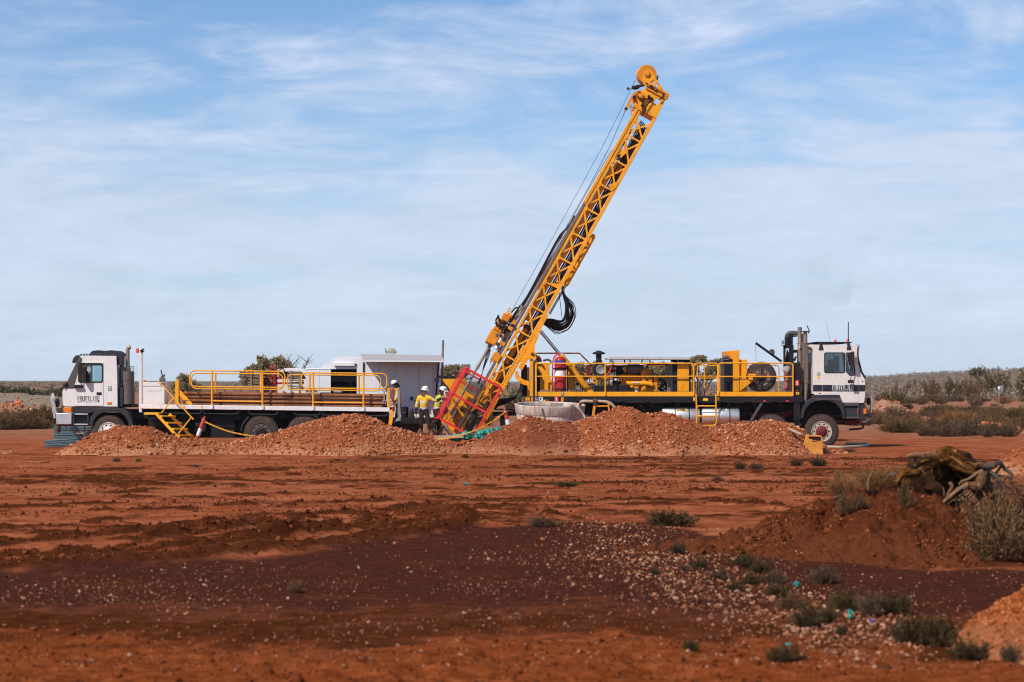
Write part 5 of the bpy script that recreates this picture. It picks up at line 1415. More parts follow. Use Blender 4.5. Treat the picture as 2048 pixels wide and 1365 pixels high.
def rig_cab():
    T = RG
    Yn, Yf = 70.02, 72.4
    out = [(1626.4, 788), (1626.4, 700), (1623, 695), (1618, 693.5), (1617.2, 690.5), (1620, 689.4), (1712, 690.8), (1717, 693), (1716.5, 700), (1716, 712), (1718.5, 724), (1723.5, 743), (1729, 756), (1730.4, 770), (1730, 792), (1728.6, 804), (1725.5, 806.3), (1686, 806.3), (1681, 796), (1679.5, 791), (1630, 790.5)]
    wmain = rounded(1649, 706, 1689.8, 746, 4)
    wq = [(1692.3, 708), (1694, 706), (1704, 706), (1708, 709), (1710.5, 747), (1708, 750), (1700, 750.5), (1695, 747), (1692.5, 740)]
    for y0, y1 in ((Yn, Yn + .05), (Yf - .05, Yf)):
        loops = [[p(a, b, 70) + Vector((0, y0 - 70, 0)) for a, b in l] for l in (out, rounded(1648, 705, 1690.8, 747, 4), [(1691.5, 705), (1706, 705), (1711.5, 748), (1709, 752), (1699, 752), (1691.8, 744)])]
        MB().prism(loops, Vector((0, y1 - y0, 0))).build('cab_side', M_CREAM, T)
    m = MB()
    def wrap(pts, t=0.05):
        for (a, b), (c, d) in zip(pts[:-1], pts[1:]):
            q, r = p(a, b), p(c, d)
            n = Vector((-(r - q).z, 0, (r - q).x)).normalized()
            A = [q + Vector((0, .07, 0)), r + Vector((0, .07, 0)), r + Vector((0, 2.35, 0)), q + Vector((0, 2.35, 0))]
            m.add(A + [v + n * -t * (1 if n.z * 0 + 1 else 1) for v in A], [(0, 1, 2, 3), (7, 6, 5, 4), (0, 4, 5, 1), (1, 5, 6, 2), (2, 6, 7, 3), (3, 7, 4, 0)])
    wrap([(1626.4, 788), (1626.4, 700), (1623, 695), (1618, 693.5), (1617.2, 690.5), (1620, 689.4), (1712, 690.8), (1717, 693)])
    wrap([(1729, 756), (1730.4, 770), (1730, 792), (1728.6, 804), (1725.5, 806.3)])
    m.build('cab_shell', M_CREAM, T)
    # windscreen
    rows = [(1717, 694), (1716.2, 702), (1716, 711), (1718.5, 724), (1723.5, 743), (1728.8, 755)]
    vs = []
    for i in range(9):
        t = i / 8; y = 70.10 + 2.2 * t; bul = .13 * math.sin(math.pi * t) ** .7
        for a, b in rows:
            q = p(a, b); vs.append(Vector((q.x + bul, y, q.z)))
    n = len(rows)
    MB().add(vs, [(i * n + j, i * n + j + 1, (i + 1) * n + j + 1, (i + 1) * n + j) for i in range(8) for j in range(n - 1)]).build('windscreen', M_GLASS, T)
    for yy in (Yn - .012, Yf - .04):
        MB().poly([(1715.5, 692), (1718, 694), (1717.2, 711), (1719.8, 724), (1724.8, 743), (1731.5, 755), (1729, 757.5), (1721.5, 746), (1716.6, 727), (1714.2, 712), (1714.4, 700)], yy, yy + .06).build('windscreen_seal', M_RUB, T, .004)
    # door and windows
    d = MB().poly([(1644.7, 804.5), (1644.7, 704), (1648, 701.5), (1709, 701.5), (1712, 706), (1714, 726), (1717.3, 756), (1717.3, 804.5), (1686, 804.5), (1680.5, 793), (1679, 789.8), (1645, 789.8)], Yn - .014, Yn - .002, [rounded(1648.4, 705.3, 1690.5, 746.6, 4), [(1691.6, 705.5), (1706, 705.5), (1711, 748), (1709, 751.6), (1699, 751.6), (1692, 744)]]).build('door', M_CREAM, T)
    window(d, rounded(1648.3, 705.2, 1690.5, 746.7, 4), rounded(1650.3, 707.2, 1688.8, 745, 3), Yn - .012, M_DGLASS)
    window(d, [(1691.5, 705.4), (1706, 705.4), (1711.2, 748), (1709, 751.8), (1699, 751.8), (1691.8, 744)], [(1693, 707), (1705, 707), (1709.5, 747.5), (1708, 750), (1700, 750), (1693.5, 743.5)], Yn - .012, M_GLASS)
    loops = [[p(x, y, 70) + Vector((0, Yf - 70 - .02, 0)) for x, y in rounded(1648, 705, 1690.8, 747, 4)]]
    MB().prism(loops, Vector((0, .006, 0))).build('far_pane', M_GLASS, T)
    MB().rect(1647.5, 777.5, 1660, 781.5, Yn - .035, Yn - .022).build('door_handle', M_RUB, d, .006)
    MB().rect(1637, 786.4, 1642.5, 787.6, Yn - .012, Yn - .001).build('vent', M_GTRIM, T)
    MB().rect(1617.5, 706.5, 1626, 727, 70.3, 70.31).build('rear_window', M_DGLASS, T)
    for a, b in ((1626.2, 1644.5), (1645, 1717.1), (1717.6, 1730.2)): MB().rect(a, 770.3, b, 783.3, Yn - .021 if a > 1640 and b < 1720 else Yn - .006, Yn - .0145 if a > 1640 and b < 1720 else Yn - .001).build('black_stripe', M_INK, T)
    letters(MB(), 'FRONTLINE', 1665.0, 1707.6, 770.9, 779.0, Yn - .0225, .66, 1.05).build('lettering', M_LABEL, T)
    letters(MB(), 'DRILLING', 1665.8, 1706.6, 780.0, 782.3, Yn - .0225, .5, .8).build('lettering', M_LABEL, T)
    first_aid(T, 1635, 744.5, 1640, 752, Yn - .001)
    MB().rect(1635, 752.2, 1640, 757, Yn - .008, Yn - .001).build('yellow_label', M_SYEL, T)
    MB().lathe(p(1725, 763.5, Yn), (0, -1, 0), [(0, .03), (.006, .03), (.006, .022), (0.004, .02), (.004, 0)], 14).build('badge', M_GTRIM, T)
    # interior
    m = MB()
    for y in (70.35, 71.6): m.poly([(1658, 790), (1684, 790), (1684, 760), (1668, 755), (1668, 728), (1664, 719), (1659, 720), (1656, 740)], y, y + .5)
    m.rect(1706, 752, 1726, 796, 70.2, 72.2).rect(1630, 790, 1715, 797, 70.08, 72.3)
    m.rect(1650, 732, 1656, 746, 70.1, 70.4)
    m.build('cab_interior', M_INT, T, .02)
    MB().tube([p(1700, 742, 70.6) + Vector((.13 * math.cos(a) - .0, .22 * math.sin(a), .10 * math.cos(a) * -1)) for a in [2 * math.pi * i / 16 for i in range(16)]], .018, 6, True).build('steering_wheel', M_INT, T)
    MB().poly([(1668, 712), (1678, 711), (1679, 744), (1664, 744)], 72.2, 72.3).build('far_curtain', M_LABEL, T)
    # mirror
    MB().ptube([(1704, 703), (1708, 704), (1707.5, 730), (1703, 748), (1701, 761)], 69.86, .014, 6).build('mirror_arm', M_RUB, T)
    MB().poly(rounded(1700.3, 704.5, 1709, 730.5, 2.2), 69.70, 69.86).build('mirror', M_RUB, T, .015)
    MB().poly(rounded(1697.2, 760.3, 1707.2, 767, 2), 69.72, 69.9).build('kerb_mirror', M_RUB, T, .012)
    # roof
    MB().poly([(1617, 687.6), (1633, 683.8), (1704, 684.4), (1703.5, 686.4), (1699, 687), (1640, 688.6), (1632, 687.2), (1617, 688.4)], 70.0, 72.4).build('sun_shade', M_BLACK, T, .008)
    for x in (1642.3, 1698):
        MB().poly([(x - 4.6, 700), (x - 3.4, 694), (x - 2.2, 686), (x + 1.6, 686), (x + 3.4, 694), (x + 4.6, 700)], Yn - .03, Yn + .12).rect(x - 3, 696.5, x + 3, 697.5, Yn - .038, Yn - .031).build('shade_bracket', M_TRIM, T, .008)
    beacon(T, 1667.8, 679.4, 1673.2, 683.8, 71.0); beacon(T, 1693, 677.3, 1698.4, 684, 70.2)
    MB().ptube([(1696.6, 684), (1696.6, 662), (1696.6, 645)], 70.1, .018, 6).build('aerial', M_RUB, T)
    MB().ptube([(1660.5, 684), (1656.5, 664), (1653, 646)], 71.0, .005, 5).build('whip_aerial', M_GTRIM, T)
    MB().ptube([(1712, 690.5), (1717, 690), (1719.5, 692), (1718, 695)], 70.05, .008, 5).build('wiper_hose', M_HOSE, T)
    MB().poly([(1727, 748), (1731, 752.5), (1732, 757), (1729.5, 756)], Yn + .1, Yn + .25).build('wiper', M_RUB, T, .006)
    # mudguard and front
    c = (1643.5, 863.7)
    outer = [(1600.8, 837), (1602.5, 824), (1607.5, 811), (1615, 802), (1626, 797), (1627.5, 792.5), (1630, 790.2), (1679, 790.2), (1681.5, 796), (1686, 806.6), (1690.5, 825), (1690.5, 839)]
    inner = [(1686.8, 838.5), (1684.5, 826), (1679, 815), (1670, 806.5), (1658, 802.5), (1644, 801.5), (1630, 803), (1619, 809), (1611, 819), (1606.5, 837)]
    MB().poly(outer + inner, Yn - .04, Yn + .5).build('mudguard', M_TRIM, T, .012)
    MB().poly([(1628, 797), (1681, 797), (1684, 803), (1660, 800), (1632, 800)], Yn - .055, Yn - .041).build('mudguard_lip', M_GTRIM, T)
    MB().poly([(1687, 807), (1729.5, 807), (1731, 812), (1732.6, 829), (1731, 838), (1728, 840), (1691, 838), (1690.5, 825)], Yn + .05, 72.35).build('bumper', M_TRIM, T, .02)
    MB().rect(1689, 806.9, 1718, 812, Yn - .02, Yn + .045).rect(1692, 834, 1720, 837.5, Yn - .02, Yn + .045).rect(1716, 807, 1718.5, 834, Yn, Yn + .045).build('entry_step', M_GTRIM, T, .006)
    MB().rect(1727.5, 818, 1733, 828.5, Yn - .0, Yn + .10).build('indicator', M_AMBER, T, .01)
    MB().rect(1715, 817, 1716, 828, Yn - .03, Yn - .021).build('reflector', M_SRED, T)
    MB().poly([(1690, 840), (1722, 840), (1716, 852), (1700, 852)], 70.5, 71.9).build('sump', M_MAROON, T, .02)
    for Y in (70.3, 72.0):
        MB().tube(spline([p(1731, 789.5, Y), p(1738, 789, Y), p(1741.5, 793, Y), p(1742.5, 806, Y), p(1742, 826, Y), p(1739, 836, Y), p(1731, 843, Y), p(1722, 844.5, Y)], 5), .04, 10).build('bull_bar', M_CHROME, T)
    for a, b in ((1742, 800), (1742, 812), (1740, 832)): MB().tube([p(a, b, 70.3), p(a, b, 72.0)], .03, 8).build('bull_bar_tube', M_CHROME, T)
    MB().lathe(p(1733, 803, 70.7), (1, 0, 0), [(0, .05), (.04, .13), (.10, .14), (.12, .12)], 16).build('driving_light', M_RUB, T)
    MB().rect(1737, 826, 1744.5, 836, 70.2, 70.35).build('bar_bracket', M_TRIM, T, .01)
    MB().tube(spline([p(1722, 845, 70.6), p(1726.5, 852, 70.6), p(1724, 857, 70.6), p(1712, 858.5, 70.6), p(1698, 859.5, 70.6)], 5), .035, 8).build('air_hose', M_HOSE, T)
rig_cab()

# ------------------------------------------------------------------ mast
YM = 70.75
KM = YM / F
MU, MV = Vector((.489, 0, .872)), Vector((.872, 0, -.489))
MO = p(974, 755, YM)
def ms(s, t, dy=0.0): return MO + MU * (s * KM) + MV * (t * KM) + Vector((0, dy, 0))
def mbox(mb, s0, s1, t0, t1, d0, d1):
    vs = [ms(s, t, d) for d in (d0, d1) for s, t in ((s0, t0), (s1, t0), (s1, t1), (s0, t1))]
    return mb.add(vs, [(0, 1, 2, 3), (7, 6, 5, 4), (0, 4, 5, 1), (1, 5, 6, 2), (2, 6, 7, 3), (3, 7, 4, 0)])
def mpoly(mb, st, d0, d1, holes=()):
    return mb.prism([[ms(s, t, d0) for s, t in l] for l in (st, *holes)], Vector((0, d1 - d0, 0)))
def mast():
    M = hub('mast', RG)
    D = .92
    for dy in (0.0, D):
        mbox(MB(), -122, 618, 35.5, 42.5, dy - .02, dy + .10).build('chord', M_YEL, M, .008)
        mbox(MB(), 205, 619, 2.2, 8.4, dy, dy + .10).build('chord', M_YEL, M, .008)
        mbox(MB(), -122, 205, 4.2, 8.4, dy, dy + .10).build('chord', M_YEL, M, .008)
        mbox(MB(), -118, 400, -3.2, 1.9, dy - .03, dy + .09).build('guide_rail', M_RAIL, M, .006)
        mbox(MB(), 402, 618, -3.2, 1.9, dy - .03, dy + .09).build('guide_rail', M_YEL, M, .006)
        for j in range(-9, 4):
            s = 394.4 + 56 * j
            if s > 575: continue
            if not (220 < s < 232):
                MB().bar(ms(s - 2, 6, dy + .03), ms(s - 2, 38, dy + .03), .062, .05).build('strut', M_YEL, M)
            lo = s - 54.5
            if lo > -128:
                MB().bar(ms(s - 9, 7, dy + .022), ms(s - 52, 38.5, dy + .022), .062, .035).build('brace', M_YEL, M)
                MB().bar(ms(s - 4.5, 38, dy + .055), ms(s - 50, 6.5, dy + .055), .062, .03).build('brace', M_YEL, M)
            mpoly(MB(), [(s + 4, 5), (s + 1, 10.5), (s - 5, 11), (s - 10, 9.5), (s - 12, 5)], dy - .004, dy + .012).build('gusset', M_YEL, M)
        mpoly(MB(), [(261, 8), (255, 20), (247, 25), (228, 38), (224, 38), (222, 8)], dy - .012, dy + .008, [[(246, 25.5), (240, 27.5), (236, 33), (233, 33.5), (234, 27)]]).build('gusset', M_YEL, M)
        MB().bar(ms(600, 7, dy + .03), ms(567, 38, dy + .03), .062, .035).build('brace', M_YEL, M)
        MB().bar(ms(601, 37, dy + .055), ms(570, 8, dy + .055), .062, .03).build('brace', M_YEL, M)
        # bolted lower doubling of the right chord
        mbox(MB(), -128, 92, 31.5, 35.4, dy - .02, dy + .10).build('chord_plate', M_YEL, M, .006)
        mbox(MB(), 60, 168, 42.6, 47.0, dy - .02, dy + .12).build('chord_plate', M_YEL, M, .006)
        m = MB()
        for i in range(30):
            for t in (33.3, 40):
                q = ms(-100 + i * 6.4, t, dy - .02)
                if t > 36 or i < 28: m.cyl(q, q + Vector((0, -.012, 0)), .016, 6)
        o = m.build('bolt_row', M_RUSTD, M); o['kind'] = 'stuff'
    for j in range(-9, 4):
        s = 394.4 + 56 * j
        if s < 575:
            MB().bar(ms(s - 2, 40, .1), ms(s - 2, 40, D - .02), .05, .05, MU).build('cross_tie', M_YEL, M)
    # inner beam, feed cylinder, pipes
    mbox(MB(), 139, 492, 11, 19.5, .26, .62).build('inner_beam', M_YEL, M, .01)
    MB().cyl(ms(-70, 19, .45), ms(128, 21.5, .45), .125, 18).build('feed_cylinder', M_YEL, M)
    MB().lathe(ms(126, 21.5, .45), MU, [(-.05, .13), (-.05, .15), (.12, .15), (.12, .1)], 18).build('cylinder_head', M_RUSTD, M)
    MB().lathe(ms(40, 20.3, .45), MU, [(-.04, .12), (-.04, .155), (.04, .155), (.04, .12)], 18).build('cylinder_collar', M_RUSTD, M)
    for t, d, r in ((26, .3, .022), (29, .55, .03), (32.5, .35, .026), (34, .7, .02)): MB().cyl(ms(-60, t, d), ms(590, t, d), r, 8).build('hydraulic_pipe', M_RUSTD, M)
    for t, d, r in ((22.5, .75, .03), (10, .78, .02), (30.5, .15, .016)): MB().cyl(ms(130, t, d), ms(575, t, d), r, 8).build('hydraulic_hose', M_HOSE, M)
    m = MB()
    for i in range(26):
        s = rnd.choice((395, 340, 505, 450, 300, 560)) + rnd.uniform(-18, 12); t = rnd.uniform(22, 33)
        mbox(m, s, s + rnd.uniform(3, 9), t, t + rnd.uniform(2, 5), .3 + rnd.uniform(0, .2), .6)
    m.build('pipe_clamp', M_RUSTD, M)
    MB().lathe(ms(520, 10, .30), (0, 1, 0), [(0, .21), (.02, .225), (.04, .2), (.16, .2), (.18, .225), (.2, .21)], 24).build('inner_sheave', M_STACK, M)
    MB().lathe(ms(520, 15, .26), (0, 1, 0), [(0, .12), (.04, .12)], 16).build('green_hub', M_GREEN, M)
    mpoly(MB(), [(508, 16), (505, 30), (488, 36), (482, 24), (492, 12)], .3, .6).build('carriage_plate', M_YEL, M, .006)
    mpoly(MB(), [(533, 10), (528, 24), (512, 18)], -.02, -.004).build('gusset', M_YEL, M)
    mpoly(MB(), [(455, 24), (470, 38), (458, 40), (446, 36)], -.04, .06).build('limit_switch', M_YEL, M, .006)
    # slide ram on the back of the mast
    MB().tube([ms(238, 47.5, .4), ms(243, 47.5, .4), ms(350, 47.5, .4), ms(356, 47, .4)], [.075, .092, .092, .06], 16).build('slide_ram', M_YEL, M)
    MB().cyl(ms(172, 47, .4), ms(240, 47.5, .4), .045, 12).build('ram_rod', M_CHROME, M)
    for s in (285, 318): MB().lathe(ms(s, 47.5, .4), MU, [(-.03, .09), (-.03, .105), (.03, .105), (.03, .09)], 14).build('ram_clamp', M_YEL, M)
    # drape of hoses
    for i in range(11):
        a = rnd.uniform(-3, 3); b = rnd.uniform(-4, 5); Y = YM + .25 + .06 * i
        f = i / 10 * 1.5 - .2
        pts = [p(1124 + 3 * f, 572, Y), p(1126 + 3 * f + a * .3, 590, Y), p(1130 + 12 * f + a, 606 + b, Y), p(1133 + 14 * f + a * .4, 622 + b, Y), p(1131 + 14 * f, 638 + b, Y), p(1124 + 10 * f, 645 + 10 * f + b * .6, Y), p(1114, 645 + 18 * f, Y), p(1103, 642 + 15 * f, Y), p(1091, 640 + 9 * f, Y), p(1078, 632 + 10 * f, Y)]
        MB().tube(spline(pts, 5), 0.028 if i < 8 else .014, 8).build('hose_loop', M_HOSE, M)
    MB().tube(spline([p(1118, 585, YM + .3), p(1121, 610, YM + .3), p(1125, 640, YM + .3), p(1131, 648, YM + .3)], 5), .012, 6).build('hose_loop', M_HOSE, M)
    # pivot arm, quadrant
    for dy in (-.06, .92):
        MB().poly([(1086, 654), (1070, 690), (1069, 705), (1072, 712), (1063, 716), (1056, 720), (1044, 742), (1036, 735)], YM + dy, YM + dy + .05).build('pivot_arm', M_YEL, M, .006)
        q = rounded(1036, 740, 1058, 772, 2)
        MB().poly([(1030, 744), (1036, 741), (1038, 750), (1043, 757), (1049, 761), (1058, 763), (1058, 771.5), (1048, 770.5), (1038, 765), (1031, 757)], YM + dy - .07, YM + dy - .02, [[(x + .8 * math.cos(R(60 * i)), y + .8 * math.sin(R(60 * i))) for i in range(6)] for x, y in ((1033.5, 752), (1038, 759), (1043.5, 764), (1050, 767), (1055, 767.5))]).build('quadrant', M_YEL, M, .004)
    # crown
    def zp(a, b): return (1180 + a / 6.825, 110 + b / 6.825)
    def zl(l): return [zp(a, b) for a, b in l]
    for dy in (-.04, .90):
        MB().poly(zl([(590, 700), (620, 640), (735, 470), (770, 425), (1010, 545), (1050, 570), (905, 868), (700, 770)]), YM + dy, YM + dy + .06, [zl([(865, 650), (905, 600), (960, 612), (920, 690)])]).build('crown_plate', M_YEL, M, .008)
        MB().poly(zl([(712, 330), (740, 230), (790, 205), (840, 225), (880, 290), (1035, 530), (1010, 560), (770, 440), (735, 400)]), YM + dy - .07, YM + dy - .01, [zl([(815, 370), (870, 335), (890, 365), (850, 400)]), zl([(890, 400), (915, 385), (930, 440), (910, 440)])]).build('sheave_arm', M_YEL, M, .006)
    mm = MB()
    mm.poly(zl([(600, 690), (905, 866), (890, 880), (590, 715)]), YM, YM + .9).poly(zl([(1000, 560), (1030, 575), (900, 850), (875, 840)]), YM + .03, YM + .88)
    mm.build('crown_frame', M_YEL, M, .006)
    MB().bar(p(*zp(765, 440), YM - .06), p(*zp(1060, 605), YM - .06), .10, .10).build('crown_beam', M_ORG, M, .006)
    c = p(*zp(782, 266), YM + .22); ax = Vector((-.16, 1, -.05)).normalized()
    MB().lathe(c, ax, [(0, .10), (0, .345), (.03, .36), (.05, .33), (.33, .33), (.35, .36), (.38, .345), (.38, .10)], 40).build('crown_sheave', M_ORG, M)
    MB().lathe(c, ax, [(.06, .3), (.06, .335), (.32, .335), (.32, .3)], 40).build('cable_wrap', M_STEEL, M)
    m = MB().lathe(p(*zp(785, 262), YM - .12), (0, -1, 0), [(-.05, .12), (.02, .12), (.025, .08), (.06, .075), (.065, .03)], 18)
    for i in range(6): m.cyl(p(*zp(785, 262), YM - .13) + Vector((.095 * math.cos(i * 1.047), 0, .095 * math.sin(i * 1.047))), p(*zp(785, 262), YM - .16) + Vector((.095 * math.cos(i * 1.047), 0, .095 * math.sin(i * 1.047))), .014, 6)
    m.build('sheave_bearing', M_ORG, M)
    a, b = p(*zp(820, 405), YM - .14), p(*zp(1060, 540), YM - .14)
    MB().cyl(a, a + (b - a) * .5, .022, 8).build('ram_rod', M_CHROME, M); MB().lathe(p(*zp(812, 400), YM - .17), (0, 1, 0), [(0, .05), (.08, .05)], 12).build('ram_pin', M_ORG, M); MB().cyl(a + (b - a) * .42, b, .045, 12).lathe(p(*zp(1060, 550), YM - .17), (0, 1, 0), [(0, .07), (.12, .07)], 14).build('crown_ram', M_ORG, M)
    # winch
    c = p(*zp(690, 590), YM + .12)
    MB().lathe(c, (0, 1, 0), [(0, .12), (0, .275), (.03, .285), (.05, .25), (.55, .25), (.57, .285), (.6, .275)], 32).build('winch_drum', M_ORG, M)
    MB().poly(zl([(540, 600), (600, 510), (690, 478), (720, 500), (600, 560), (560, 650), (505, 760), (470, 745)]), YM + .0, YM + .08).poly(zl([(560, 720), (590, 830), (570, 850), (548, 740)]), YM + .02, YM + .08).poly(zl([(600, 700), (620, 790), (605, 800), (582, 715)]), YM + .02, YM + .08).build('winch_frame', M_ORG, M, .006)
    q = p(*zp(690, 570), YM - .05)
    MB().lathe(q, (.35, -1, 0), [(-.1, .13), (.0, .13), (.02, .11), (.16, .10), (.18, .06)], 18).bar(p(*zp(740, 570), YM - .1), p(*zp(790, 580), YM - .1), .11, .11).build('winch_motor', M_ORG, M, .004)
    m = MB()
    for pts in ([(640, 540), (665, 505), (700, 540), (728, 590), (725, 660), (722, 720)], [(640, 560), (680, 590), (712, 640), (718, 700), (720, 800)], [(800, 560), (840, 600), (800, 660), (760, 720), (735, 800)], [(790, 590), (830, 610), (770, 700), (740, 760), (710, 830)], [(890, 490), (960, 470), (1005, 520), (985, 580), (940, 615)], [(760, 380), (840, 440), (900, 500)]):
        m.tube(spline([p(*zp(a, b), YM - .14) for a, b in pts], 5), .022, 6)
    m.build('winch_hose', M_HOSE, M)
    m = MB()
    for a, b in ((715, 690), (800, 570), (845, 605), (600, 580)): m.lathe(p(*zp(a, b), YM - .12), (.2, -1, .1), [(-.05, .05), (.05, .05)], 10)
    for i in range(5): m.tube([ms(600, 18 + 3 * i, .1 + .1 * i), ms(575, 19 + 3 * i, .15 + .1 * i), ms(520 - 8 * i, 20 + 2.5 * i, .2 + .1 * i), ms(470, 22 + 2.5 * i, .3 + .08 * i)], .022, 6)
    m.build('hose_bundle', M_HOSE, M)
    MB().lathe(p(*zp(490, 742), YM + .0), (0, 1, 0), [(0, .07), (.02, .07), (.03, .05), (.07, .05), (.08, .07), (.1, .07)], 16).lathe(p(*zp(560, 700), YM - .03), (0, 1, 0), [(0, .06), (.1, .06)], 14).build('idler_sheave', M_STEEL, M)
    MB().poly(zl([(560, 460), (600, 430), (650, 408), (750, 405), (755, 425), (690, 440), (655, 470), (610, 475)]), YM + .1, YM + .16).poly(zl([(575, 425), (610, 418), (638, 425), (630, 450), (585, 455)]), YM + .0, YM + .2).build('light_arm', M_RUB, M, .006)
    MB().poly(zl([(500, 445), (520, 440), (550, 455), (535, 480), (505, 475)]), YM + .02, YM + .16).build('work_light', M_GTRIM, M, .01)
    MB().poly(zl([(918, 280), (940, 285), (930, 335), (912, 320)]), YM + .1, YM + .5).build('cable_guard', M_GTRIM, M)
    # cables
    MB().tube([p(1271, 160, YM + .3), p(1207, 290, YM + .3), p(1100, 486, YM + .25), p(1027, 615, YM + .25)], .008, 5).build('winch_cable', M_CHAS, M)
    MB().tube([p(1251, 221, YM + .05), p(1222, 288, YM + .1), p(1196, 340, YM + .15), p(1170, 388, YM + .2), p(1136, 448, YM + .25), p(1094, 530, YM + .3), p(1046, 612, YM + .35)], .011, 5).build('hoist_cable', M_RUSTD, M)
    MB().tube([p(1224, 300, YM + .5), p(1196, 346, YM + .5), p(1136, 452, YM + .5), p(1050, 607, YM + .5)], .010, 5).build('hoist_cable', M_RUSTD, M)
    for i in range(3):
        o = i * 1.6
        MB().tube(spline([p(1036 + o, 620 + o, YM + .3), p(1056 + o, 590, YM + .28), p(1080 + o, 545, YM + .26), p(1098 + o, 510, YM + .24), p(1112 + o, 484, YM + .24), p(1122 + o, 468, YM + .24), p(1134 + o, 455, YM + .25), p(1150 + o, 432, YM + .3)], 5), .02 + .008 * (i == 0), 8).build('feed_hose', M_HOSE, M)
    for t, d in ((-6, .2), (-7.5, .5)): MB().tube([ms(150, t + 1, d), ms(320, t + 3, d), ms(400, t + 5, d)], .012, 6).build('feed_hose', M_RUSTD, M)
mast()

def drill_head():
    H = hub('drill_head', RG)
    m = MB(); mpoly(m, [(58, -37), (62, -19), (72, -16.6), (97, -16.6), (99, -20), (99, -34), (96, -37.5), (62, -39)], .18, .62)
    m.build('gearbox', M_ORG, H, .02)
    m = MB(); mbox(m, 62, 66, -38.5, -20, .14, .18); mbox(m, 92, 96, -37, -18, .14, .18); mbox(m, 66, 90, -39.5, -37.6, .2, .5)
    m.build('gearbox_rib', M_ORG, H, .006)
    MB().add([ms(s, t, .175) for s, t in ((80, -26), (80, -20.5), (87, -20.5), (87, -26))] + [ms(s, t, .18) for s, t in ((80, -26), (80, -20.5), (87, -20.5), (87, -26))], [(0, 1, 2, 3), (4, 7, 6, 5), (0, 4, 5, 1), (1, 5, 6, 2), (2, 6, 7, 3), (3, 7, 4, 0)]).build('plate_label', M_MUFF, H)
    MB().lathe(ms(99, -26, .4), MU, [(0, .16), (.05, .19), (.12, .19), (.14, .15), (.46, .15), (.50, .17), (.56, .17), (.58, .1), (.66, .07)], 20).build('rotation_motor', M_ORG, H)
    m = MB(); mbox(m, 101, 108, -37, -15, .15, .65); mbox(m, 112, 130, -33, -18, .12, .24); mbox(m, 118, 134, -22, -15, .2, .6); mbox(m, 108, 114, -36, -30, .1, .3)
    m.build('motor_housing', M_ORG, H, .015)
    m = MB(); mbox(m, 98, 101.5, -36, -16, .16, .6); mbox(m, 60, 61.9, -37, -20, .15, .5); mbox(m, 84, 90, -19.5, -15.5, .1, .3); mbox(m, 114, 117, -30, -16, .11, .2); mbox(m, 104, 110, -20, -14, .05, .2); mbox(m, 66, 72, -18, -12, .1, .5)
    m.build('motor_flange', M_RUSTD, H, .006)
    mbox(MB(), 110, 117, -39.5, -36, .2, .6).build('motor_plate', M_STEEL, H, .006)
    MB().cyl(ms(59, -12.5, .25), ms(92, -13.5, .25), .078, 16).lathe(ms(59, -12.5, .25), -MU, [(0, .06), (.04, .05), (.05, .02)], 14).build('white_cylinder', M_LABEL, H)
    MB().cyl(ms(92, -13.5, .25), ms(108, -13.8, .25), .05, 12).build('cylinder_cap', M_MUFF, H)
    MB().tube([ms(60, -26.5, .42), ms(56, -26.5, .42), ms(55.5, -26.5, .42), ms(40, -26.5, .42), ms(39, -26.5, .42), ms(18, -27, .42), ms(17, -27, .42), ms(6, -27, .42), ms(4, -27, .42)], [.085, .085, .068, .062, .052, .055, .062, .062, .045], 16).build('spindle', M_MUD, H)
    MB().tube([ms(4, -27, .42), ms(-30, -27, .42), ms(-60, -27, .42), ms(-97, -27.3, .42)], .046, 14).build('drill_string', M_MUD, H)
    m = MB(); mbox(m, 62, 132, -15, -10, .2, .75); mbox(m, 70, 126, -10, -3.3, .05, .9); mbox(m, 50, 66, -8, -3.4, -.02, .95)
    m.build('carriage', M_RUSTD, H, .01)
    m = MB(); mbox(m, 104, 112, -12, -2, -.06, .1); mbox(m, 70, 78, -10, 0, -.06, .05); mbox(m, 132, 141, -15, -8, .25, .7); mbox(m, 118, 126, -10, -2, -.05, .1); mbox(m, 36, 52, -12, 4, -.06, .06)
    m.build('carriage_bracket', M_ORG, H, .01)
    m = MB(); 
    for i in range(7): mbox(m, 128 + i * 4, 131 + i * 4.2, -14 + (i % 3) * 3, -10 + (i % 3) * 3, .15 + .05 * i, .4 + .05 * i)
    m.build('hose_fitting', M_STEEL, H, .004)
    for k in (-1, 1): MB().cyl(ms(112, -9 + 2 * k, .2), ms(160, -7 + 2 * k, .25), .035, 8).build('fitting_pipe', M_MUD, H)
    MB().tube([ms(140, -28, .42) + MU * .07 * math.cos(a) + MV * .045 * math.sin(a) for a in [2 * math.pi * i / 14 for i in range(14)]], .018, 6, True).build('lifting_eye', M_YEL, H)
    def q4(a, b, d): return p(860 + a / 6.827, 560 + b / 6.827, YM + d)
    m = MB()
    for pts, r in (([(940, 490), (900, 560), (960, 640), (1080, 660), (1150, 640), (1180, 600)], .03), ([(925, 490), (960, 560), (1020, 640), (1090, 685), (1150, 690), (1185, 660)], .03), ([(890, 590), (960, 630), (1040, 660), (1110, 670)], .03), ([(1000, 570), (1060, 600), (1120, 640), (1170, 660)], .034), ([(1120, 700), (1090, 780), (1040, 840), (985, 890), (960, 960)], .028), ([(1110, 450), (1150, 400), (1190, 380), (1200, 420), (1150, 500), (1110, 580)], .028), ([(1120, 530), (1150, 470), (1200, 400), (1230, 350)], .03), ([(1010, 700), (1030, 760), (1000, 830), (950, 860)], .02)):
        m.tube(spline([q4(a, b, rnd.uniform(-.05, .1)) for a, b in pts], 6), r, 8)
    m.build('head_hose', M_HOSE, H)
    m = MB()
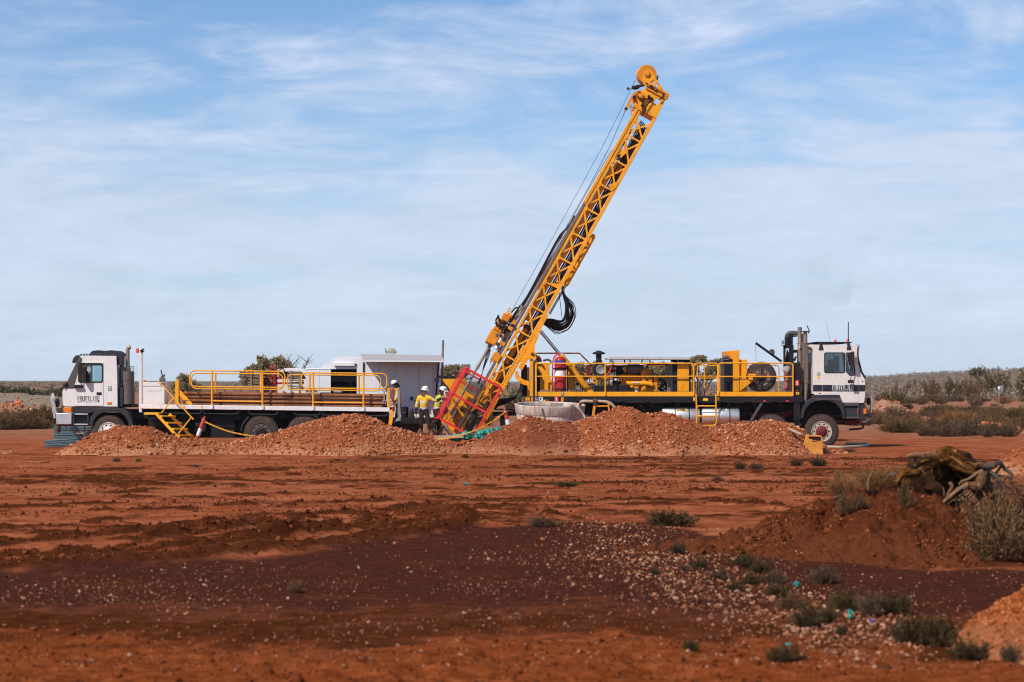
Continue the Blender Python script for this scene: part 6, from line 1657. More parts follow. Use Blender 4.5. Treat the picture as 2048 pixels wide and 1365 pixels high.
    for i in range(5): m.tube([q4(830 - 8 * i, 950, .2 + .1 * i), q4(800 - 10 * i, 1060, .2 + .1 * i), q4(740 - 4 * i, 1200, .2 + .1 * i), q4(690 + 4 * i, 1330, .2 + .1 * i), q4(640 + 8 * i, 1420, .2 + .1 * i)], .011, 5)
    m.build('control_cable', M_HOSE, H)
    MB().lathe(q4(870, 1055, .0), (.4, 0, .7), [(-.08, .05), (.1, .05)], 12).poly([(981, 725), (986, 716), (990, 708), (996, 704), (1001, 712), (997, 722)], YM - .05, YM + .15).build('lower_guide', M_ORG, H, .008)
    m = MB(); m.tube(spline([q4(850, 1060, 0), q4(835, 1090, 0), q4(825, 1130, 0), q4(800, 1160, 0)], 5), .03, 8)
    m.build('guide_hook', M_STEEL, H)
drill_head()

def cage():
    C = hub('safety_cage', RG)
    d0, d1 = -.40, .95
    W = .085
    s0, s1, t0, t1 = -117.5, -4.5, -44, 35.2
    def b(a, c, w=W, n='frame_bar', mat=None): return MB().bar(a, c, w, w).build(n, mat or M_RED, C, .004)
    near = [ms(s1, t0, d0), ms(s1, t1, d0), ms(s0, t1, d0), ms(s0, t0, d0)]
    for i in range(4): b(near[i], near[(i + 1) % 4])
    b(ms(-62, t0, d0), ms(-62, t1 - 2, d0))
    # splayed left side
    lf = [ms(s1 - 7, t0 - 9.5, d1), ms(s0 - 7, t0 - 9, d1)]
    b(near[0], lf[0], .06); b(near[3], lf[1], .06); b(lf[0], lf[1], .035)
    for f in (.36, .66): b(near[0].lerp(lf[0], f), near[3].lerp(lf[1], f), .02)
    b(ms(-62, t0, d0), lf[0].lerp(lf[1], .5), .05)
    # back frame and right side
    bk = [ms(s1 - 7, t0 + 1, d1), ms(s1 - 7, -2, d1), ms(s0, t1 - 6, d1), ms(s0, t0, d1)]
    b(bk[0], bk[1], .06); b(ms(-34, t0 + 1, d1), ms(-34, -4, d1), .06); b(ms(s1 - 6, t1 - 6, d1 - .2), ms(s0 + 20, t1 - 6, d1 - .2), .06)
    b(ms(s1 - 6, t1 - 3.5, .3), ms(s0 + 16, t1 - 3.5, .3), .06); b(bk[3], bk[2], .06); b(near[2], bk[2], .06)
    b(near[1], ms(s1 - 6, t1 - 6, d1 - .2), .06)
    b(ms(s1 - 7, t0 + 1, d1), ms(s0, t0, d1), .05)
    # wire mesh in the near door and the back panel
    for (a0, a1, c0, c1, dd, wd) in ((s0, s1, t0, t1, d0, .0065), (s0, s1 - 7, t0, -3, d1, .006)):
        m = MB(); n1 = int((a1 - a0) / 2.95); n2 = int((c1 - c0) / 2.95)
        for i in range(1, n1): 
            s = a0 + (a1 - a0) * i / n1; m.bar(ms(s, c0, dd), ms(s, c1, dd), wd, wd)
        for i in range(1, n2):
            t = c0 + (c1 - c0) * i / n2; m.bar(ms(a0, t, dd), ms(a1, t, dd), wd, wd)
        o = m.build('wire_mesh', M_CHAS, C, smooth=False); o['kind'] = 'stuff'
    m = MB()
    for f in [i / 13 for i in range(1, 13)]: m.bar(near[0].lerp(near[3], f), lf[0].lerp(lf[1], f), .006, .006)
    o = m.build('wire_mesh', M_CHAS, C, smooth=False); o['kind'] = 'stuff'
    MB().poly([(884.5, 822), (888, 815), (892, 813.5), (898.5, 821.5), (893, 831), (886, 826)], YM + d0 + .03, YM + d0 + .05).build('red_flag', M_RED, C)
    for a, c in ((near[0], (0, 0)), (near[3], (0, 0)), (ms(-62, t0, d0), 0)): MB().ball(a + Vector((0, -.03, 0)), .05, n=8, m=5).build('hinge', M_RED, C)
    MB().tube(spline([p(891, 795, YM), p(889, 786, YM), p(892, 782.5, YM), p(896, 784, YM)], 5), .018, 6).build('door_handle', M_LABEL, C)
def mast_foot():
    B = hub('mast_foot', RG)
    m = MB(); mbox(m, -150, -112, 26, 42, .0, .9); mbox(m, -128, -119, -36, 30, .15, .75)
    mpoly(m, [(-160, 30), (-150, 20), (-120, 20), (-112, 44), (-140, 46), (-158, 42)], .1, .8)
    m.build('foot_plate', M_YEL, B, .015)
    m = MB(); mbox(m, -118, -46, -38, 12, .80, .86); mbox(m, -46, -12, 6, 30, .80, .86)
    m.build('guard_plate', M_YEL, B, .008)
    m = MB(); mbox(m, -117, -104, -40, -22, .1, .3); mbox(m, -100, -96, -40, -22, .1, .3); mbox(m, -117, -96, -40, -37, .1, .3); mbox(m, -117, -96, -31.5, -29.5, .1, .3); mbox(m, -117, -96, -24, -21, .1, .3)
    m.build('clamp_frame', M_YEL, B, .008)
    m = MB(); mbox(m, -112, -64, -18, 2, .35, .75); mbox(m, -110, -60, 3, 8, .1, .8); mbox(m, -64, -52, -22, 12, .05, .35)
    mbox(m, -96, -84, -34, -20, .4, .8); mbox(m, -50, -38, 16, 30, .1, .4); mbox(m, -118, -90, 10, 26, .3, .8); mbox(m, -88, -72, 16, 30, .3, .8)
    m.build('clamp_housing', M_YEL, B, .012)
    m = MB(); mbox(m, -100, -86, -30, -18, .05, .4); mbox(m, -62, -50, 0, 14, .02, .3); mbox(m, -84, -80, -17, 1, .3, .36); mbox(m, -78, -74, -17, 1, .3, .36); mbox(m, -112, -80, 20, 25, .0, .2); mbox(m, -60, -40, 22, 29, -.02, .2)
    m.build('foot_clamp', M_RUSTD, B, .012)
    for s, t in ((-106, -20), (-92, 28), (-70, 26), (-48, 8)): MB().cyl(ms(s, t, .05), ms(s + 18, t, .05), .05, 10).build('clamp_ram', M_MUFF, B)
    MB().cyl(ms(-98, -27.3, .42), ms(-91, -27.3, .42), .10, 14).build('rod_guide', M_STEEL, B)
    m = MB()
    for i in range(7):
        m.tube(spline([ms(-60 - 3 * i, 14 + i, .05), ms(-80, 8 + 2 * i, -.1), ms(-104, 6 + 3 * i, -.15), ms(-130, 20 + 2 * i, -.15), ms(-142, 34 + 2 * i, -.1), ms(-130, 44 + i, 0)], 5), .016 + .006 * (i % 3), 6)
    m.build('foot_hose', M_HOSE, B)
    # black hoses behind the mast foot
    for i in range(12):
        f = i / 11
        MB().tube(spline([p(1049 - 5 * f, 735, 71.1 + .06 * i), p(1050 - 8 * f, 765 + 4 * f, 71.0 + .06 * i), p(1040 - 6 * f, 785 + 6 * f, 71 + .06 * i), p(1018 - 4 * f, 797 + 9 * f, 71 + .05 * i), p(997, 800 + 12 * f, 71 + .05 * i), p(985 + 4 * f, 812 + 8 * f, 71 + .05 * i)], 5), .028, 8).build('black_hose', M_HOSE, B)
    MB().rect(1044, 730, 1054, 793, 71.2, 71.7).build('hose_tray', M_CHAS, B)
    MB().rect(985, 824, 1062, 832, 70.9, 71.2).rect(990, 818, 1040, 821, 70.8, 71.1).rect(1000, 830, 1010, 852, 71, 71.3).rect(1048, 800, 1062, 850, 70.9, 71.3).build('rear_chassis', M_CHAS, B, .01)
    MB().rect(1054, 735, 1059, 793, 71.0, 71.1).rect(1051, 796, 1066, 806, 70.2, 70.4).build('rear_post', M_YEL, B, .006)
    MB().lathe(p(1053, 800, 70.15), (0, 1, 0), [(0, .05), (.1, .05)], 12).build('rear_lamp', M_ORG, B)
    MB().rect(1062, 794, 1066, 803, 69.98, 70.05).build('rear_marker', M_AMBER, B)
cage(); mast_foot()

# ------------------------------------------------------------------ site trailer with raised awning
def trailer():
    Y = 75.0; Yb = 77.2
    t = thing('site_trailer', 'white site trailer with open side hatch and a raised grey awning', 'trailer', (gx(760, 75), 76.0, 0.44))
    door = [(662, 738.7), (713.6, 738.7), (713.6, 792), (662, 792)]
    wall = [(640, 736.5), (643, 735.5), (672.7, 714), (720, 715.5), (877, 717), (877, 835.5), (640, 835.5)]
    MB().poly(wall, Y, Y + .05, [door]).build('side_wall', M_TRAIL, t)
    def at(l, y): return [p(a, b, Y) + Vector((0, y - Y, 0)) for a, b in l]
    MB().prism([at(wall, Yb - .05)], Vector((0, .05, 0))).build('far_wall', M_TRAIL, t)
    def span(a, b, mat, n, y0=Y + .051, y1=Yb - .051, th=.04):
        q, r = p(*a, Y), p(*b, Y); nn = Vector((-(r - q).z, 0, (r - q).x)).normalized() * th
        vs = [Vector((v.x, y, v.z)) + o for o in (Vector(), -nn) for v, y in ((q, y0), (r, y0), (r, y1), (q, y1))]
        return MB().add(vs, [(0, 1, 2, 3), (7, 6, 5, 4), (0, 4, 5, 1), (1, 5, 6, 2), (2, 6, 7, 3), (3, 7, 4, 0)]).build(n, mat, t)
    span((640, 736.5), (672.7, 714), M_TRAIL, 'sloping_end'); span((672.7, 714), (877, 716), M_TRAIL, 'roof'); span((877, 716), (877, 835), M_TRAIL, 'end_wall'); span((640, 835), (640, 737), M_TRAIL, 'front_wall')
    span((640, 834), (877, 834), M_CHAS, 'floor')
    m = MB().rect(664, 753, 712, 764, 76.6, 76.9).rect(700, 763.5, 703, 834, 76.4, 76.9)
    m.build('grey_cabinet', M_CABINET, t)
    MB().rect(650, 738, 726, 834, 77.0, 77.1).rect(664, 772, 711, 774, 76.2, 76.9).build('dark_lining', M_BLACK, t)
    MB().rect(611.5, 737.5, 661.5, 785.5, Y - .10, Y - .05).rect(637, 738.5, 638.2, 785, Y - .115, Y - .101).rect(612, 738, 661, 739.4, Y - .115, Y - .101).build('open_hatch_door', M_TRAIL, t, .006)
    MB().rect(668, 725.5, 709.3, 732.5, Y - .10, Y - .002).build('strip_light', M_LABEL, t, .012)
    MB().rect(709.5, 728, 713, 730, Y - .05, Y - .01).build('light_cable', M_CHAS, t)
    # awning: hinged along the top of the wall, sloping down towards the viewer
    d, c = p(721, 711, Y), p(881, 713.2, Y); a, b = p(730, 723.6, 73.6), p(891, 724.6, 73.6)
    n = Vector((0, 0, .05))
    m = MB().add([a, b, c, d, a + n, b + n, c + n, d + n], [(0, 3, 2, 1), (4, 5, 6, 7), (0, 1, 5, 4), (1, 2, 6, 5), (2, 3, 7, 6), (3, 0, 4, 7)])
    m.build('awning', M_AWN, t, .006)
    MB().bar(a + Vector((0, -.03, .02)), b + Vector((0, -.03, .02)), .05, .06).build('awning_rail', M_TRAIL, t)
    MB().bar(p(727, 725, Y - .03), p(727, 747, Y - .03), .05, .05).bar(p(877.5, 725, Y - .03), p(872, 790, Y - .03), .06, .05).build('awning_strut', M_RUB, t)
    for x in (758, 790, 838, 866): MB().rect(x, 725.5, x + .5, 834, Y - .006, Y - .001).build('panel_seam', M_GTRIM, t)
    MB().rect(820, 794, 826, 800.5, Y - .08, Y - .001).build('power_socket', M_GTRIM, t, .006)
    MB().tube(spline([p(825, 799, Y - .05), p(829, 802, Y - .1), p(833, 806, Y - .1), p(838, 808, Y - .1)], 5), .012, 6).build('power_lead', M_HOSE, t)
    MB().rect(770, 835.6, 880, 848, Y - .5, Y + 1.8).rect(640, 836, 769, 842, Y + .1, Yb - .1).build('chassis', M_CHAS, t, .01)
    for x in (820, 790):
        c = p(x, 853, Y - .1)
        MB().lathe(c, (0, 1, 0), [(0, .2), (0, .3), (.04, .36), (.2, .36), (.24, .3)], 28).build('wheel', M_TYRE, t)
    o = thing('water_cooler', 'dark blue drum water cooler on the trailer ledge', 'water cooler', p(809, 835.4, 74.7))
    MB().lathe(p(809, 835.4, 74.7), (0, 0, 1), [(0, .125), (.02, .135), (.34, .145), (.345, .15), (.40, .15), (.41, .12), (.43, .05)], 20).build('drum', M_NAVY, o)
    MB().bar(p(806, 826, 74.54), p(812, 825.5, 74.54), .05, .01).build('pale_label', M_GTRIM, o)
    o = thing('drink_bottle', 'black drink bottle standing beside the water cooler', 'bottle', p(825, 835.4, 74.7))
    MB().lathe(p(825, 835.4, 74.7), (0, 0, 1), [(0, .055), (.02, .06), (.22, .06), (.27, .035), (.33, .033)], 16).build('body', M_RUB, o)
    MB().tube([p(825, 829.5, 74.7) + Vector((.035 * math.cos(a), 0, .30 - .035 + .05 * math.sin(a) - .12)) for a in [2 * math.pi * i / 12 for i in range(12)]], .008, 5, True).build('carry_loop', M_RUB, o)
M_AWN = paint('awning_grey', (0.36, 0.34, 0.335), 0.6, dust=0.15, var=.06)
trailer()

def behind():
    o = MB().tube([p(883, 800, 76), p(884.5, 745, 76), p(886, 681, 76)], [.055, .05, .04], 8).build('timber_pole', M_WOOD, None, loc=p(883, 860, 76))
    o.location = p(883, 800, 76); tag(o, 'tall thin weathered pole standing at the right end of the trailer', 'pole')
    o.data.transform(Matrix.Translation(p(883, 860, 76) - p(883, 800, 76)))
    # yellow mixing hopper
    t = thing('mud_hopper', 'yellow mud mixing hopper behind the red cage', 'hopper', p(905, 868, 74.2))
    MB().poly([(884, 758.5), (931, 757), (933, 776), (936, 800), (925, 830), (912, 840), (904, 815), (899, 780)], 74.0, 75.0).build('hopper_body', M_YEL, t, .015)
    MB().rect(905, 838, 909, 868, 74.2, 74.35).rect(928, 828, 931, 868, 74.2, 74.35).build('leg', M_ORG, t, .006)
    MB().tube([p(877, 754, 74.4), p(890, 754.5, 74.4), p(911, 755, 74.4)], .055, 10).lathe(p(874, 761, 74.3), (0, 1, 0), [(0, .1), (.12, .1)], 14).rect(893, 749.5, 902.5, 757.4, 74.3, 74.5).build('mixing_pipe', M_MUFF, t)
    MB().ptube([(882, 766), (888, 768), (894, 774), (899, 784)], 73.95, .03, 8).build('hopper_hose', M_RUB, t)
    MB().rect(931, 756, 943, 760, 74.5, 74.6).build('hopper_rail', M_STEEL, t)
    t = thing('rusty_panel', 'rusty square steel panel on a post above the cage', 'panel', p(932, 868, 75.5))
    MB().rect(922, 729, 940.8, 746, 75.5, 75.54).build('plate', paint('rusty_plate', (.17, .12, .095), .7, dust=.3), t, .004)
    MB().rect(930, 746.2, 932.5, 868, 75.5, 75.56).build('post', M_RUSTD, t)
    # white ute with red steel rack
    t = thing('white_ute', 'white utility vehicle with only its roof showing behind the drill rods', 'utility vehicle', (gx(580, 76), 77, .1))
    m = MB().poly([(553, 800), (553, 742), (557, 738.5), (575, 737), (600, 737.5), (609, 740), (620, 756), (640, 760), (642, 800)], 76, 77.8)
    m.build('body', M_WHITE, t, .04)
    MB().poly([(557, 744), (580, 743), (580, 756), (557, 757)], 75.97, 75.995).poly([(583, 743), (603, 744), (612, 757), (583, 757)], 75.97, 75.995).build('window', M_DGLASS, t)
    MB().lathe(p(570, 862, 75.9), (0, 1, 0), [(0, .2), (0, .3), (.04, .36), (.2, .36), (.24, .3)], 24).lathe(p(625, 862, 75.9), (0, 1, 0), [(0, .2), (0, .3), (.04, .36), (.2, .36), (.24, .3)], 24).build('wheel', M_TYRE, t)
    MB().rect(540, 800, 645, 850, 76.1, 77.7).build('tray', M_CHAS, t, .02)
    t = thing('steel_rack', 'rusty red steel rack holding hoses behind the yellow rails', 'steel rack', (gx(540, 74.5), 74.6, .1))
    m = MB()
    for a, b, c, d in ((503, 768, 608, 766), (505, 757, 607, 756), (545, 729, 545, 850), (553, 740, 553, 850), (530, 746, 530, 850), (501, 745, 504, 850), (600, 748, 600, 850), (526, 729, 546, 741)):
        for y in (74.5, 75.2): m.bar(p(a, b, y), p(c, d, y), .075, .06)
    m.build('frame', M_EXT, t, .006)
    m = MB().tube(spline([p(528, 742, 74.4), p(525, 735, 74.4), p(529, 730, 74.4), p(536, 733, 74.4)], 5), .04, 8).tube(spline([p(548, 755, 74.4), p(556, 743, 74.4), p(565, 738, 74.4), p(569, 745, 74.4), p(564, 752, 74.4)], 5), .022, 8)
    m.build('hose', M_HOSE, t)
    r = random.Random(3)
    k = 0
    for x0, x1, y0, y1, n, where in ((496, 526, 741, 782, 7, 'left'), (576, 606, 744, 782, 7, 'right')):
        t = thing('timber_stack', 'stack of weathered timber lengths at the %s end of the red steel rack' % where, 'timber stack', p((x0 + x1) / 2, 862, 74.2))
        for i in range(n):
            y = y0 + (y1 - y0) * i / n
            MB().bar(p(x0 + r.uniform(-4, 2), y + r.uniform(0, 1), 74.2), p(x1 + r.uniform(-3, 5), y + r.uniform(1, 4), 74.25), .055, .4).build('plank', M_WOOD, t, .004)
        MB().bar(p(x0 + 6, y0 - 2, 74.0), p(x0 + 8, y1 + 60, 74.0), .07, .05).bar(p(x1 - 6, y0 - 1, 74.0), p(x1 - 5, y1 + 60, 74.0), .07, .05).build('upright', M_WOOD, t)
    # green headframe far off
    Y = 320
    t = thing('mine_headframe', 'small pale green headframe with orange tank far behind the trailer', 'headframe', (gx(785, Y), Y, 0))
    m = MB()
    for a, b, c, d in ((771, 703, 794, 703.5), (771, 696, 771, 706), (776, 699, 790, 699), (774, 706, 778, 770), (790, 704, 796, 770), (777, 704, 783, 711), (783, 711, 790, 704), (778, 725, 793, 726), (777, 748, 794, 749)):
        for y in (Y, Y + 2): m.bar(p(a, b, y), p(c, d, y), .22, .2)
    m.build('frame', paint('pale_green', (.30, .36, .25), .6), t)
    MB().rect(771, 703.5, 793, 705.5, Y, Y + 2).build('platform', paint('pale_green_deck', (.40, .42, .30), .6), t)
    MB().lathe(p(785, 703, Y + 1), (0, 0, 1), [(0, .36), (.3, .4), (.45, .3), (.55, .1)], 14).build('tank', paint('pale_orange', (.62, .36, .16), .6), t)
    # sign far right
    t = thing('white_sign', 'tiny white sign on a grey post in the scrub on the right', 'sign', (gx(2000, 150), 150, 0))
    MB().rect(1996, 773, 2000.5, 779.2, 150, 150.05).build('sign_plate', M_LABEL, t)
    MB().rect(2001.5, 771, 2005.5, 786, 150.1, 150.2).rect(1997.5, 779.3, 1998.6, 832, 150, 150.06).build('post', M_STEEL, t)
    # orange and coloured rubbish on the far spoil, left edge
    t = thing('orange_tarpaulin', 'crumpled orange tarpaulin on the spoil bank at the far left', 'tarpaulin', (gx(36, 150), 150, gz(808, 150)))
    crumple(p(36, 806, 150), 0.32, .3, .13, 5).build('sheet', paint('bright_orange', (.75, .14, .02), .5), t)
    o = crumple(p(18, 806, 150), .45, .35, .16, 9).build('rubbish_pile', paint('dark_rubbish', (.10, .07, .07), .8, var=.5), None, loc=p(18, 808, 150))
    tag(o, 'dark heap of mixed rubbish on the spoil bank beside the orange tarpaulin', 'rubbish')
    for x in (75, 100, 115):
        o = crumple(p(x, 797.5, 155), .16, .2, .04, x).build('plastic_sheet', M_TEAL, None, loc=p(x, 798, 155))
        tag(o, 'scrap of turquoise plastic on the pale bank left of the white cab', 'plastic scrap', 'turquoise scraps on the far bank')
def crumple(c, rx, ry, rz, seed, n=20, m=12, amp=.35):
    r = random.Random(seed)
    mb = MB().ball((0, 0, 0), 1, 1, 1, n, m)
    ph = [(Vector((r.gauss(0, 1), r.gauss(0, 1), r.gauss(0, 1))) * 3.2, r.uniform(0, 6)) for _ in range(7)]
    out = []
    for v in mb.v:
        q = Vector(v); d = sum(abs(math.sin(q.dot(a) + b)) for a, b in ph) / len(ph)
        q = q * (1 + amp * (d - .6) * 2 + r.uniform(-.04, .04))
        out.append((c.x + q.x * rx, c.y + q.y * ry, c.z + q.z * rz))
    mb.v = out
    return mb
behind()

# ------------------------------------------------------------------ things on the pad and in front
def site_things():
    # mud tub
    Y = 68.6; k = Y / F
    c = p(1100, 809.5, Y)
    t = thing('mud_tub', 'round white plastic mud tub smeared with red dirt', 'tub', (c.x, Y, 0))
    r = 70.5 * k
    h = 18.5 * k
    m = MB().lathe(Vector((0, 0, 0)), (0, 0, 1), [(-h, r * .93), (-h, r * .955), (-h * .9, r * .975), (-.05, r * 1.0), (0, r * 1.005), (.015, r * .985), (-.01, r * .965), (-.5, r * .94), (-.5, r * .9), (-h, r * .9)], 56)
    m2 = MB().lathe(Vector((0, 0, 0)), (0, 0, 1), [(-1.55, r * .88), (-1.5, r * .92), (-h * .98, r * .925), (-h * .98, r * .85)], 56)
    w = MB().lathe(Vector((0, 0, 0)), (0, 0, 1), [(-.13, r * .93), (-.12, r * .955)], 48)
    rot = Matrix.Translation(c) @ Matrix.Rotation(R(3.6), 4, 'X') @ Matrix.Rotation(R(1.0), 4, 'Y')
    for mb, n, mat in ((m, 'rim_band', M_TUB), (m2, 'tub_wall', M_WHITE), (w, 'drilling_mud', M_WATER)):
        mb.v = [tuple(rot @ Vector(v)) for v in mb.v]
        mb.build(n, mat, t)
    MB().rect(1083, 816, 1084.6, 833, Y - r - .035, Y - r + .02).build('band_joint', M_RUSTD, t)
    for a, b, cc, d in ((1101, 806.5, 1126, 812),): MB().rect(a, b, cc, d, Y + .3, Y + .6).build('inner_baffle', M_MUD, t, .01)
    o = MB().tube(spline([p(1140, 814, 67.8), p(1144, 810.5, 67.6), p(1150, 811, 67.45), p(1157, 817, 67.25), p(1163, 824, 67.2), p(1168, 832, 67.15), p(1172, 842, 67)], 6), .045, 10).build('suction_hose', M_MUD, None, loc=p(1150, 811, 67.4))
    tag(o, 'pale hose hooked over the right rim of the white tub', 'hose')
    # trash pump on yellow stand
    t = thing('pump_stand', 'muddy pump with thick pipe on a small yellow stand beside the tub', 'pump', p(1200, 845, 67.6))
    MB().tube(spline([p(1160, 810, 67.9), p(1162.5, 804.5, 67.7), p(1168, 803, 67.6), p(1186, 803.5, 67.6)], 5), .058, 12).tube(spline([p(1195, 803, 67.6), p(1210, 804, 67.6), p(1219, 806.5, 67.6), p(1227, 813, 67.6), p(1231, 822, 67.6), p(1234, 832, 67.5)], 5), .055, 12).build('pipe', M_TAN, t)
    MB().lathe(p(1190.5, 803.5, 67.5), (0, 1, 0), [(-.03, .05), (0, .09), (.16, .1), (.2, .06)], 14).rect(1186.5, 796.5, 1192.5, 801, 67.5, 67.65).rect(1187, 808.5, 1195, 812, 67.5, 67.7).build('pump_body', M_RUSTD, t, .008)
    MB().bar(p(1189, 812.5, 67.55), p(1186, 834, 67.55), .09, .08).bar(p(1217, 807, 67.55), p(1218.5, 830, 67.55), .06, .05).bar(p(1188, 813, 67.55), p(1218, 812.5, 67.55), .05, .06).build('stand', M_ORG, t, .006)
    # yellow slotted bin
    Y = 63.8
    b0 = p(1605, 911.5, Y)
    t = thing('yellow_bin', 'worn orange-yellow two-part plastic base with an open top slot', 'plastic base', (gx(1626, Y), Y + .3, 0))
    def frus(a, b, ya, yb, top, bot, dep):
        q = [p(bot[0], yb, Y), p(bot[1], yb, Y), p(top[1], ya, Y), p(top[0], ya, Y)]
        ins = (p(bot[1], 0, Y).x - p(top[1], 0, Y).x)
        return [q[0], q[1], q[1] + Vector((0, dep, 0)), q[0] + Vector((0, dep, 0)), q[3] + Vector((0, abs(ins), 0)), q[2] + Vector((0, abs(ins), 0)), q[2] + Vector((0, dep - abs(ins), 0)), q[3] + Vector((0, dep - abs(ins), 0))]
    FC = [(0, 3, 2, 1), (0, 1, 5, 4), (1, 2, 6, 5), (2, 3, 7, 6), (3, 0, 4, 7)]
    lo = frus(0, 0, 897.5, 912.5, (1606, 1646), (1604, 1647), .55)
    MB().add(lo, FC + [(4, 5, 6, 7)]).build('lower_block', M_OBIN, t, .02)
    q = p(1610, 870.5, Y)
    up = [(1605, 897), (1609.5, 882), (1611, 872), (1613, 870.3), (1642, 871.3), (1644, 873.5), (1645, 884), (1647.5, 897)]
    MB().poly(up, Y + .04, Y + .12, [[(1617.5, 873.5), (1642, 874.2), (1642.5, 882.5), (1637, 883.4), (1617.5, 877.5)]]).build('front_face', M_OBIN, t, .012)
    MB().rect(1614.8, 872.3, 1643, 886, Y + .125, Y + .15).build('slot_shade', M_RUSTD, t)  # dark plate behind the slot stands in for the shade inside
    MB().poly(up, Y + .42, Y + .5).poly([(1605, 897), (1609.5, 882), (1611, 872), (1613, 870.3), (1614.6, 871), (1613, 883), (1609, 897)], Y + .121, Y + .419).poly([(1641.5, 872), (1644, 873.5), (1645, 884), (1647.5, 897), (1644, 897), (1642, 884)], Y + .121, Y + .419).build('side_walls', M_OBIN, t, .008)
    # hoses on the ground
    def ground_hose(pts, r, n, lab, mat=M_TAN):
        w = []
        for a, b in pts:
            x, y = gpt(a, b); w.append(Vector((x, y, ground_z(x, y)[0] + r * .8)))
        o = MB().tube(spline(w, 6), r, 8).build(n, mat, None, loc=w[0]); return tag(o, lab, 'hose')
    ground_hose([(1655, 898), (1680, 899), (1705, 898), (1725, 896), (1738, 891.5), (1730, 889.5), (1710, 890), (1690, 889)], .055, 'delivery_hose', 'tan hose looped on the red ground in front of the white cab')
    o = MB().tube(spline([p(1578, 858, 64.6), p(1586, 862, 64.0), p(1594, 866, 63.9), p(1604, 870, 63.9), p(1611, 874, 64.3), p(1616, 878, 64.2)], 6), .05, 8).build('feed_hose', M_TAN, None, loc=p(1596, 868, 64)); tag(o, 'tan hose coming over the spoil heap into the yellow base', 'hose')
    # bollards with chains
    for (a, b, Y, lab) in (((393.5, 879), (407.5, 840), 67.2, 'red and white bollard leaning at the foot of the yellow steps'), ((1017, 852), (1010.5, 824), 67.4, 'red and white bollard on the dark heap left of the tub')):
        q, r = p(*a, Y), p(*b, Y)
        if lab.startswith('red and white bollard leaning'): q = q - (r - q) * .12
        t = thing('bollard', lab, 'bollard', q)
        d = r - q; L = d.length; n = d.normalized()
        fr = (0, .16, .62, 1) if 'leaning' in lab else (0, .1, .45, 1)
        if 'leaning' in lab: fr = (0, .28, .60, 1)
        for i, mat in enumerate((M_BOLR, M_LABEL, M_BOLR)): MB().lathe(q, n, [(fr[i] * L + .001, .074 - .008 * fr[i]), (fr[i + 1] * L - .001, .074 - .008 * fr[i + 1])], 18).build(('base_sleeve', 'white_sleeve', 'red_sleeve')[i], mat, t)
        MB().lathe(q, n, [(L, .075), (L + .03, .06), (L + .04, .035), (L + .09, .045), (L + .12, .02)], 14).build('chain_knob', M_BOLR, t)
    def chain(pts, Y, lab):
        w = spline([p(a, b, y) for a, b, y in pts], 10)
        m = MB(); Ls = 0; step = .055
        acc = [0]
        for i in range(1, len(w)): acc.append(acc[-1] + (w[i] - w[i - 1]).length)
        n = int(acc[-1] / step)
        for i in range(n):
            s = i * step; j = max(k for k in range(len(acc)) if acc[k] <= s); j = min(j, len(w) - 2)
            f = (s - acc[j]) / max(1e-6, acc[j + 1] - acc[j]); c = w[j].lerp(w[j + 1], f); d = (w[j + 1] - w[j]).normalized()
            u = d.orthogonal().normalized(); v = d.cross(u); q = (u + v).normalized() if i % 2 else (u - v).normalized()
            m.tube([c + d * .040 * math.cos(a) + q * .020 * math.sin(a) for a in [2 * math.pi * e / 8 for e in range(8)]], .009, 5, True)
        o = m.build('barrier_chain', M_YSTEP, None, loc=w[0]); tag(o, lab, 'chain')
    chain([(408, 843, 67.2), (430, 853, 66.9), (455, 862.5, 66.6), (480, 868.5, 66.3), (505, 872.6, 66.0), (520, 874, 65.8)], 0, 'yellow plastic chain sagging from the leaning bollard to the pale heap')
    chain([(1010, 825, 67.3), (985, 843, 67.6), (960, 857, 67.9), (935, 867, 68.2), (910, 874, 68.5), (885, 878.5, 68.7), (871, 879.5, 68.8)], 0, 'yellow plastic chain sagging in front of the red cage')
    # concrete sleeper and teal bags around the mast foot
    o = MB().poly([(868, 872.5), (925, 870), (928, 876), (870, 879)], 68.9, 69.2).build('timber_sleeper', M_TAN, None, .01, loc=p(900, 879, 69)); tag(o, 'pale muddy sleeper lying below the red cage', 'sleeper')
    for i, (x, y, rx, rz, Y, lab) in enumerate(((912, 876, .24, .15, 69.3, 'turquoise sample bag under the left corner of the cage'), (934, 872, .20, .18, 69.6, 'turquoise sample bag right behind the lowest cage bar'), (960, 872, .18, .22, 69.3, 'pale turquoise bag touching the yellow mast foot'), (976, 866, .28, .16, 69.5, 'biggest turquoise bag slumped right of the mast foot'), (998, 860, .14, .12, 69.7, 'turquoise bag tip beside the short bollard'))):
        o = crumple(p(x, y, Y), rx * 1.0, .25, rz * .8, 20 + i, 30, 18, .7).build('sample_bag', M_TEAL, None, loc=p(x, y, Y), smooth=True); tag(o, lab, 'plastic bag')
    # trolley / hose reel at the feet of the crew
    t = thing('hose_reel', 'black hose reel with grey legs under the raised cage', 'hose reel', p(886, 872, 71))
    m = MB()
    for i in range(6): m.tube([p(872.5, 855, 70.9 + .07 * i) + Vector((.17 * math.cos(a), 0, .22 * math.sin(a))) for a in [2 * math.pi * e / 20 for e in range(20)]], .035, 8, True)
    m.build('coiled_hose', M_HOSE, t)
    MB().bar(p(889, 845, 70.9), p(897, 872, 70.9), .12, .1).bar(p(888, 852, 71), p(880, 871, 71), .09, .08).build('grey_leg', M_MUD, t, .01)
    MB().tube(spline([p(864, 795, 71.5), p(863, 812, 71.5), p(864.5, 826, 71.5), p(867, 834, 71.5)], 5), .035, 8).build('pale_pipe', M_LABEL, t)
    # blue-grey plastic core trays
    r = random.Random(12); k = 0
    Y = 73.0
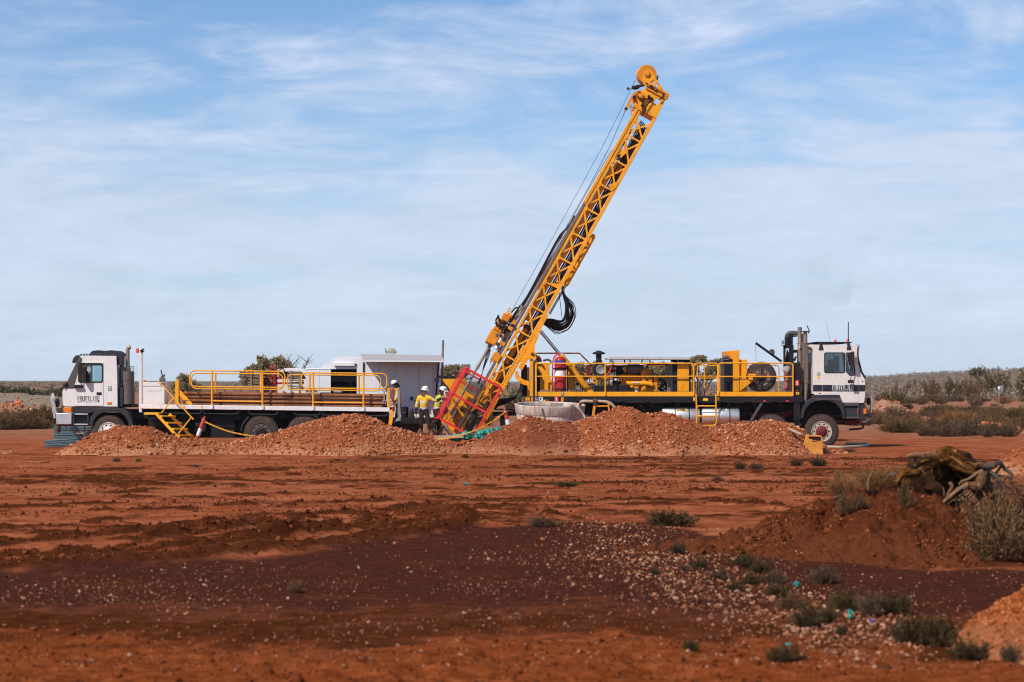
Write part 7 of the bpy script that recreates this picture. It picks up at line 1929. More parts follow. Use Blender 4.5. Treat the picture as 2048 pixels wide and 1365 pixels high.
    for i in range(9):
        y = 893 - 4.9 * i
        mb = tray(p(107 + r.uniform(-1, 1.5), y, Y), (p(181 + r.uniform(-2, 6) if i > 2 else 179, y, Y)), .078)
        o = mb.build('core_tray', M_TRAY, None, .004, loc=p(144, y, Y + .2))
        tag(o, '%s blue-grey core tray of the neat stack under the cab nose' % ('lowest', 'second lowest', 'third lowest', 'fourth lowest', 'middle', 'fourth highest', 'third highest', 'second highest', 'topmost')[i], 'core tray', 'core trays stacked under the cab')
    for i, (a, b, c, d, lab) in enumerate(((88, 894.5, 152, 891, 'blue-grey core tray lying lowest of the three slid-off trays'), (88.5, 890, 160, 885, 'blue-grey core tray in the middle of the three slid-off trays'), (88, 885.5, 166, 880.5, 'blue-grey core tray topmost of the three slid-off trays'))):
        o = tray(p(a, b, 72.2), p(c, d, 72.2), .075).build('core_tray', M_TRAY, None, .004, loc=p(120, 890, 72.3)); tag(o, lab, 'core tray')
    o = MB().tube(spline([p(80, 897.5, 71.6), p(95, 895, 71.7), p(120, 894.6, 71.7), p(140, 897.5, 71.6)], 5), .02, 6).build('bent_bar', M_RUSTD, None, loc=p(110, 897, 71.7)); tag(o, 'thin dark bent bar on the ground before the slid-off trays', 'bar')
def tray(a, b, h, dep=.42):
    m = MB(); d = (b - a); L = d.length; n = d.normalized(); up = Vector((-n.z, 0, n.x)); up = up if up.z > 0 else -up
    def bx(f0, f1, z0, z1, y0, y1):
        vs = [a + n * (f * L) + up * z + Vector((0, y, 0)) for y in (y0, y1) for f, z in ((f0, z0), (f1, z0), (f1, z1), (f0, z1))]
        m.add(vs, [(0, 1, 2, 3), (7, 6, 5, 4), (0, 4, 5, 1), (1, 5, 6, 2), (2, 6, 7, 3), (3, 7, 4, 0)])
    bx(0, 1, h * .62, h * .95, -.012, .022); bx(.005, .995, 0, h * .615, .012, .03); bx(0, 1, h * .62, h * .95, dep - .02, dep); bx(.005, .995, 0, .012, .031, dep - .03)
    for f in (.0, .24, .49, .74, .985): bx(f + .003, f + .012, .0, h * .6, -.008, .0115)
    bx(0, .012, h * .1, h * .9, .023, dep - .021); bx(.988, 1, h * .1, h * .9, .023, dep - .021)
    return m
M_OBIN = paint('worn_orange_plastic', (.62, .24, .02), .55, dust=.75, var=.15, scale=4)
M_BOLR = paint('bollard_red', (.46, .045, .03), .5, dust=.3)
site_things()

# ------------------------------------------------------------------ crew
def skin_body(segs, radii, joints):
    """one smooth body grown round a skeleton; segs index joints by name"""
    names = list(joints)
    me = bpy.data.meshes.new('body')
    me.from_pydata([joints[n][:] for n in names], [(names.index(a), names.index(b)) for a, b in segs], [])
    o = bpy.data.objects.new('body', me); COL.objects.link(o)
    sk = o.modifiers.new('skin', 'SKIN'); sk.use_smooth_shade = True
    ss = o.modifiers.new('sub', 'SUBSURF'); ss.levels = ss.render_levels = 2
    if not me.skin_vertices: 
        me.skin_vertices.new() if hasattr(me.skin_vertices, 'new') else None
    for i, n in enumerate(names):
        r = radii[n]; r = r if isinstance(r, tuple) else (r, r)
        me.skin_vertices[0].data[i].radius = r
        me.skin_vertices[0].data[i].use_root = (n == 'pelvis')
    bpy.context.view_layer.update()
    ev = o.evaluated_get(bpy.context.evaluated_depsgraph_get())
    out = bpy.data.meshes.new_from_object(ev)
    bpy.data.objects.remove(o)
    return out
def hand(wrist, tip, side, parent, curl=.5):
    """palm, four unequal bent fingers and a thumb"""
    d = (tip - wrist).normalized(); s = Vector(side); s = (s - d * s.dot(d)).normalized(); n = d.cross(s)
    m = MB().tube([wrist - d * .02, wrist + d * .02, wrist + d * .06, wrist + d * .10], [.028, .034, .040, .034], 10)
    for i, (L, off) in enumerate(((.068, .030), (.078, .011), (.072, -.010), (.055, -.029))):
        a = wrist + d * .09 + s * off
        b = a + d * L * .5 + n * curl * .012
        c = b + d * L * .45 * (1 - curl * .5) + n * curl * .03
        m.tube([a - d * .015, a, b, c], [.0105, .0105, .0095, .008], 6)
    a = wrist + d * .03 + s * .034
    m.tube([a, a + s * .03 + d * .03, a + s * .035 + d * .06 + n * curl * .012], [.014, .012, .010], 6)
    return m.build('hand', M_SKIN, parent)
def crew(name_label, px_joints, Y, face, shirt, opts):
    """px_joints: joint -> (px, py, depth offset)"""
    J = {k: p(v[0], v[1], Y) + Vector((0, v[2], 0)) for k, v in px_joints.items()}
    root_loc = (J['ankle_a'] + J['ankle_b']) / 2; root_loc = Vector((root_loc.x, Y, min(J['ankle_a'].z, J['ankle_b'].z) - .09))
    t = thing('person', name_label, 'person', root_loc)
    f = Vector(face).normalized(); side = f.cross(Vector((0, 0, 1))).normalized()
    hd = J['head']; up = (hd - J['neck']).normalized()
    J['brow'] = hd + up * .06
    J['toe_a'] = J['ankle_a'] + f * .20 + Vector((0, 0, -.065)); J['toe_b'] = J['ankle_b'] + f * .20 + Vector((0, 0, -.065))
    J['heel_a'] = J['ankle_a'] + f * .0 + Vector((0, 0, -.05)); J['heel_b'] = J['ankle_b'] + Vector((0, 0, -.05))
    segs = [('pelvis', 'waist'), ('waist', 'chest'), ('chest', 'neck'), ('neck', 'head'), ('head', 'brow'), ('chest', 'sh_a'), ('sh_a', 'el_a'), ('el_a', 'wr_a'), ('chest', 'sh_b'), ('sh_b', 'el_b'), ('el_b', 'wr_b'),
            ('pelvis', 'hip_a'), ('hip_a', 'kn_a'), ('kn_a', 'ankle_a'), ('ankle_a', 'heel_a'), ('heel_a', 'toe_a'), ('pelvis', 'hip_b'), ('hip_b', 'kn_b'), ('kn_b', 'ankle_b'), ('ankle_b', 'heel_b'), ('heel_b', 'toe_b')]
    rad = dict(pelvis=(.155, .125), waist=(.155, .125), chest=(.17, .135), neck=.06, head=.095, brow=.092, sh_a=.085, sh_b=.085, el_a=.062, el_b=.062, wr_a=.045, wr_b=.045, hip_a=.105, hip_b=.105, kn_a=.082, kn_b=.082, ankle_a=.068, ankle_b=.068, heel_a=.055, heel_b=.055, toe_a=.048, toe_b=.048)
    me = skin_body(segs, rad, {k: v for k, v in J.items() if not k.startswith('hand')})
    mats = [shirt, M_BAND, M_NAVY, M_TROUS, M_BOOT, M_SKIN, M_HORG]
    for m in mats: me.materials.append(m)
    og = root_loc
    sg = []
    for a, b in segs: sg.append((J[a], J[b], a, b))
    zsh = J['chest'].z; zp = J['pelvis'].z
    for poly in me.polygons:
        c = Vector((0, 0, 0))
        for vi in poly.vertices: c += me.vertices[vi].co
        c /= len(poly.vertices)
        best, key, par = 1e9, None, 0
        for A, B, a, b in sg:
            d = B - A; u = max(0, min(1, (c - A).dot(d) / max(d.length_squared, 1e-9)))
            q = (c - A - d * u).length / (.05 + (rad[a] if not isinstance(rad[a], tuple) else rad[a][0]))
            if q < best: best, key, par = q, (a, b), u
        a, b = key
        mi = 0
        if b in ('head', 'brow'): mi = 5
        elif a == 'chest' and b == 'neck': mi = 5 if par > .85 else (2 if par > .6 else 0)
        elif b.startswith('el_'): mi = 1 if .52 < par < .68 else 0
        elif b.startswith('wr_'): mi = 2 if par > .12 else 0
        elif b.startswith('hip_') or a.startswith('hip_'): mi = 3
        elif b.startswith('ankle'): mi = 4 if par > .72 else 3
        elif a.startswith('ankle') or a.startswith('heel'): mi = 4
        elif (a, b) in (('pelvis', 'waist'), ('waist', 'chest')) or b.startswith('sh_'):
            f_ = (c.z - zp) / max(1e-6, zsh - zp)
            mi = 3 if f_ < -.18 else 2 if f_ < .20 else 1 if f_ < .33 else 0
            if .66 < f_ < .78 and not b.startswith('sh_'): mi = 1
            if opts.get('orange') and .05 < f_ < .95 and (c - J['waist']).dot(-f) > .03: mi = 6 if not (.66 < f_ < .78) else 1
        poly.material_index = mi
    me.transform(Matrix.Translation(-og))
    o = bpy.data.objects.new('body', me); COL.objects.link(o); o.parent = t
    ORG[o.as_pointer()] = og
    me.shade_smooth()
    # face
    fc = hd + f * .088 + up * .005
    MB().tube([fc + up * .03, fc + up * .0 + f * .02, fc - up * .015 + f * .012], [.008, .014, .010], 6).build('nose', M_SKIN, t)
    m = MB()
    for s_ in (-1, 1): m.ball(hd + f * .078 + side * (.036 * s_) + up * .028, .024, .024, .016, 8, 5)
    m.bar(hd + f * .072 + side * .08 + up * .03, hd + f * .072 - side * .08 + up * .03, .012, .012, up)
    m.build('sunglasses', M_INK, t)
    MB().bar(fc - up * .048 + side * .025 - f * .006, fc - up * .048 - side * .025 - f * .006, .008, .012, up).build('mouth', paint('lip', (.26, .10, .08), .6), t) if 'lip' not in MATS else MB().bar(fc - up * .048 + side * .025 - f * .006, fc - up * .048 - side * .025 - f * .006, .008, .012, up).build('mouth', MATS['lip'], t)
    for s_ in (-1, 1): MB().ball(hd + side * (.098 * s_) + up * .0 - f * .005, .014, .02, .03, 8, 5).build('ear', M_SKIN, t)
    MB().lathe(hd - f * .012 + up * .03, up, [(-.06, .098), (-.03, .104), (.02, .106), (.05, .10)], 16).build('dark_headband' if not opts.get('flap') else 'hair', M_NAVY, t) if False else None
    m = MB()
    for i in range(9):
        a = math.pi * (i / 8) - math.pi / 2
        q = hd - f * (.055 + .035 * math.cos(a)) + side * (.095 * math.sin(a)) + up * .0
        m.ball(q, .035, .035, .05, 8, 5)
    m.build('hair', M_INK, t)
    # hard hat
    c = hd + up * .075 - f * .005
    prof = [(-.012, .118), (0, .122), (.03, .125), (.07, .115), (.10, .088), (.122, .05), (.13, .015), (.131, 0)]
    m = MB().lathe(c, (up + f * -.10).normalized(), prof, 24)
    for off in (-.03, 0, .03): m.tube([c + up * (.09 + .0) + f * .09 + side * off, c + up * .128 + side * off, c + up * .095 - f * .09 + side * off], .010, 6)
    hh = m.build('hard_hat', M_HELM, t)
    brim = MB().lathe(c - up * .008 + f * .012, (up + f * -.10).normalized(), [(-.006, .11), (-.010, opts.get('brim', .165)), (.0, opts.get('brim', .165) + .002), (.008, .115)], 28).build('brim', M_HELM if not opts.get('flap') else M_GTRIM, hh)
    if opts.get('flap'):
        m = MB()
        vs = []
        for i in range(9):
            a = math.pi * (i / 8) - math.pi / 2
            for h_, rr in ((.01, .125), (-.09, .145), (-.17, .14)): vs.append(c - f * (rr * math.cos(a)) + side * (rr * math.sin(a)) + up * h_)
        m.add(vs, [(i * 3 + j, i * 3 + j + 1, i * 3 + j + 4, i * 3 + j + 3) for i in range(8) for j in range(2)])
        m.build('neck_flap', M_NAVY, t)
    m = MB().tube([J['neck'] + up * .02 + (f * math.cos(a) + side * math.sin(a)) * .075 - f * .01 for a in [2 * math.pi * i / 14 for i in range(14)]], .022, 6, True)
    m.build('collar', M_NAVY, t)
    hand(J['wr_a'], J['hand_a'], f, t, .6); hand(J['wr_b'], J['hand_b'], Vector((0, 0, 1)), t, .7)
    return t
def build_crew():
    crew('person in yellow hi-vis shirt and dark trousers reaching one arm out to the cage', dict(
        head=(849.3, 783.2, -.02), neck=(847.6, 789.6, 0), chest=(846.8, 798, 0), waist=(847, 812, 0), pelvis=(848, 823, 0), sh_a=(837.6, 795.5, .02), sh_b=(858.5, 795.5, -.06), el_a=(832.8, 814, -.02), wr_a=(832, 829.5, -.10),
        el_b=(871.5, 803, -.12), wr_b=(884, 796.5, -.05), hip_a=(843, 826, 0), hip_b=(853.5, 826, 0), kn_a=(842.5, 844, -.04), kn_b=(858, 844.5, -.05), ankle_a=(842, 864.5, 0), ankle_b=(858, 866, -.03), hand_a=(832.5, 836.5, -.13), hand_b=(890.5, 793.5, -.03)), 71.4, (.75, -.66, -.05), M_HIVIS, {})
    crew('person in wide-brimmed hard hat with black neck flap facing left behind the truck tail', dict(
        head=(790.6, 770.8, 0), neck=(794, 777, 0), chest=(796.5, 786, 0), waist=(798, 800, 0), pelvis=(797.5, 813, 0), sh_a=(796, 783.5, -.19), sh_b=(796, 783.5, .19), el_a=(793, 800, -.24), wr_a=(786, 808, -.22),
        el_b=(790, 799, .24), wr_b=(783, 803, .20), hip_a=(797, 816, -.09), hip_b=(797, 816, .09), kn_a=(796, 838, -.10), kn_b=(793, 838, .10), ankle_a=(798, 862, -.1), ankle_b=(794, 862, .1), hand_a=(779.5, 811, -.2), hand_b=(777, 804, .2)), 71.9, (-1, -.12, -.10), M_HIVIS, dict(flap=True, brim=.20, orange=True))
    crew('person in white hard hat and lime hi-vis shirt leaning to the cage behind the colleague', dict(
        head=(884, 783.0, -.02), neck=(880, 789.3, 0), chest=(877.5, 798, 0), waist=(874.5, 811, 0), pelvis=(873, 823, 0), sh_a=(874.5, 795, .2), sh_b=(880.5, 795, -.18), el_a=(882, 808, .25), wr_a=(888, 801, .2),
        el_b=(884.5, 806, -.2), wr_b=(889, 796, -.12), hip_a=(870.5, 826, .09), hip_b=(875.5, 826, -.09), kn_a=(870, 844, .1), kn_b=(878, 844.5, -.1), ankle_a=(867.5, 864.5, .1), ankle_b=(876, 866, -.1), hand_a=(893, 798, .1), hand_b=(892.5, 790.5, -.1)), 72.3, (.97, -.12, -.22), M_LIME, {})
build_crew()

# ------------------------------------------------------------------ plants
QUAD = (np.array([[-.5, 0, 0], [.5, 0, 0], [.5, 1, 0], [-.5, 1, 0]], float), np.array([[0, 1, 2, 3]]))
LEAFQ = (np.array([[0, 0, 0], [.5, .45, .06], [0, 1, 0], [-.5, .45, .06]], float), np.array([[0, 1, 2, 3]]))
def frames(dirs):
    """rotation matrices whose y axis follows dirs, random roll"""
    d = dirs / np.linalg.norm(dirs, axis=1)[:, None]
    r = rng.normal(size=d.shape); x = np.cross(d, r); x /= np.linalg.norm(x, axis=1)[:, None]
    z = np.cross(x, d)
    return np.stack([x, d, z], -1)
def unit(n):
    v = rng.normal(size=(n, 3)); return v / np.linalg.norm(v, axis=1)[:, None]
def bush_mesh(name, n, mat, R_=1.0, H=1.0, leaf=(.12, .03), up=.5, stems=70, seed=0):
    """feathery dome: leafy sprigs along stems that fan out from the base; returned as a mesh to share"""
    r = np.random.default_rng(seed)
    az = r.uniform(0, 2 * math.pi, stems); el = np.arccos(r.uniform(.05, 1, stems) ** (1 / (.6 + up)))
    ln = r.uniform(.55, 1.12, stems) * (1 + .18 * np.sin(az * 3 + seed))
    tip = np.stack([np.sin(el) * np.cos(az) * R_, np.sin(el) * np.sin(az) * R_, np.cos(el) * H * 1.05 + .05], -1) * ln[:, None]
    k = r.integers(0, stems, n)
    f = 1 - .72 * r.random(n) ** 1.25
    base = tip * np.array([.18, .18, 0])
    curl = np.array([0, 0, .10]) * (f * f)[:, None]
    P = base[k] + (tip[k] - base[k]) * f[:, None] + curl + r.normal(size=(n, 3)) * (.035 + .055 * (1 - f))[:, None]
    P[:, 2] = np.abs(P[:, 2]) + .01
    d = tip[k] / np.linalg.norm(tip[k], axis=1)[:, None]
    dirs = d + np.array([0, 0, up * .6]) + r.normal(size=(n, 3)) * .45
    L = leaf[0] * r.uniform(.6, 1.4, n); Wd = leaf[1] * r.uniform(.7, 1.3, n)
    o = scatter(name, [LEAFQ], P, np.stack([Wd, L, L], -1), mat, None, frames(dirs))
    me = o.data; bpy.data.objects.remove(o)
    return me
def bush_core(R_=1.0, H=1.0, seed=0, n=16):
    r = random.Random(seed); m = MB()
    for i in range(n):
        a = r.uniform(0, 6.283); q = r.uniform(.3, .85) * R_
        e = Vector((q * math.cos(a), q * math.sin(a), H * r.uniform(.35, .9)))
        mid = e * .5 + Vector((r.uniform(-.1, .1), r.uniform(-.1, .1), .05))
        m.tube([Vector((0, 0, -.05)), mid, e], [.022, .014, .005], 4, cap=False)
    o = m.build('twigs', M_DTWIG); me = o.data; bpy.data.objects.remove(o); return me
BUSH = {}
def kinds():
    spec = dict(salt=(M_SALT, 3200, .75, (.12, .040), .8), saltp=(M_SALTP, 3000, .75, (.12, .034), .9), green=(M_SALTG, 3600, .8, (.10, .042), .5), brown=(M_SALTB, 3200, .78, (.12, .034), .6), straw=(M_STRAW, 2000, .6, (.36, .016), 1.3))
    for n, (mat, cnt, H, leaf, up) in spec.items():
        BUSH[n] = [(bush_mesh('foliage', cnt, mat, 1.0, H, leaf, up, 70 if n != 'straw' else 160, seed=hash_(n) + i), bush_core(1.0, H, 31 * i + hash_(n))) for i in range(4)]
def hash_(s): return sum(ord(c) * (i + 3) for i, c in enumerate(s)) % 9973
kinds()
def shrub(x, y, w, h, kind, label, group=None, name='shrub', z=None):
    """w: full width in metres, h: height"""
    me, tw = rnd.choice(BUSH[kind])
    H0 = 1.0
    t = thing(name, label, 'shrub' if kind != 'straw' else 'grass tuft', (x, y, (ground_z(x, y)[0] if z is None else z) - .01), group)
    t.rotation_euler = (0, 0, rnd.uniform(0, 6.28)); t.scale = (w / 2 / 1.0, w / 2 / 1.0, h / .78)
    for n, m in (('foliage', me), ('twigs', tw)):
        o = bpy.data.objects.new(n, m); COL.objects.link(o); o.parent = t
    return t
def foreground_plants():
    L = [  # base x, base y, width px, height px, kind, label
        (1340, 1052, 105, 36, 'salt', 'wide low grey shrub on bare ground left of the earth mound'),
        (1085, 1055, 68, 24, 'saltp', 'low twiggy shrub alone in the middle of the bare flat'),
        (590, 1187, 34, 30, 'brown', 'small dark shrub alone on the dark gravel flat at left'),
        (1355, 1108, 38, 28, 'salt', 'small grey shrub at the upper end of the stony drift'),
        (1399, 1140, 36, 28, 'salt', 'grey shrub among pale stones just left of the wide spreading one'),
        (1369, 1144, 26, 18, 'saltp', 'tiny grey shrub at the left edge of the pale stones'),
        (1311, 1150, 20, 18, 'salt', 'tiny dark shrub furthest left beside the stony drift'),
        (1490, 1135, 52, 32, 'salt', 'left half of the wide spreading shrub pair above the stones'),
        (1522, 1146, 48, 32, 'salt', 'right half of the wide spreading shrub pair above the stones'),
        (1437, 1160, 46, 26, 'saltp', 'flat purplish shrub in the midst of the pale stones'),
        (1548, 1165, 60, 30, 'saltp', 'purplish shrub below the spreading pair'),
        (1468, 1184, 38, 26, 'salt', 'round grey shrub low in the stony drift'),
        (1505, 1170, 40, 24, 'salt', 'small grey shrub between the round and purplish ones'),
        (1645, 1168, 72, 44, 'saltp', 'tall lilac-grey shrub standing alone at the foot of the mound'),
        (1552, 1198, 48, 40, 'salt', 'dark grey shrub left of the first turquoise scrap'),
        (1585, 1224, 62, 44, 'brown', 'brownish shrub in the thicket, uppermost at its left side'),
        (1612, 1258, 66, 52, 'salt', 'dark upright shrub at the lower left of the thicket'),
        (1650, 1252, 50, 44, 'salt', 'dark shrub in the thicket, directly left of the turquoise wrapper'),
        (1692, 1226, 62, 56, 'salt', 'dense dark shrub right behind the turquoise wrapper'),
        (1740, 1236, 62, 56, 'saltp', 'purplish dense shrub above the blue scrap'),
        (1790, 1232, 74, 54, 'salt', 'dark shrub at the right end of the thicket'),
        (1682, 1276, 28, 28, 'salt', 'small dark shrub by itself in front of the thicket'),
        (1820, 1296, 78, 70, 'salt', 'largest round shrub, left half, before the orange gravel heap'),
        (1876, 1300, 80, 74, 'salt', 'largest round shrub, right half, before the orange gravel heap'),
        (1938, 1322, 92, 52, 'salt', 'dark shrub at the foot of the orange gravel heap'),
        (1570, 1328, 84, 36, 'salt', 'low dark shrub in the orange soil of the near bank'),
        (1382, 1306, 38, 28, 'salt', 'small dark shrub on the near bank at its left'),
        (2025, 1330, 56, 46, 'saltp', 'lilac-grey shrub on the lower right corner of the orange heap'),
        (1480, 938, 26, 22, 'salt', 'small shrub on the flat before the low spoil heap'),
        (1512, 938, 34, 14, 'saltp', 'flat shrub beside the small one before the spoil heap'),
        (1592, 934, 26, 18, 'salt', 'small grey shrub left of the yellow base'),
        (1636, 934, 38, 24, 'salt', 'grey shrub right in front of the yellow base'),
        (1436, 962, 26, 14, 'saltp', 'tiny shrub further out on the flat'),
        (1130, 972, 60, 8, 'green', 'flat mat of green weeds on the red flat'),
        (1676, 962, 20, 26, 'straw', 'dry grass tuft between the yellow base and the mound'),
        (1700, 905, 26, 10, 'brown', 'small brown shrub near the looped hose'),
        (233, 924, 18, 10, 'green', 'tiny green weed at the toe of the left spoil heap'),
        (278, 924, 14, 8, 'green', 'tiny green weed right of the other one at the left heap'),
        (930, 918, 16, 10, 'green', 'tiny green weed where the pale and dark heaps meet'),
    ]
    for a, b, w, h, k, lab in L:
        x, y = gpt(a, b); kk = y / F
        shrub(x, y, w * kk * 1.12, h * kk * .72, k, lab, 'low shrubs on the foreground flat')
    for a, b, rx, ry, lab, mat in ((1593, 1175, 9, 7, 'turquoise plastic scrap above the thicket', M_TEAL), (1690, 1236, 8, 12, 'upright turquoise wrapper caught in the thicket', M_TEAL), (1745, 1252, 7, 6, 'blue plastic scrap under the thicket', M_SBLUE), (932, 972, 9, 3, 'turquoise scrap lying on the open red flat', M_TEAL), (392, 934, 10, 3, 'grey plastic scrap lying before the pale heap', M_GTRIM), (1577, 1300, 7, 5, 'faded teal scrap behind the low near-bank shrub', M_TEAL)):
        x, y = gpt(a, b); k = y / F; z = ground_z(x, y)[0]
        o = crumple(Vector((x, y - .3 if 'wrapper' in lab else y, z + ry * k * .8)), rx * k * .65, rx * k * .4, ry * k * .6, a, 16, 10, 1.3).build('plastic_scrap', mat, None, loc=(x, y, z), smooth=False); tag(o, lab, 'plastic scrap')
foreground_plants()

def midground_plants():
    """scrub on the plain behind the trucks; each bush its own thing"""
    G = 'scrub bushes on the plain behind the trucks'
    r = random.Random(4)
    n = 0
    def put(px, Y, w, h, k):
        x = gx(px, Y)
        lab = {'brown': 'brownish twiggy bush', 'green': 'dull green bush', 'salt': 'dark grey bush', 'saltp': 'pale purplish bush', 'straw': 'dry straw-coloured tuft'}[k]
        where = 'far left before the spoil bank' if px < 240 else 'behind the trucks and heaps' if px < 1690 else 'right of the white cab, in the front belt of scrub' if Y < 118 else 'right of the white cab, in the middle scrub' if Y < 160 else 'right of the white cab, in the rear scrub'
        shrub(x, Y, w, h, k, lab + ' ' + where, G)
    # right of the white cab
    for i in range(185):
        Y = 92 + 150 * r.random() ** 1.5
        px = 1690 + r.random() * 400
        if 150 < Y < 182 and r.random() < .85: continue
        if px < 1760 and Y < 100: continue
        w = r.uniform(.8, 1.8); put(px, Y, w, w * r.uniform(.28, .42), r.choice(('brown', 'brown', 'brown', 'green', 'saltp', 'brown', 'salt', 'straw')))
    for i in range(16): put(1850 + i * 11 + r.uniform(-4, 4), 86 + r.uniform(-1.5, 2.5), r.uniform(.7, 1.3), r.uniform(.35, .6), r.choice(('saltp', 'saltp', 'salt')))
    # left edge
    for i in range(44):
        Y = 97 + 17 * r.random(); px = -60 + r.random() * 190
        w = r.uniform(1.0, 2.0); put(px, Y, w, w * r.uniform(.32, .45), r.choice(('brown', 'brown', 'green', 'salt')))
    for i in range(40):
        Y = 100 + 80 * r.random(); px = 280 + r.random() * 1350
        w = r.uniform(1.3, 2.4); put(px, Y, w, w * r.uniform(.35, .5), r.choice(('brown', 'green', 'salt')))
    S_ = [(1790, 162, 2.1, 1.5, 'green', 'big dark olive bush on the plain right of the white cab'), (1905, 240, 3.0, 2.2, 'green', 'big round dark bush in the middle of the right-hand scrub'), (1990, 270, 5.2, 3.0, 'green', 'wide olive bush around the little white sign'), (1860, 250, 3.4, 2.0, 'brown', 'brownish bush left of the big round dark bush'), (1945, 244, 3.6, 2.3, 'brown', 'pale brown bush joined to the right side of the round dark one'), (1820, 260, 3.4, 1.6, 'saltp', 'pale bush beyond the orange spoil on the right')]
    for px, Y, w, h, k, lab in S_: shrub(gx(px, Y), Y, w, h, k, lab)
    for x0, x1, Y, hh, lab in ((1735, 1835, 140, 1.1, 'orange spoil bank in the scrub right of the white cab'), (-40, 112, 125, .95, 'pinkish spoil bank at the far left behind the bushes'), (1930, 2060, 92, .45, 'low red bank before the scrub at the right edge')):
        heap(lab, [(gx(x0, Y), 0), (gx(x0 * .7 + x1 * .3, Y), hh), (gx(x0 * .4 + x1 * .6, Y), hh * .8), (gx(x1, Y), 0)], Y, .35, M_PALEH if x0 < 1900 else M_HEAP, M_STONE, 0, 700, rub=.06, lone=(.2, .3), seed=int(Y), step=.15, amp=.2, toe=0)
    Y = 165
    heap('long grey-green bank below the far left tree line', [(gx(-160, Y), 1.3), (gx(20, Y), 1.42), (gx(60, Y), 1.3), (gx(110, Y), 1.1), (gx(170, Y), .6), (gx(260, Y), 0)], Y, .3, M_BANK, M_STONE, 0, 800, rub=.06, lone=(.2, .3), seed=3, step=.25, amp=.2, toe=0, name='earth_bank', cat='earth bank')
M_BANK = heap_mat('weathered_bank', (.15, .11, .075), (.24, .185, .13), (.33, .25, .18), (.28, .21, .15))
midground_plants()

def far_scrub():
    n = 4600
    Y = 225 + 900 * rng.random(n) ** 1.2
    f = -0.34 + .70 * rng.random(n)
    x = f * Y
    keep = ((f > 0.12) | (rng.random(n) < .40)) & ((f > -0.2) | (Y > 260))
    x, Y = x[keep], Y[keep]; n = len(x)
    z = ground_z(x, Y)
    h = rng.uniform(.6, 1.8, n) * np.where(x / Y > .14, 1.0, .5) * (1 + .5 * (rng.random(n) < .08))
    w = h * rng.uniform(1.0, 1.9, n)
    m = 52
    u = unit(n * m); u[:, 2] = np.abs(u[:, 2])
    u *= rng.uniform(.5, 1.0, n * m)[:, None]
    I = np.repeat(np.arange(n), m)
    P = np.stack([x[I] + u[:, 0] * w[I] * .5, Y[I] + u[:, 1] * w[I] * .5, z[I] + u[:, 2] * h[I] * .85], -1)
    L = rng.uniform(.20, .42, n * m) * np.clip(h[I] / 1.6, .7, 1.5)
    o = scatter('far_scrub', [LEAFQ], P, np.stack([L * .8, L, L], -1), M_FARS, None, frames(u + np.array([0, 0, .3])))
    tag(o, 'far grey-green scrub covering the plain and the low hill to the horizon', 'scrub', kind='stuff')
M_FARS = island_mat('far_scrub_leaf', [(0.0, (.12, .090, .064)), (.5, (.19, .150, .112)), (1.0, (.29, .235, .18))], .9, .2, .3)  # leaf colour lightened to carry part of the haze
far_scrub()

def tree(label, px, Y, h, crowns, nleaf, leaf, mat, lean=0.0, name='tree', base=None, limbs=6, bare=0, group=None):
    """crowns: (dx, dz, rx, rz) in metres from the foot"""
    x = gx(px, Y); z = ground_z(x, Y)[0] if base is None else base
    t = thing(name, label, 'tree', (x, Y, z), group)
    r = random.Random(int(px * 7 + Y))
    m = MB()
    fork = Vector((x + lean * h * .3, Y, z + h * .34))
    m.tube(spline([Vector((x, Y, z - .2)), Vector((x + lean * h * .1, Y, z + h * .18)), fork], 4), [.035 * h - .002 * h * i for i in range(9)], 8)
    for i in range(limbs):
        cx, cz, rx, rz = crowns[i % len(crowns)] if crowns else (r.uniform(-.3, .3) * h, h * .8, h * .2, h * .2)
        e = Vector((x + cx + r.uniform(-.7, .7) * rx, Y + r.uniform(-.6, .6) * rx, z + cz + r.uniform(-.2, .6) * rz))
        md = fork.lerp(e, .5) + Vector((r.uniform(-.2, .2), r.uniform(-.2, .2), -.04 * h))
        m.tube(spline([fork, md, e], 4), [(.018 if nleaf else .010) * h * (1 - .1 * j) for j in range(9)], 6)
        for j in range(2 + bare):
            a = md.lerp(e, r.uniform(.1, .9)); b = a + Vector((r.uniform(-1, 1) * .16, r.uniform(-1, 1) * .16, r.uniform(.05, .22))) * h
            m.tube([a, a.lerp(b, .5) + Vector((0, 0, .01 * h)), b], [.006 * h, .004 * h, .002 * h], 5)
    m.build('trunk', M_BARK, t)
    if crowns and nleaf:
        wts = np.array([c[2] ** 2 * c[3] for c in crowns]); k = rng.choice(len(crowns), 22 * len(crowns), p=wts / wts.sum())
        C = np.array(crowns)
        # clumps through each crown's volume, then leaves through each clump
        cu = unit(len(k)) * (rng.random(len(k)) ** .4)[:, None]
        cl = np.stack([x + C[k, 0] + cu[:, 0] * C[k, 2], Y + cu[:, 1] * C[k, 2], z + C[k, 1] + cu[:, 2] * C[k, 3]], -1)
        cs = np.minimum(C[k, 2], C[k, 3] * 1.4) * rng.uniform(.22, .42, len(k))
        I = rng.integers(0, len(k), nleaf)
        u = unit(nleaf) * (rng.random(nleaf) ** .6)[:, None]
        P = cl[I] + u * cs[I][:, None] * np.array([1, 1, .7])
        L = leaf * rng.uniform(.6, 1.4, nleaf)
        scatter('crown', [LEAFQ], P, np.stack([L * .6, L, L], -1), mat, t, frames(u + rng.normal(size=u.shape) * .5 + np.array([0, 0, .2])))
    return t
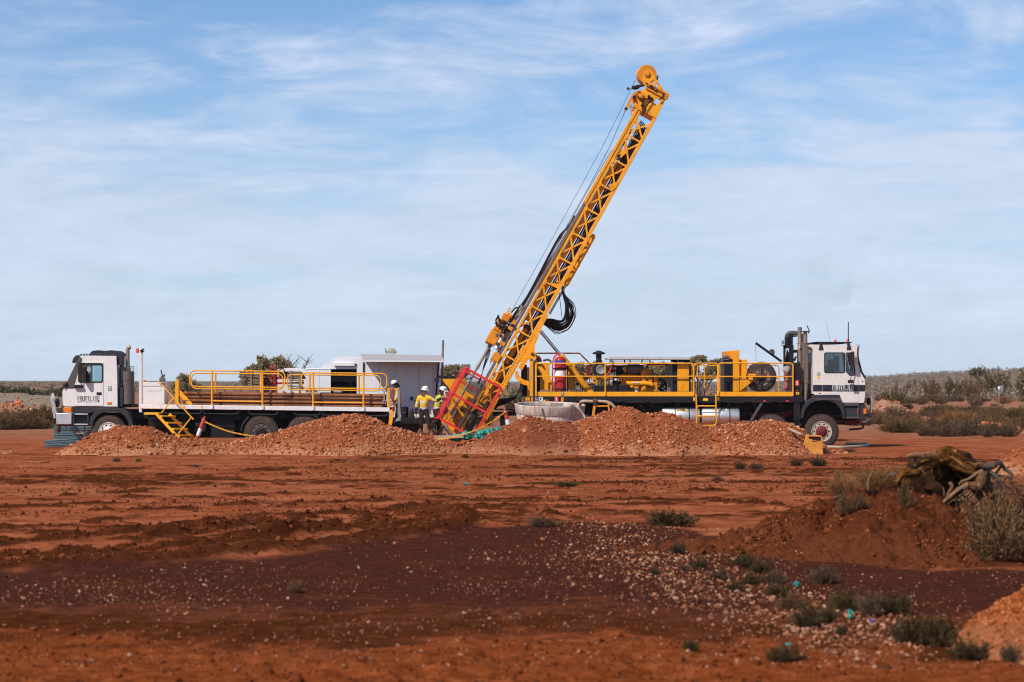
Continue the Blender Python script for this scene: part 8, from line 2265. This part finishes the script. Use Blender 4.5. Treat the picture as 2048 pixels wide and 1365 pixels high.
def trees():
    Y = 125; k = Y / F
    def m_(c, px, by): return [((a - px) * k, (by - b) * k, rx * k, rz * k) for a, b, rx, rz in c]
    gy = HOR + EYE * F / Y
    by = 837
    tree('slim olive tree behind the left truck step', 372, Y, 3.2, m_([(366, 768, 11, 18), (382, 773, 10, 10), (352, 777, 10, 10), (393, 778, 9, 7)], 372, by), 2600, .18, M_LEAF)
    tree('broad olive tree behind the red steel rack', 535, Y, 4.0, m_([(525, 735, 20, 17), (555, 732, 22, 14), (500, 758, 18, 20), (545, 755, 34, 20), (570, 745, 14, 14)], 535, by), 10000, .19, M_LEAF, limbs=10)
    tree('bare grey tree rising beside the broad olive tree', 578, Y + 3, 4.6, [], 0, .3, M_LEAF, bare=4, limbs=8)
    tree('leafless treetop left of the trailer roof', 628, Y, 3.1, [], 0, .3, M_LEAF, bare=5, limbs=8)
    tree('round dusty tree between the trailer and the cage', 903, Y, 3.4, m_([(900, 745, 20, 13), (885, 752, 14, 12), (915, 752, 16, 12)], 903, by), 6000, .19, M_LEAF)
    tree('olive tree glimpsed behind the mast foot', 1015, Y, 3.2, m_([(1030, 800, 22, 14), (1003, 762, 16, 10), (1040, 788, 20, 12)], 1015, by), 3500, .19, M_LEAF)
    tree('tree seen through the rails left of the air cleaner', 1185, Y, 3.3, m_([(1168, 742, 20, 16), (1195, 738, 16, 14), (1205, 752, 20, 14), (1160, 758, 14, 10), (1222, 745, 14, 12)], 1185, by), 4500, .17, M_LEAF)
    tree('tree seen under the silver canopy', 1312, Y, 3.3, m_([(1308, 742, 26, 14), (1330, 740, 18, 13), (1320, 760, 24, 14)], 1312, by), 6000, .18, M_LEAF)
    tree('wind-shaped tree with two crowns right of the radiator', 1398, Y, 3.6, m_([(1385, 732, 14, 13), (1398, 722, 12, 9), (1425, 738, 16, 13), (1436, 730, 12, 10), (1378, 748, 12, 8), (1412, 752, 16, 8)], 1398, by), 7000, .17, M_LEAF, limbs=10)
    tree('leaning dusty tree behind the yellow cooler', 1448, Y + 4, 3.2, m_([(1440, 735, 18, 12), (1462, 740, 12, 10)], 1448, by), 4000, .17, M_LEAF)
    tree('tall thin-stemmed tree standing above the scrub on the right', 1953, 420, 12, [((a - 1953) * 420 / F, (790 - b) * 420 / F, rx * 420 / F, rz * 420 / F) for a, b, rx, rz in [(1950, 745, 5, 4), (1958, 743, 5, 3), (1945, 748, 4, 3), (1962, 748, 3, 2)]], 500, .7, M_LEAFD, base=gz(790, 420))
    tree('dark tree cut by the right edge of the view', 2050, 190, 6, [((a - 2050) * 190 / F, (812 - b) * 190 / F, rx * 190 / F, rz * 190 / F) for a, b, rx, rz in [(2048, 765, 12, 16), (2060, 752, 14, 12), (2044, 785, 10, 14)]], 1600, .4, M_LEAF)
    # tree line at far left
    r = random.Random(9); Yl = 230; kl = Yl / F
    G = 'tree line behind the far left bank'
    for i, (px, top, w) in enumerate(((-12, 770, 14), (3, 773, 10), (15, 776, 12), (30, 781, 12), (47, 777, 10), (60, 782, 13), (76, 784, 12), (92, 786, 9), (104, 781, 12), (118, 780, 12), (132, 779, 14), (150, 783, 14))):
        hgt = (800 - top) * kl
        tree('dark olive tree in the line along the far left bank', px, Yl, hgt + 1.0, [(r.uniform(-2, 2) * kl, hgt * .75, w * kl * .7, hgt * .30), (w * .4 * kl, hgt * .55, w * kl * .6, hgt * .30), (-w * .4 * kl, hgt * .5, w * kl * .6, hgt * .32)], 650, .5, M_LEAFD, limbs=4, group=G, base=gz(803, Yl))
trees()

# ------------------------------------------------------------------ uprooted stump on the mound
def wob_tube(m, pts, radii, n=8, amp=.25, seed=0):
    r = random.Random(seed); w = spline(pts, 6)
    rr = [radii[0] + (radii[-1] - radii[0]) * i / (len(w) - 1) if len(radii) == 2 else np.interp(i / (len(w) - 1), np.linspace(0, 1, len(radii)), radii) for i in range(len(w))]
    a = len(m.v)
    m.tube(w, [float(q) * (1 + r.uniform(-amp, amp)) for q in rr], n)
    for i in range(a, len(m.v)):
        m.v[i] = tuple(Vector(m.v[i]) + Vector((r.uniform(-1, 1), r.uniform(-1, 1), r.uniform(-1, 1))) * amp * .3 * float(np.mean(radii)))
def fibrous(m, pts, radii, seed=0, strands=13):
    """a log split into strands of bark and torn wood"""
    r = random.Random(seed)
    for k in range(strands * 2):
        a = r.uniform(0, 6.283); q = r.uniform(.35, .8)
        i0 = r.choice((0, 0, 0, 1)); i1 = len(pts) - r.choice((0, 0, 0, 1)); i1 = max(i1, i0 + 2)
        P, Q = [], []
        for p_, rr in zip(pts[i0:i1], radii[i0:i1]):
            P.append(p_ + Vector((math.cos(a), .6 * math.sin(a), math.sin(a + .5))) * rr * q + Vector((r.uniform(-1, 1), r.uniform(-1, 1), r.uniform(-1, 1))) * rr * .14); Q.append(rr * r.uniform(.16, .36))
        wob_tube(m, P, Q, 7, .22, seed * 50 + k)
def stump():
    Y = 28.3; k = Y / F
    def z5(a, b, d=0.0): return p(1640 + a / 4.549, 860 + b / 4.549, Y + d)
    t = thing('uprooted_stump', 'weathered uprooted tree stump with splayed roots on top of the earth mound', 'tree stump', p(1895, 1000, Y))
    m = MB()
    fibrous(m, [z5(690, 470, -.1), z5(740, 400, -.05), z5(860, 370), z5(960, 320), z5(1060, 270, .05), z5(1120, 240, .1)], [.05, .06, .08, .10, .13, .13], 1)
    fibrous(m, [z5(1040, 240, .15), z5(1120, 222, .15), z5(1200, 250, .1), z5(1280, 320, .05), z5(1380, 360, 0), z5(1480, 380, 0)], [.08, .12, .13, .11, .09, .065], 2, 16)
    fibrous(m, [z5(1100, 250, .25), z5(1110, 320, .35), z5(1090, 400, .4)], [.14, .16, .1], 3)
    fibrous(m, [z5(1210, 270, .2), z5(1260, 370, .3), z5(1330, 430, .3), z5(1400, 470, .2)], [.09, .09, .08, .06], 4)
    fibrous(m, [z5(690, 480, .05), z5(760, 455, .0), z5(820, 420, .05), z5(900, 400, .15)], [.05, .08, .09, .07], 5)
    o = m.build('trunk', M_STUMP, t); o['kind'] = 'stuff'
    m = MB()
    c = z5(1110, 440, .62)
    mb = crumple(c, .62, .2, .36, 77, 26, 16, .6); m.v, m.f = mb.v, mb.f
    m.build('root_plate', M_ROOTP, t)
    m = MB()
    for i, (pts, rr) in enumerate((
        ([(780, 252), (860, 232), (960, 236), (1050, 228)], [.025, .035, .05, .06]), ([(1480, 375), (1465, 450), (1430, 510), (1340, 500), (1280, 530), (1200, 590), (1130, 650), (1098, 700)], [.07, .075, .07, .055, .04, .035, .03, .018]),
        ([(1310, 500), (1330, 560), (1380, 620), (1430, 680), (1455, 740), (1462, 805)], [.06, .062, .055, .05, .045, .03]), ([(1470, 760), (1530, 800), (1580, 850), (1620, 890)], [.03, .03, .025, .012]),
        ([(1480, 375), (1420, 400), (1350, 450), (1290, 470), (1265, 500)], [.03, .022, .018, .012]), ([(1180, 480), (1200, 520), (1170, 570), (1150, 610)], [.03, .025, .02, .01]),
        ([(1450, 540), (1500, 600), (1520, 680), (1525, 740)], [.02, .018, .015, .008]), ([(1400, 600), (1440, 550), (1455, 500)], [.012, .015, .02]), ([(1120, 520), (1130, 570), (1128, 610)], [.012, .012, .008]),
        ([(480, 385), (445, 450), (437, 500), (440, 555)], [.018, .022, .018, .012]), ([(310, 690), (315, 740), (345, 790)], [.012, .014, .008]), ([(865, 230), (868, 280), (862, 330)], [.02, .02, .016]), ([(900, 350), (930, 370), (970, 415)], [.016, .014, .006]), ([(1400, 330), (1450, 310), (1500, 330)], [.03, .03, .04]))):
        m = MB(); wob_tube(m, [z5(a, b, -.12 + .02 * (i % 4)) for a, b in pts], rr, 8, .16, 20 + i); m.build('root', M_TWIG, t)
    m = MB()
    for i, (pts, rr) in enumerate((
        ([(1470, 370), (1520, 340), (1570, 330), (1620, 300), (1660, 310)], [.07, .06, .05, .04, .03]), ([(1480, 330), (1450, 290), (1420, 285)], [.03, .02, .012]), ([(1640, 310), (1700, 370), (1740, 400), (1735, 440), (1700, 430), (1620, 415), (1600, 395), (1640, 350)], [.03, .028, .026, .022, .018, .02, .02, .018]),
        ([(1500, 385), (1560, 400), (1620, 450), (1660, 510), (1700, 590), (1730, 610)], [.05, .045, .035, .028, .02, .012]), ([(1720, 440), (1750, 490), (1758, 560)], [.018, .014, .008]), ([(1520, 420), (1540, 500), (1580, 580), (1590, 650), (1560, 700)], [.045, .04, .035, .03, .02]), ([(1600, 480), (1610, 560), (1600, 640)], [.03, .025, .015]), ([(560, 470), (610, 455), (640, 420), (700, 400)], [.015, .025, .035, .04]), ([(120, 630), (170, 605), (210, 590), (230, 610)], [.014, .016, .018, .01]))):
        m = MB(); wob_tube(m, [z5(a, b, .02 + .03 * (i % 3)) for a, b in pts], rr, 8, .16, 60 + i); m.build('dead_branch', M_DTWIG, t)
    r = random.Random(31); m = MB()
    for i in range(300):
        a = r.uniform(1150, 1800); b = r.uniform(430, 700); 
        if a < 1400 and b < 600: continue
        ln = r.uniform(60, 260); an = R(r.gauss(35, 40))
        e = (a + ln * math.cos(an), b + ln * math.sin(an) * .8); q = ((a + e[0]) / 2 + r.uniform(-15, 15), (b + e[1]) / 2 - r.uniform(0, 30))
        d = r.uniform(-.2, .5)
        m.tube([z5(a, b, d), z5(*q, d + .05), z5(*e, d + .1)], [.007, .005, .003], 4, cap=False)
    o = m.build('fine_twigs', M_TWIG, t); o['kind'] = 'stuff'
    # dry grass caught on the mound, each tuft its own thing
    for i, (a, b, w, h, kind, lab) in enumerate((
        (1775, 968, 120, 38, 'straw', 'thick dry grass on the crest of the mound left of the stump'), (1705, 975, 80, 34, 'straw', 'leaning dry grass at the left shoulder of the mound'), (1815, 965, 70, 44, 'straw', 'dry grass directly against the split log'), (1745, 965, 110, 42, 'straw', 'tallest dry grass behind the mound crest'), (1693, 1022, 46, 34, 'brown', 'small brown shrub on the left face of the mound'), (1722, 1003, 36, 22, 'brown', 'flat brown shrub higher on the left face of the mound'),
        (1810, 1012, 40, 40, 'brown', 'brown dead shrub just under the stump'), (1985, 1060, 130, 60, 'brown', 'tangle of dry brown shrub right under the grey roots'), (2010, 1120, 150, 74, 'brown', 'large olive-brown shrub at the right foot of the mound'), (2050, 1060, 150, 86, 'brown', 'tall dry shrub behind the right foot of the mound'), (2040, 985, 130, 50, 'brown', 'brown dead shrub behind the arching branches'), (1960, 1128, 70, 36, 'brown', 'low brown shrub at the mound foot near the gravel'), (2075, 1135, 120, 66, 'brown', 'brown shrub cut by the right edge'))):
        Yt = 27.6 if i < 7 else 26.6 if b > 1100 else 27.4
        if 'behind' in lab: Yt = 29.2
        x = gx(a, Yt); z = gz(b, Yt)
        z = min(z, max(mound_z(x, Yt), ground_z(x, Yt)[0])) if 'straw' not in kind else max(mound_z(x, Yt + .9), 0)
        shrub(x, Yt + (.9 if kind == 'straw' else 0), w * Yt / F, h * Yt / F * 1.1, kind, lab, None, 'dry_grass' if kind == 'straw' else 'shrub', z)
stump()

# faint exhaust above the stacks
def smoke():
    m, t, b = new_mat('exhaust_smoke'); t.nodes.remove(b)
    v = t.nodes.new('ShaderNodeVolumePrincipled')
    v.inputs['Color'].default_value = (.25, .25, .28, 1); v.inputs['Anisotropy'].default_value = 0
    g = t.nodes.new('ShaderNodeTexCoord')
    n = noise(t, mapping(t, g.outputs['Object'], (.9, .9, .6)), 1.0, 4, .6, .8)
    t.links.new(math_(t, 'MULTIPLY', ramp(t, n, [(.40, 0.0), (.72, 1.0)]), .09), v.inputs['Density'])
    t.links.new(v.outputs[0], t.nodes['Material Output'].inputs['Volume'])
    pts = [(1600, 652, .08), (1606, 636, .3), (1614, 612, .6), (1628, 588, .9), (1650, 566, 1.2), (1668, 548, 1.1), (1684, 534, .8), (1696, 524, .4), (1704, 518, .06)]
    w = spline([p(a, b_, 71) for a, b_, _ in pts], 4)
    rad = [float(np.interp(i / (len(w) - 1) * (len(pts) - 1), range(len(pts)), [q[2] for q in pts])) for i in range(len(w))]
    o = MB().tube(w, rad, 16).build('exhaust_smoke', m, None, loc=p(1600, 652, 71))
    tag(o, 'faint dark exhaust smoke drifting above the stacks', 'smoke', kind='stuff')
smoke()

# air that lightens the far scrub
def haze():
    m, t, b = new_mat('haze_air'); t.nodes.remove(b)
    v = t.nodes.new('ShaderNodeVolumePrincipled')
    v.inputs['Color'].default_value = (.97, .985, 1, 1); v.inputs['Density'].default_value = HAZE; v.inputs['Anisotropy'].default_value = 0
    t.links.new(v.outputs[0], t.nodes['Material Output'].inputs['Volume'])
    o = MB().box(-4200, -120, -3.0, 4200, 2900, 15.5).build('haze', m, None, smooth=False)
    tag(o, 'thin dusty air over the plain', kind='stuff')
HAZE = .0001
haze()
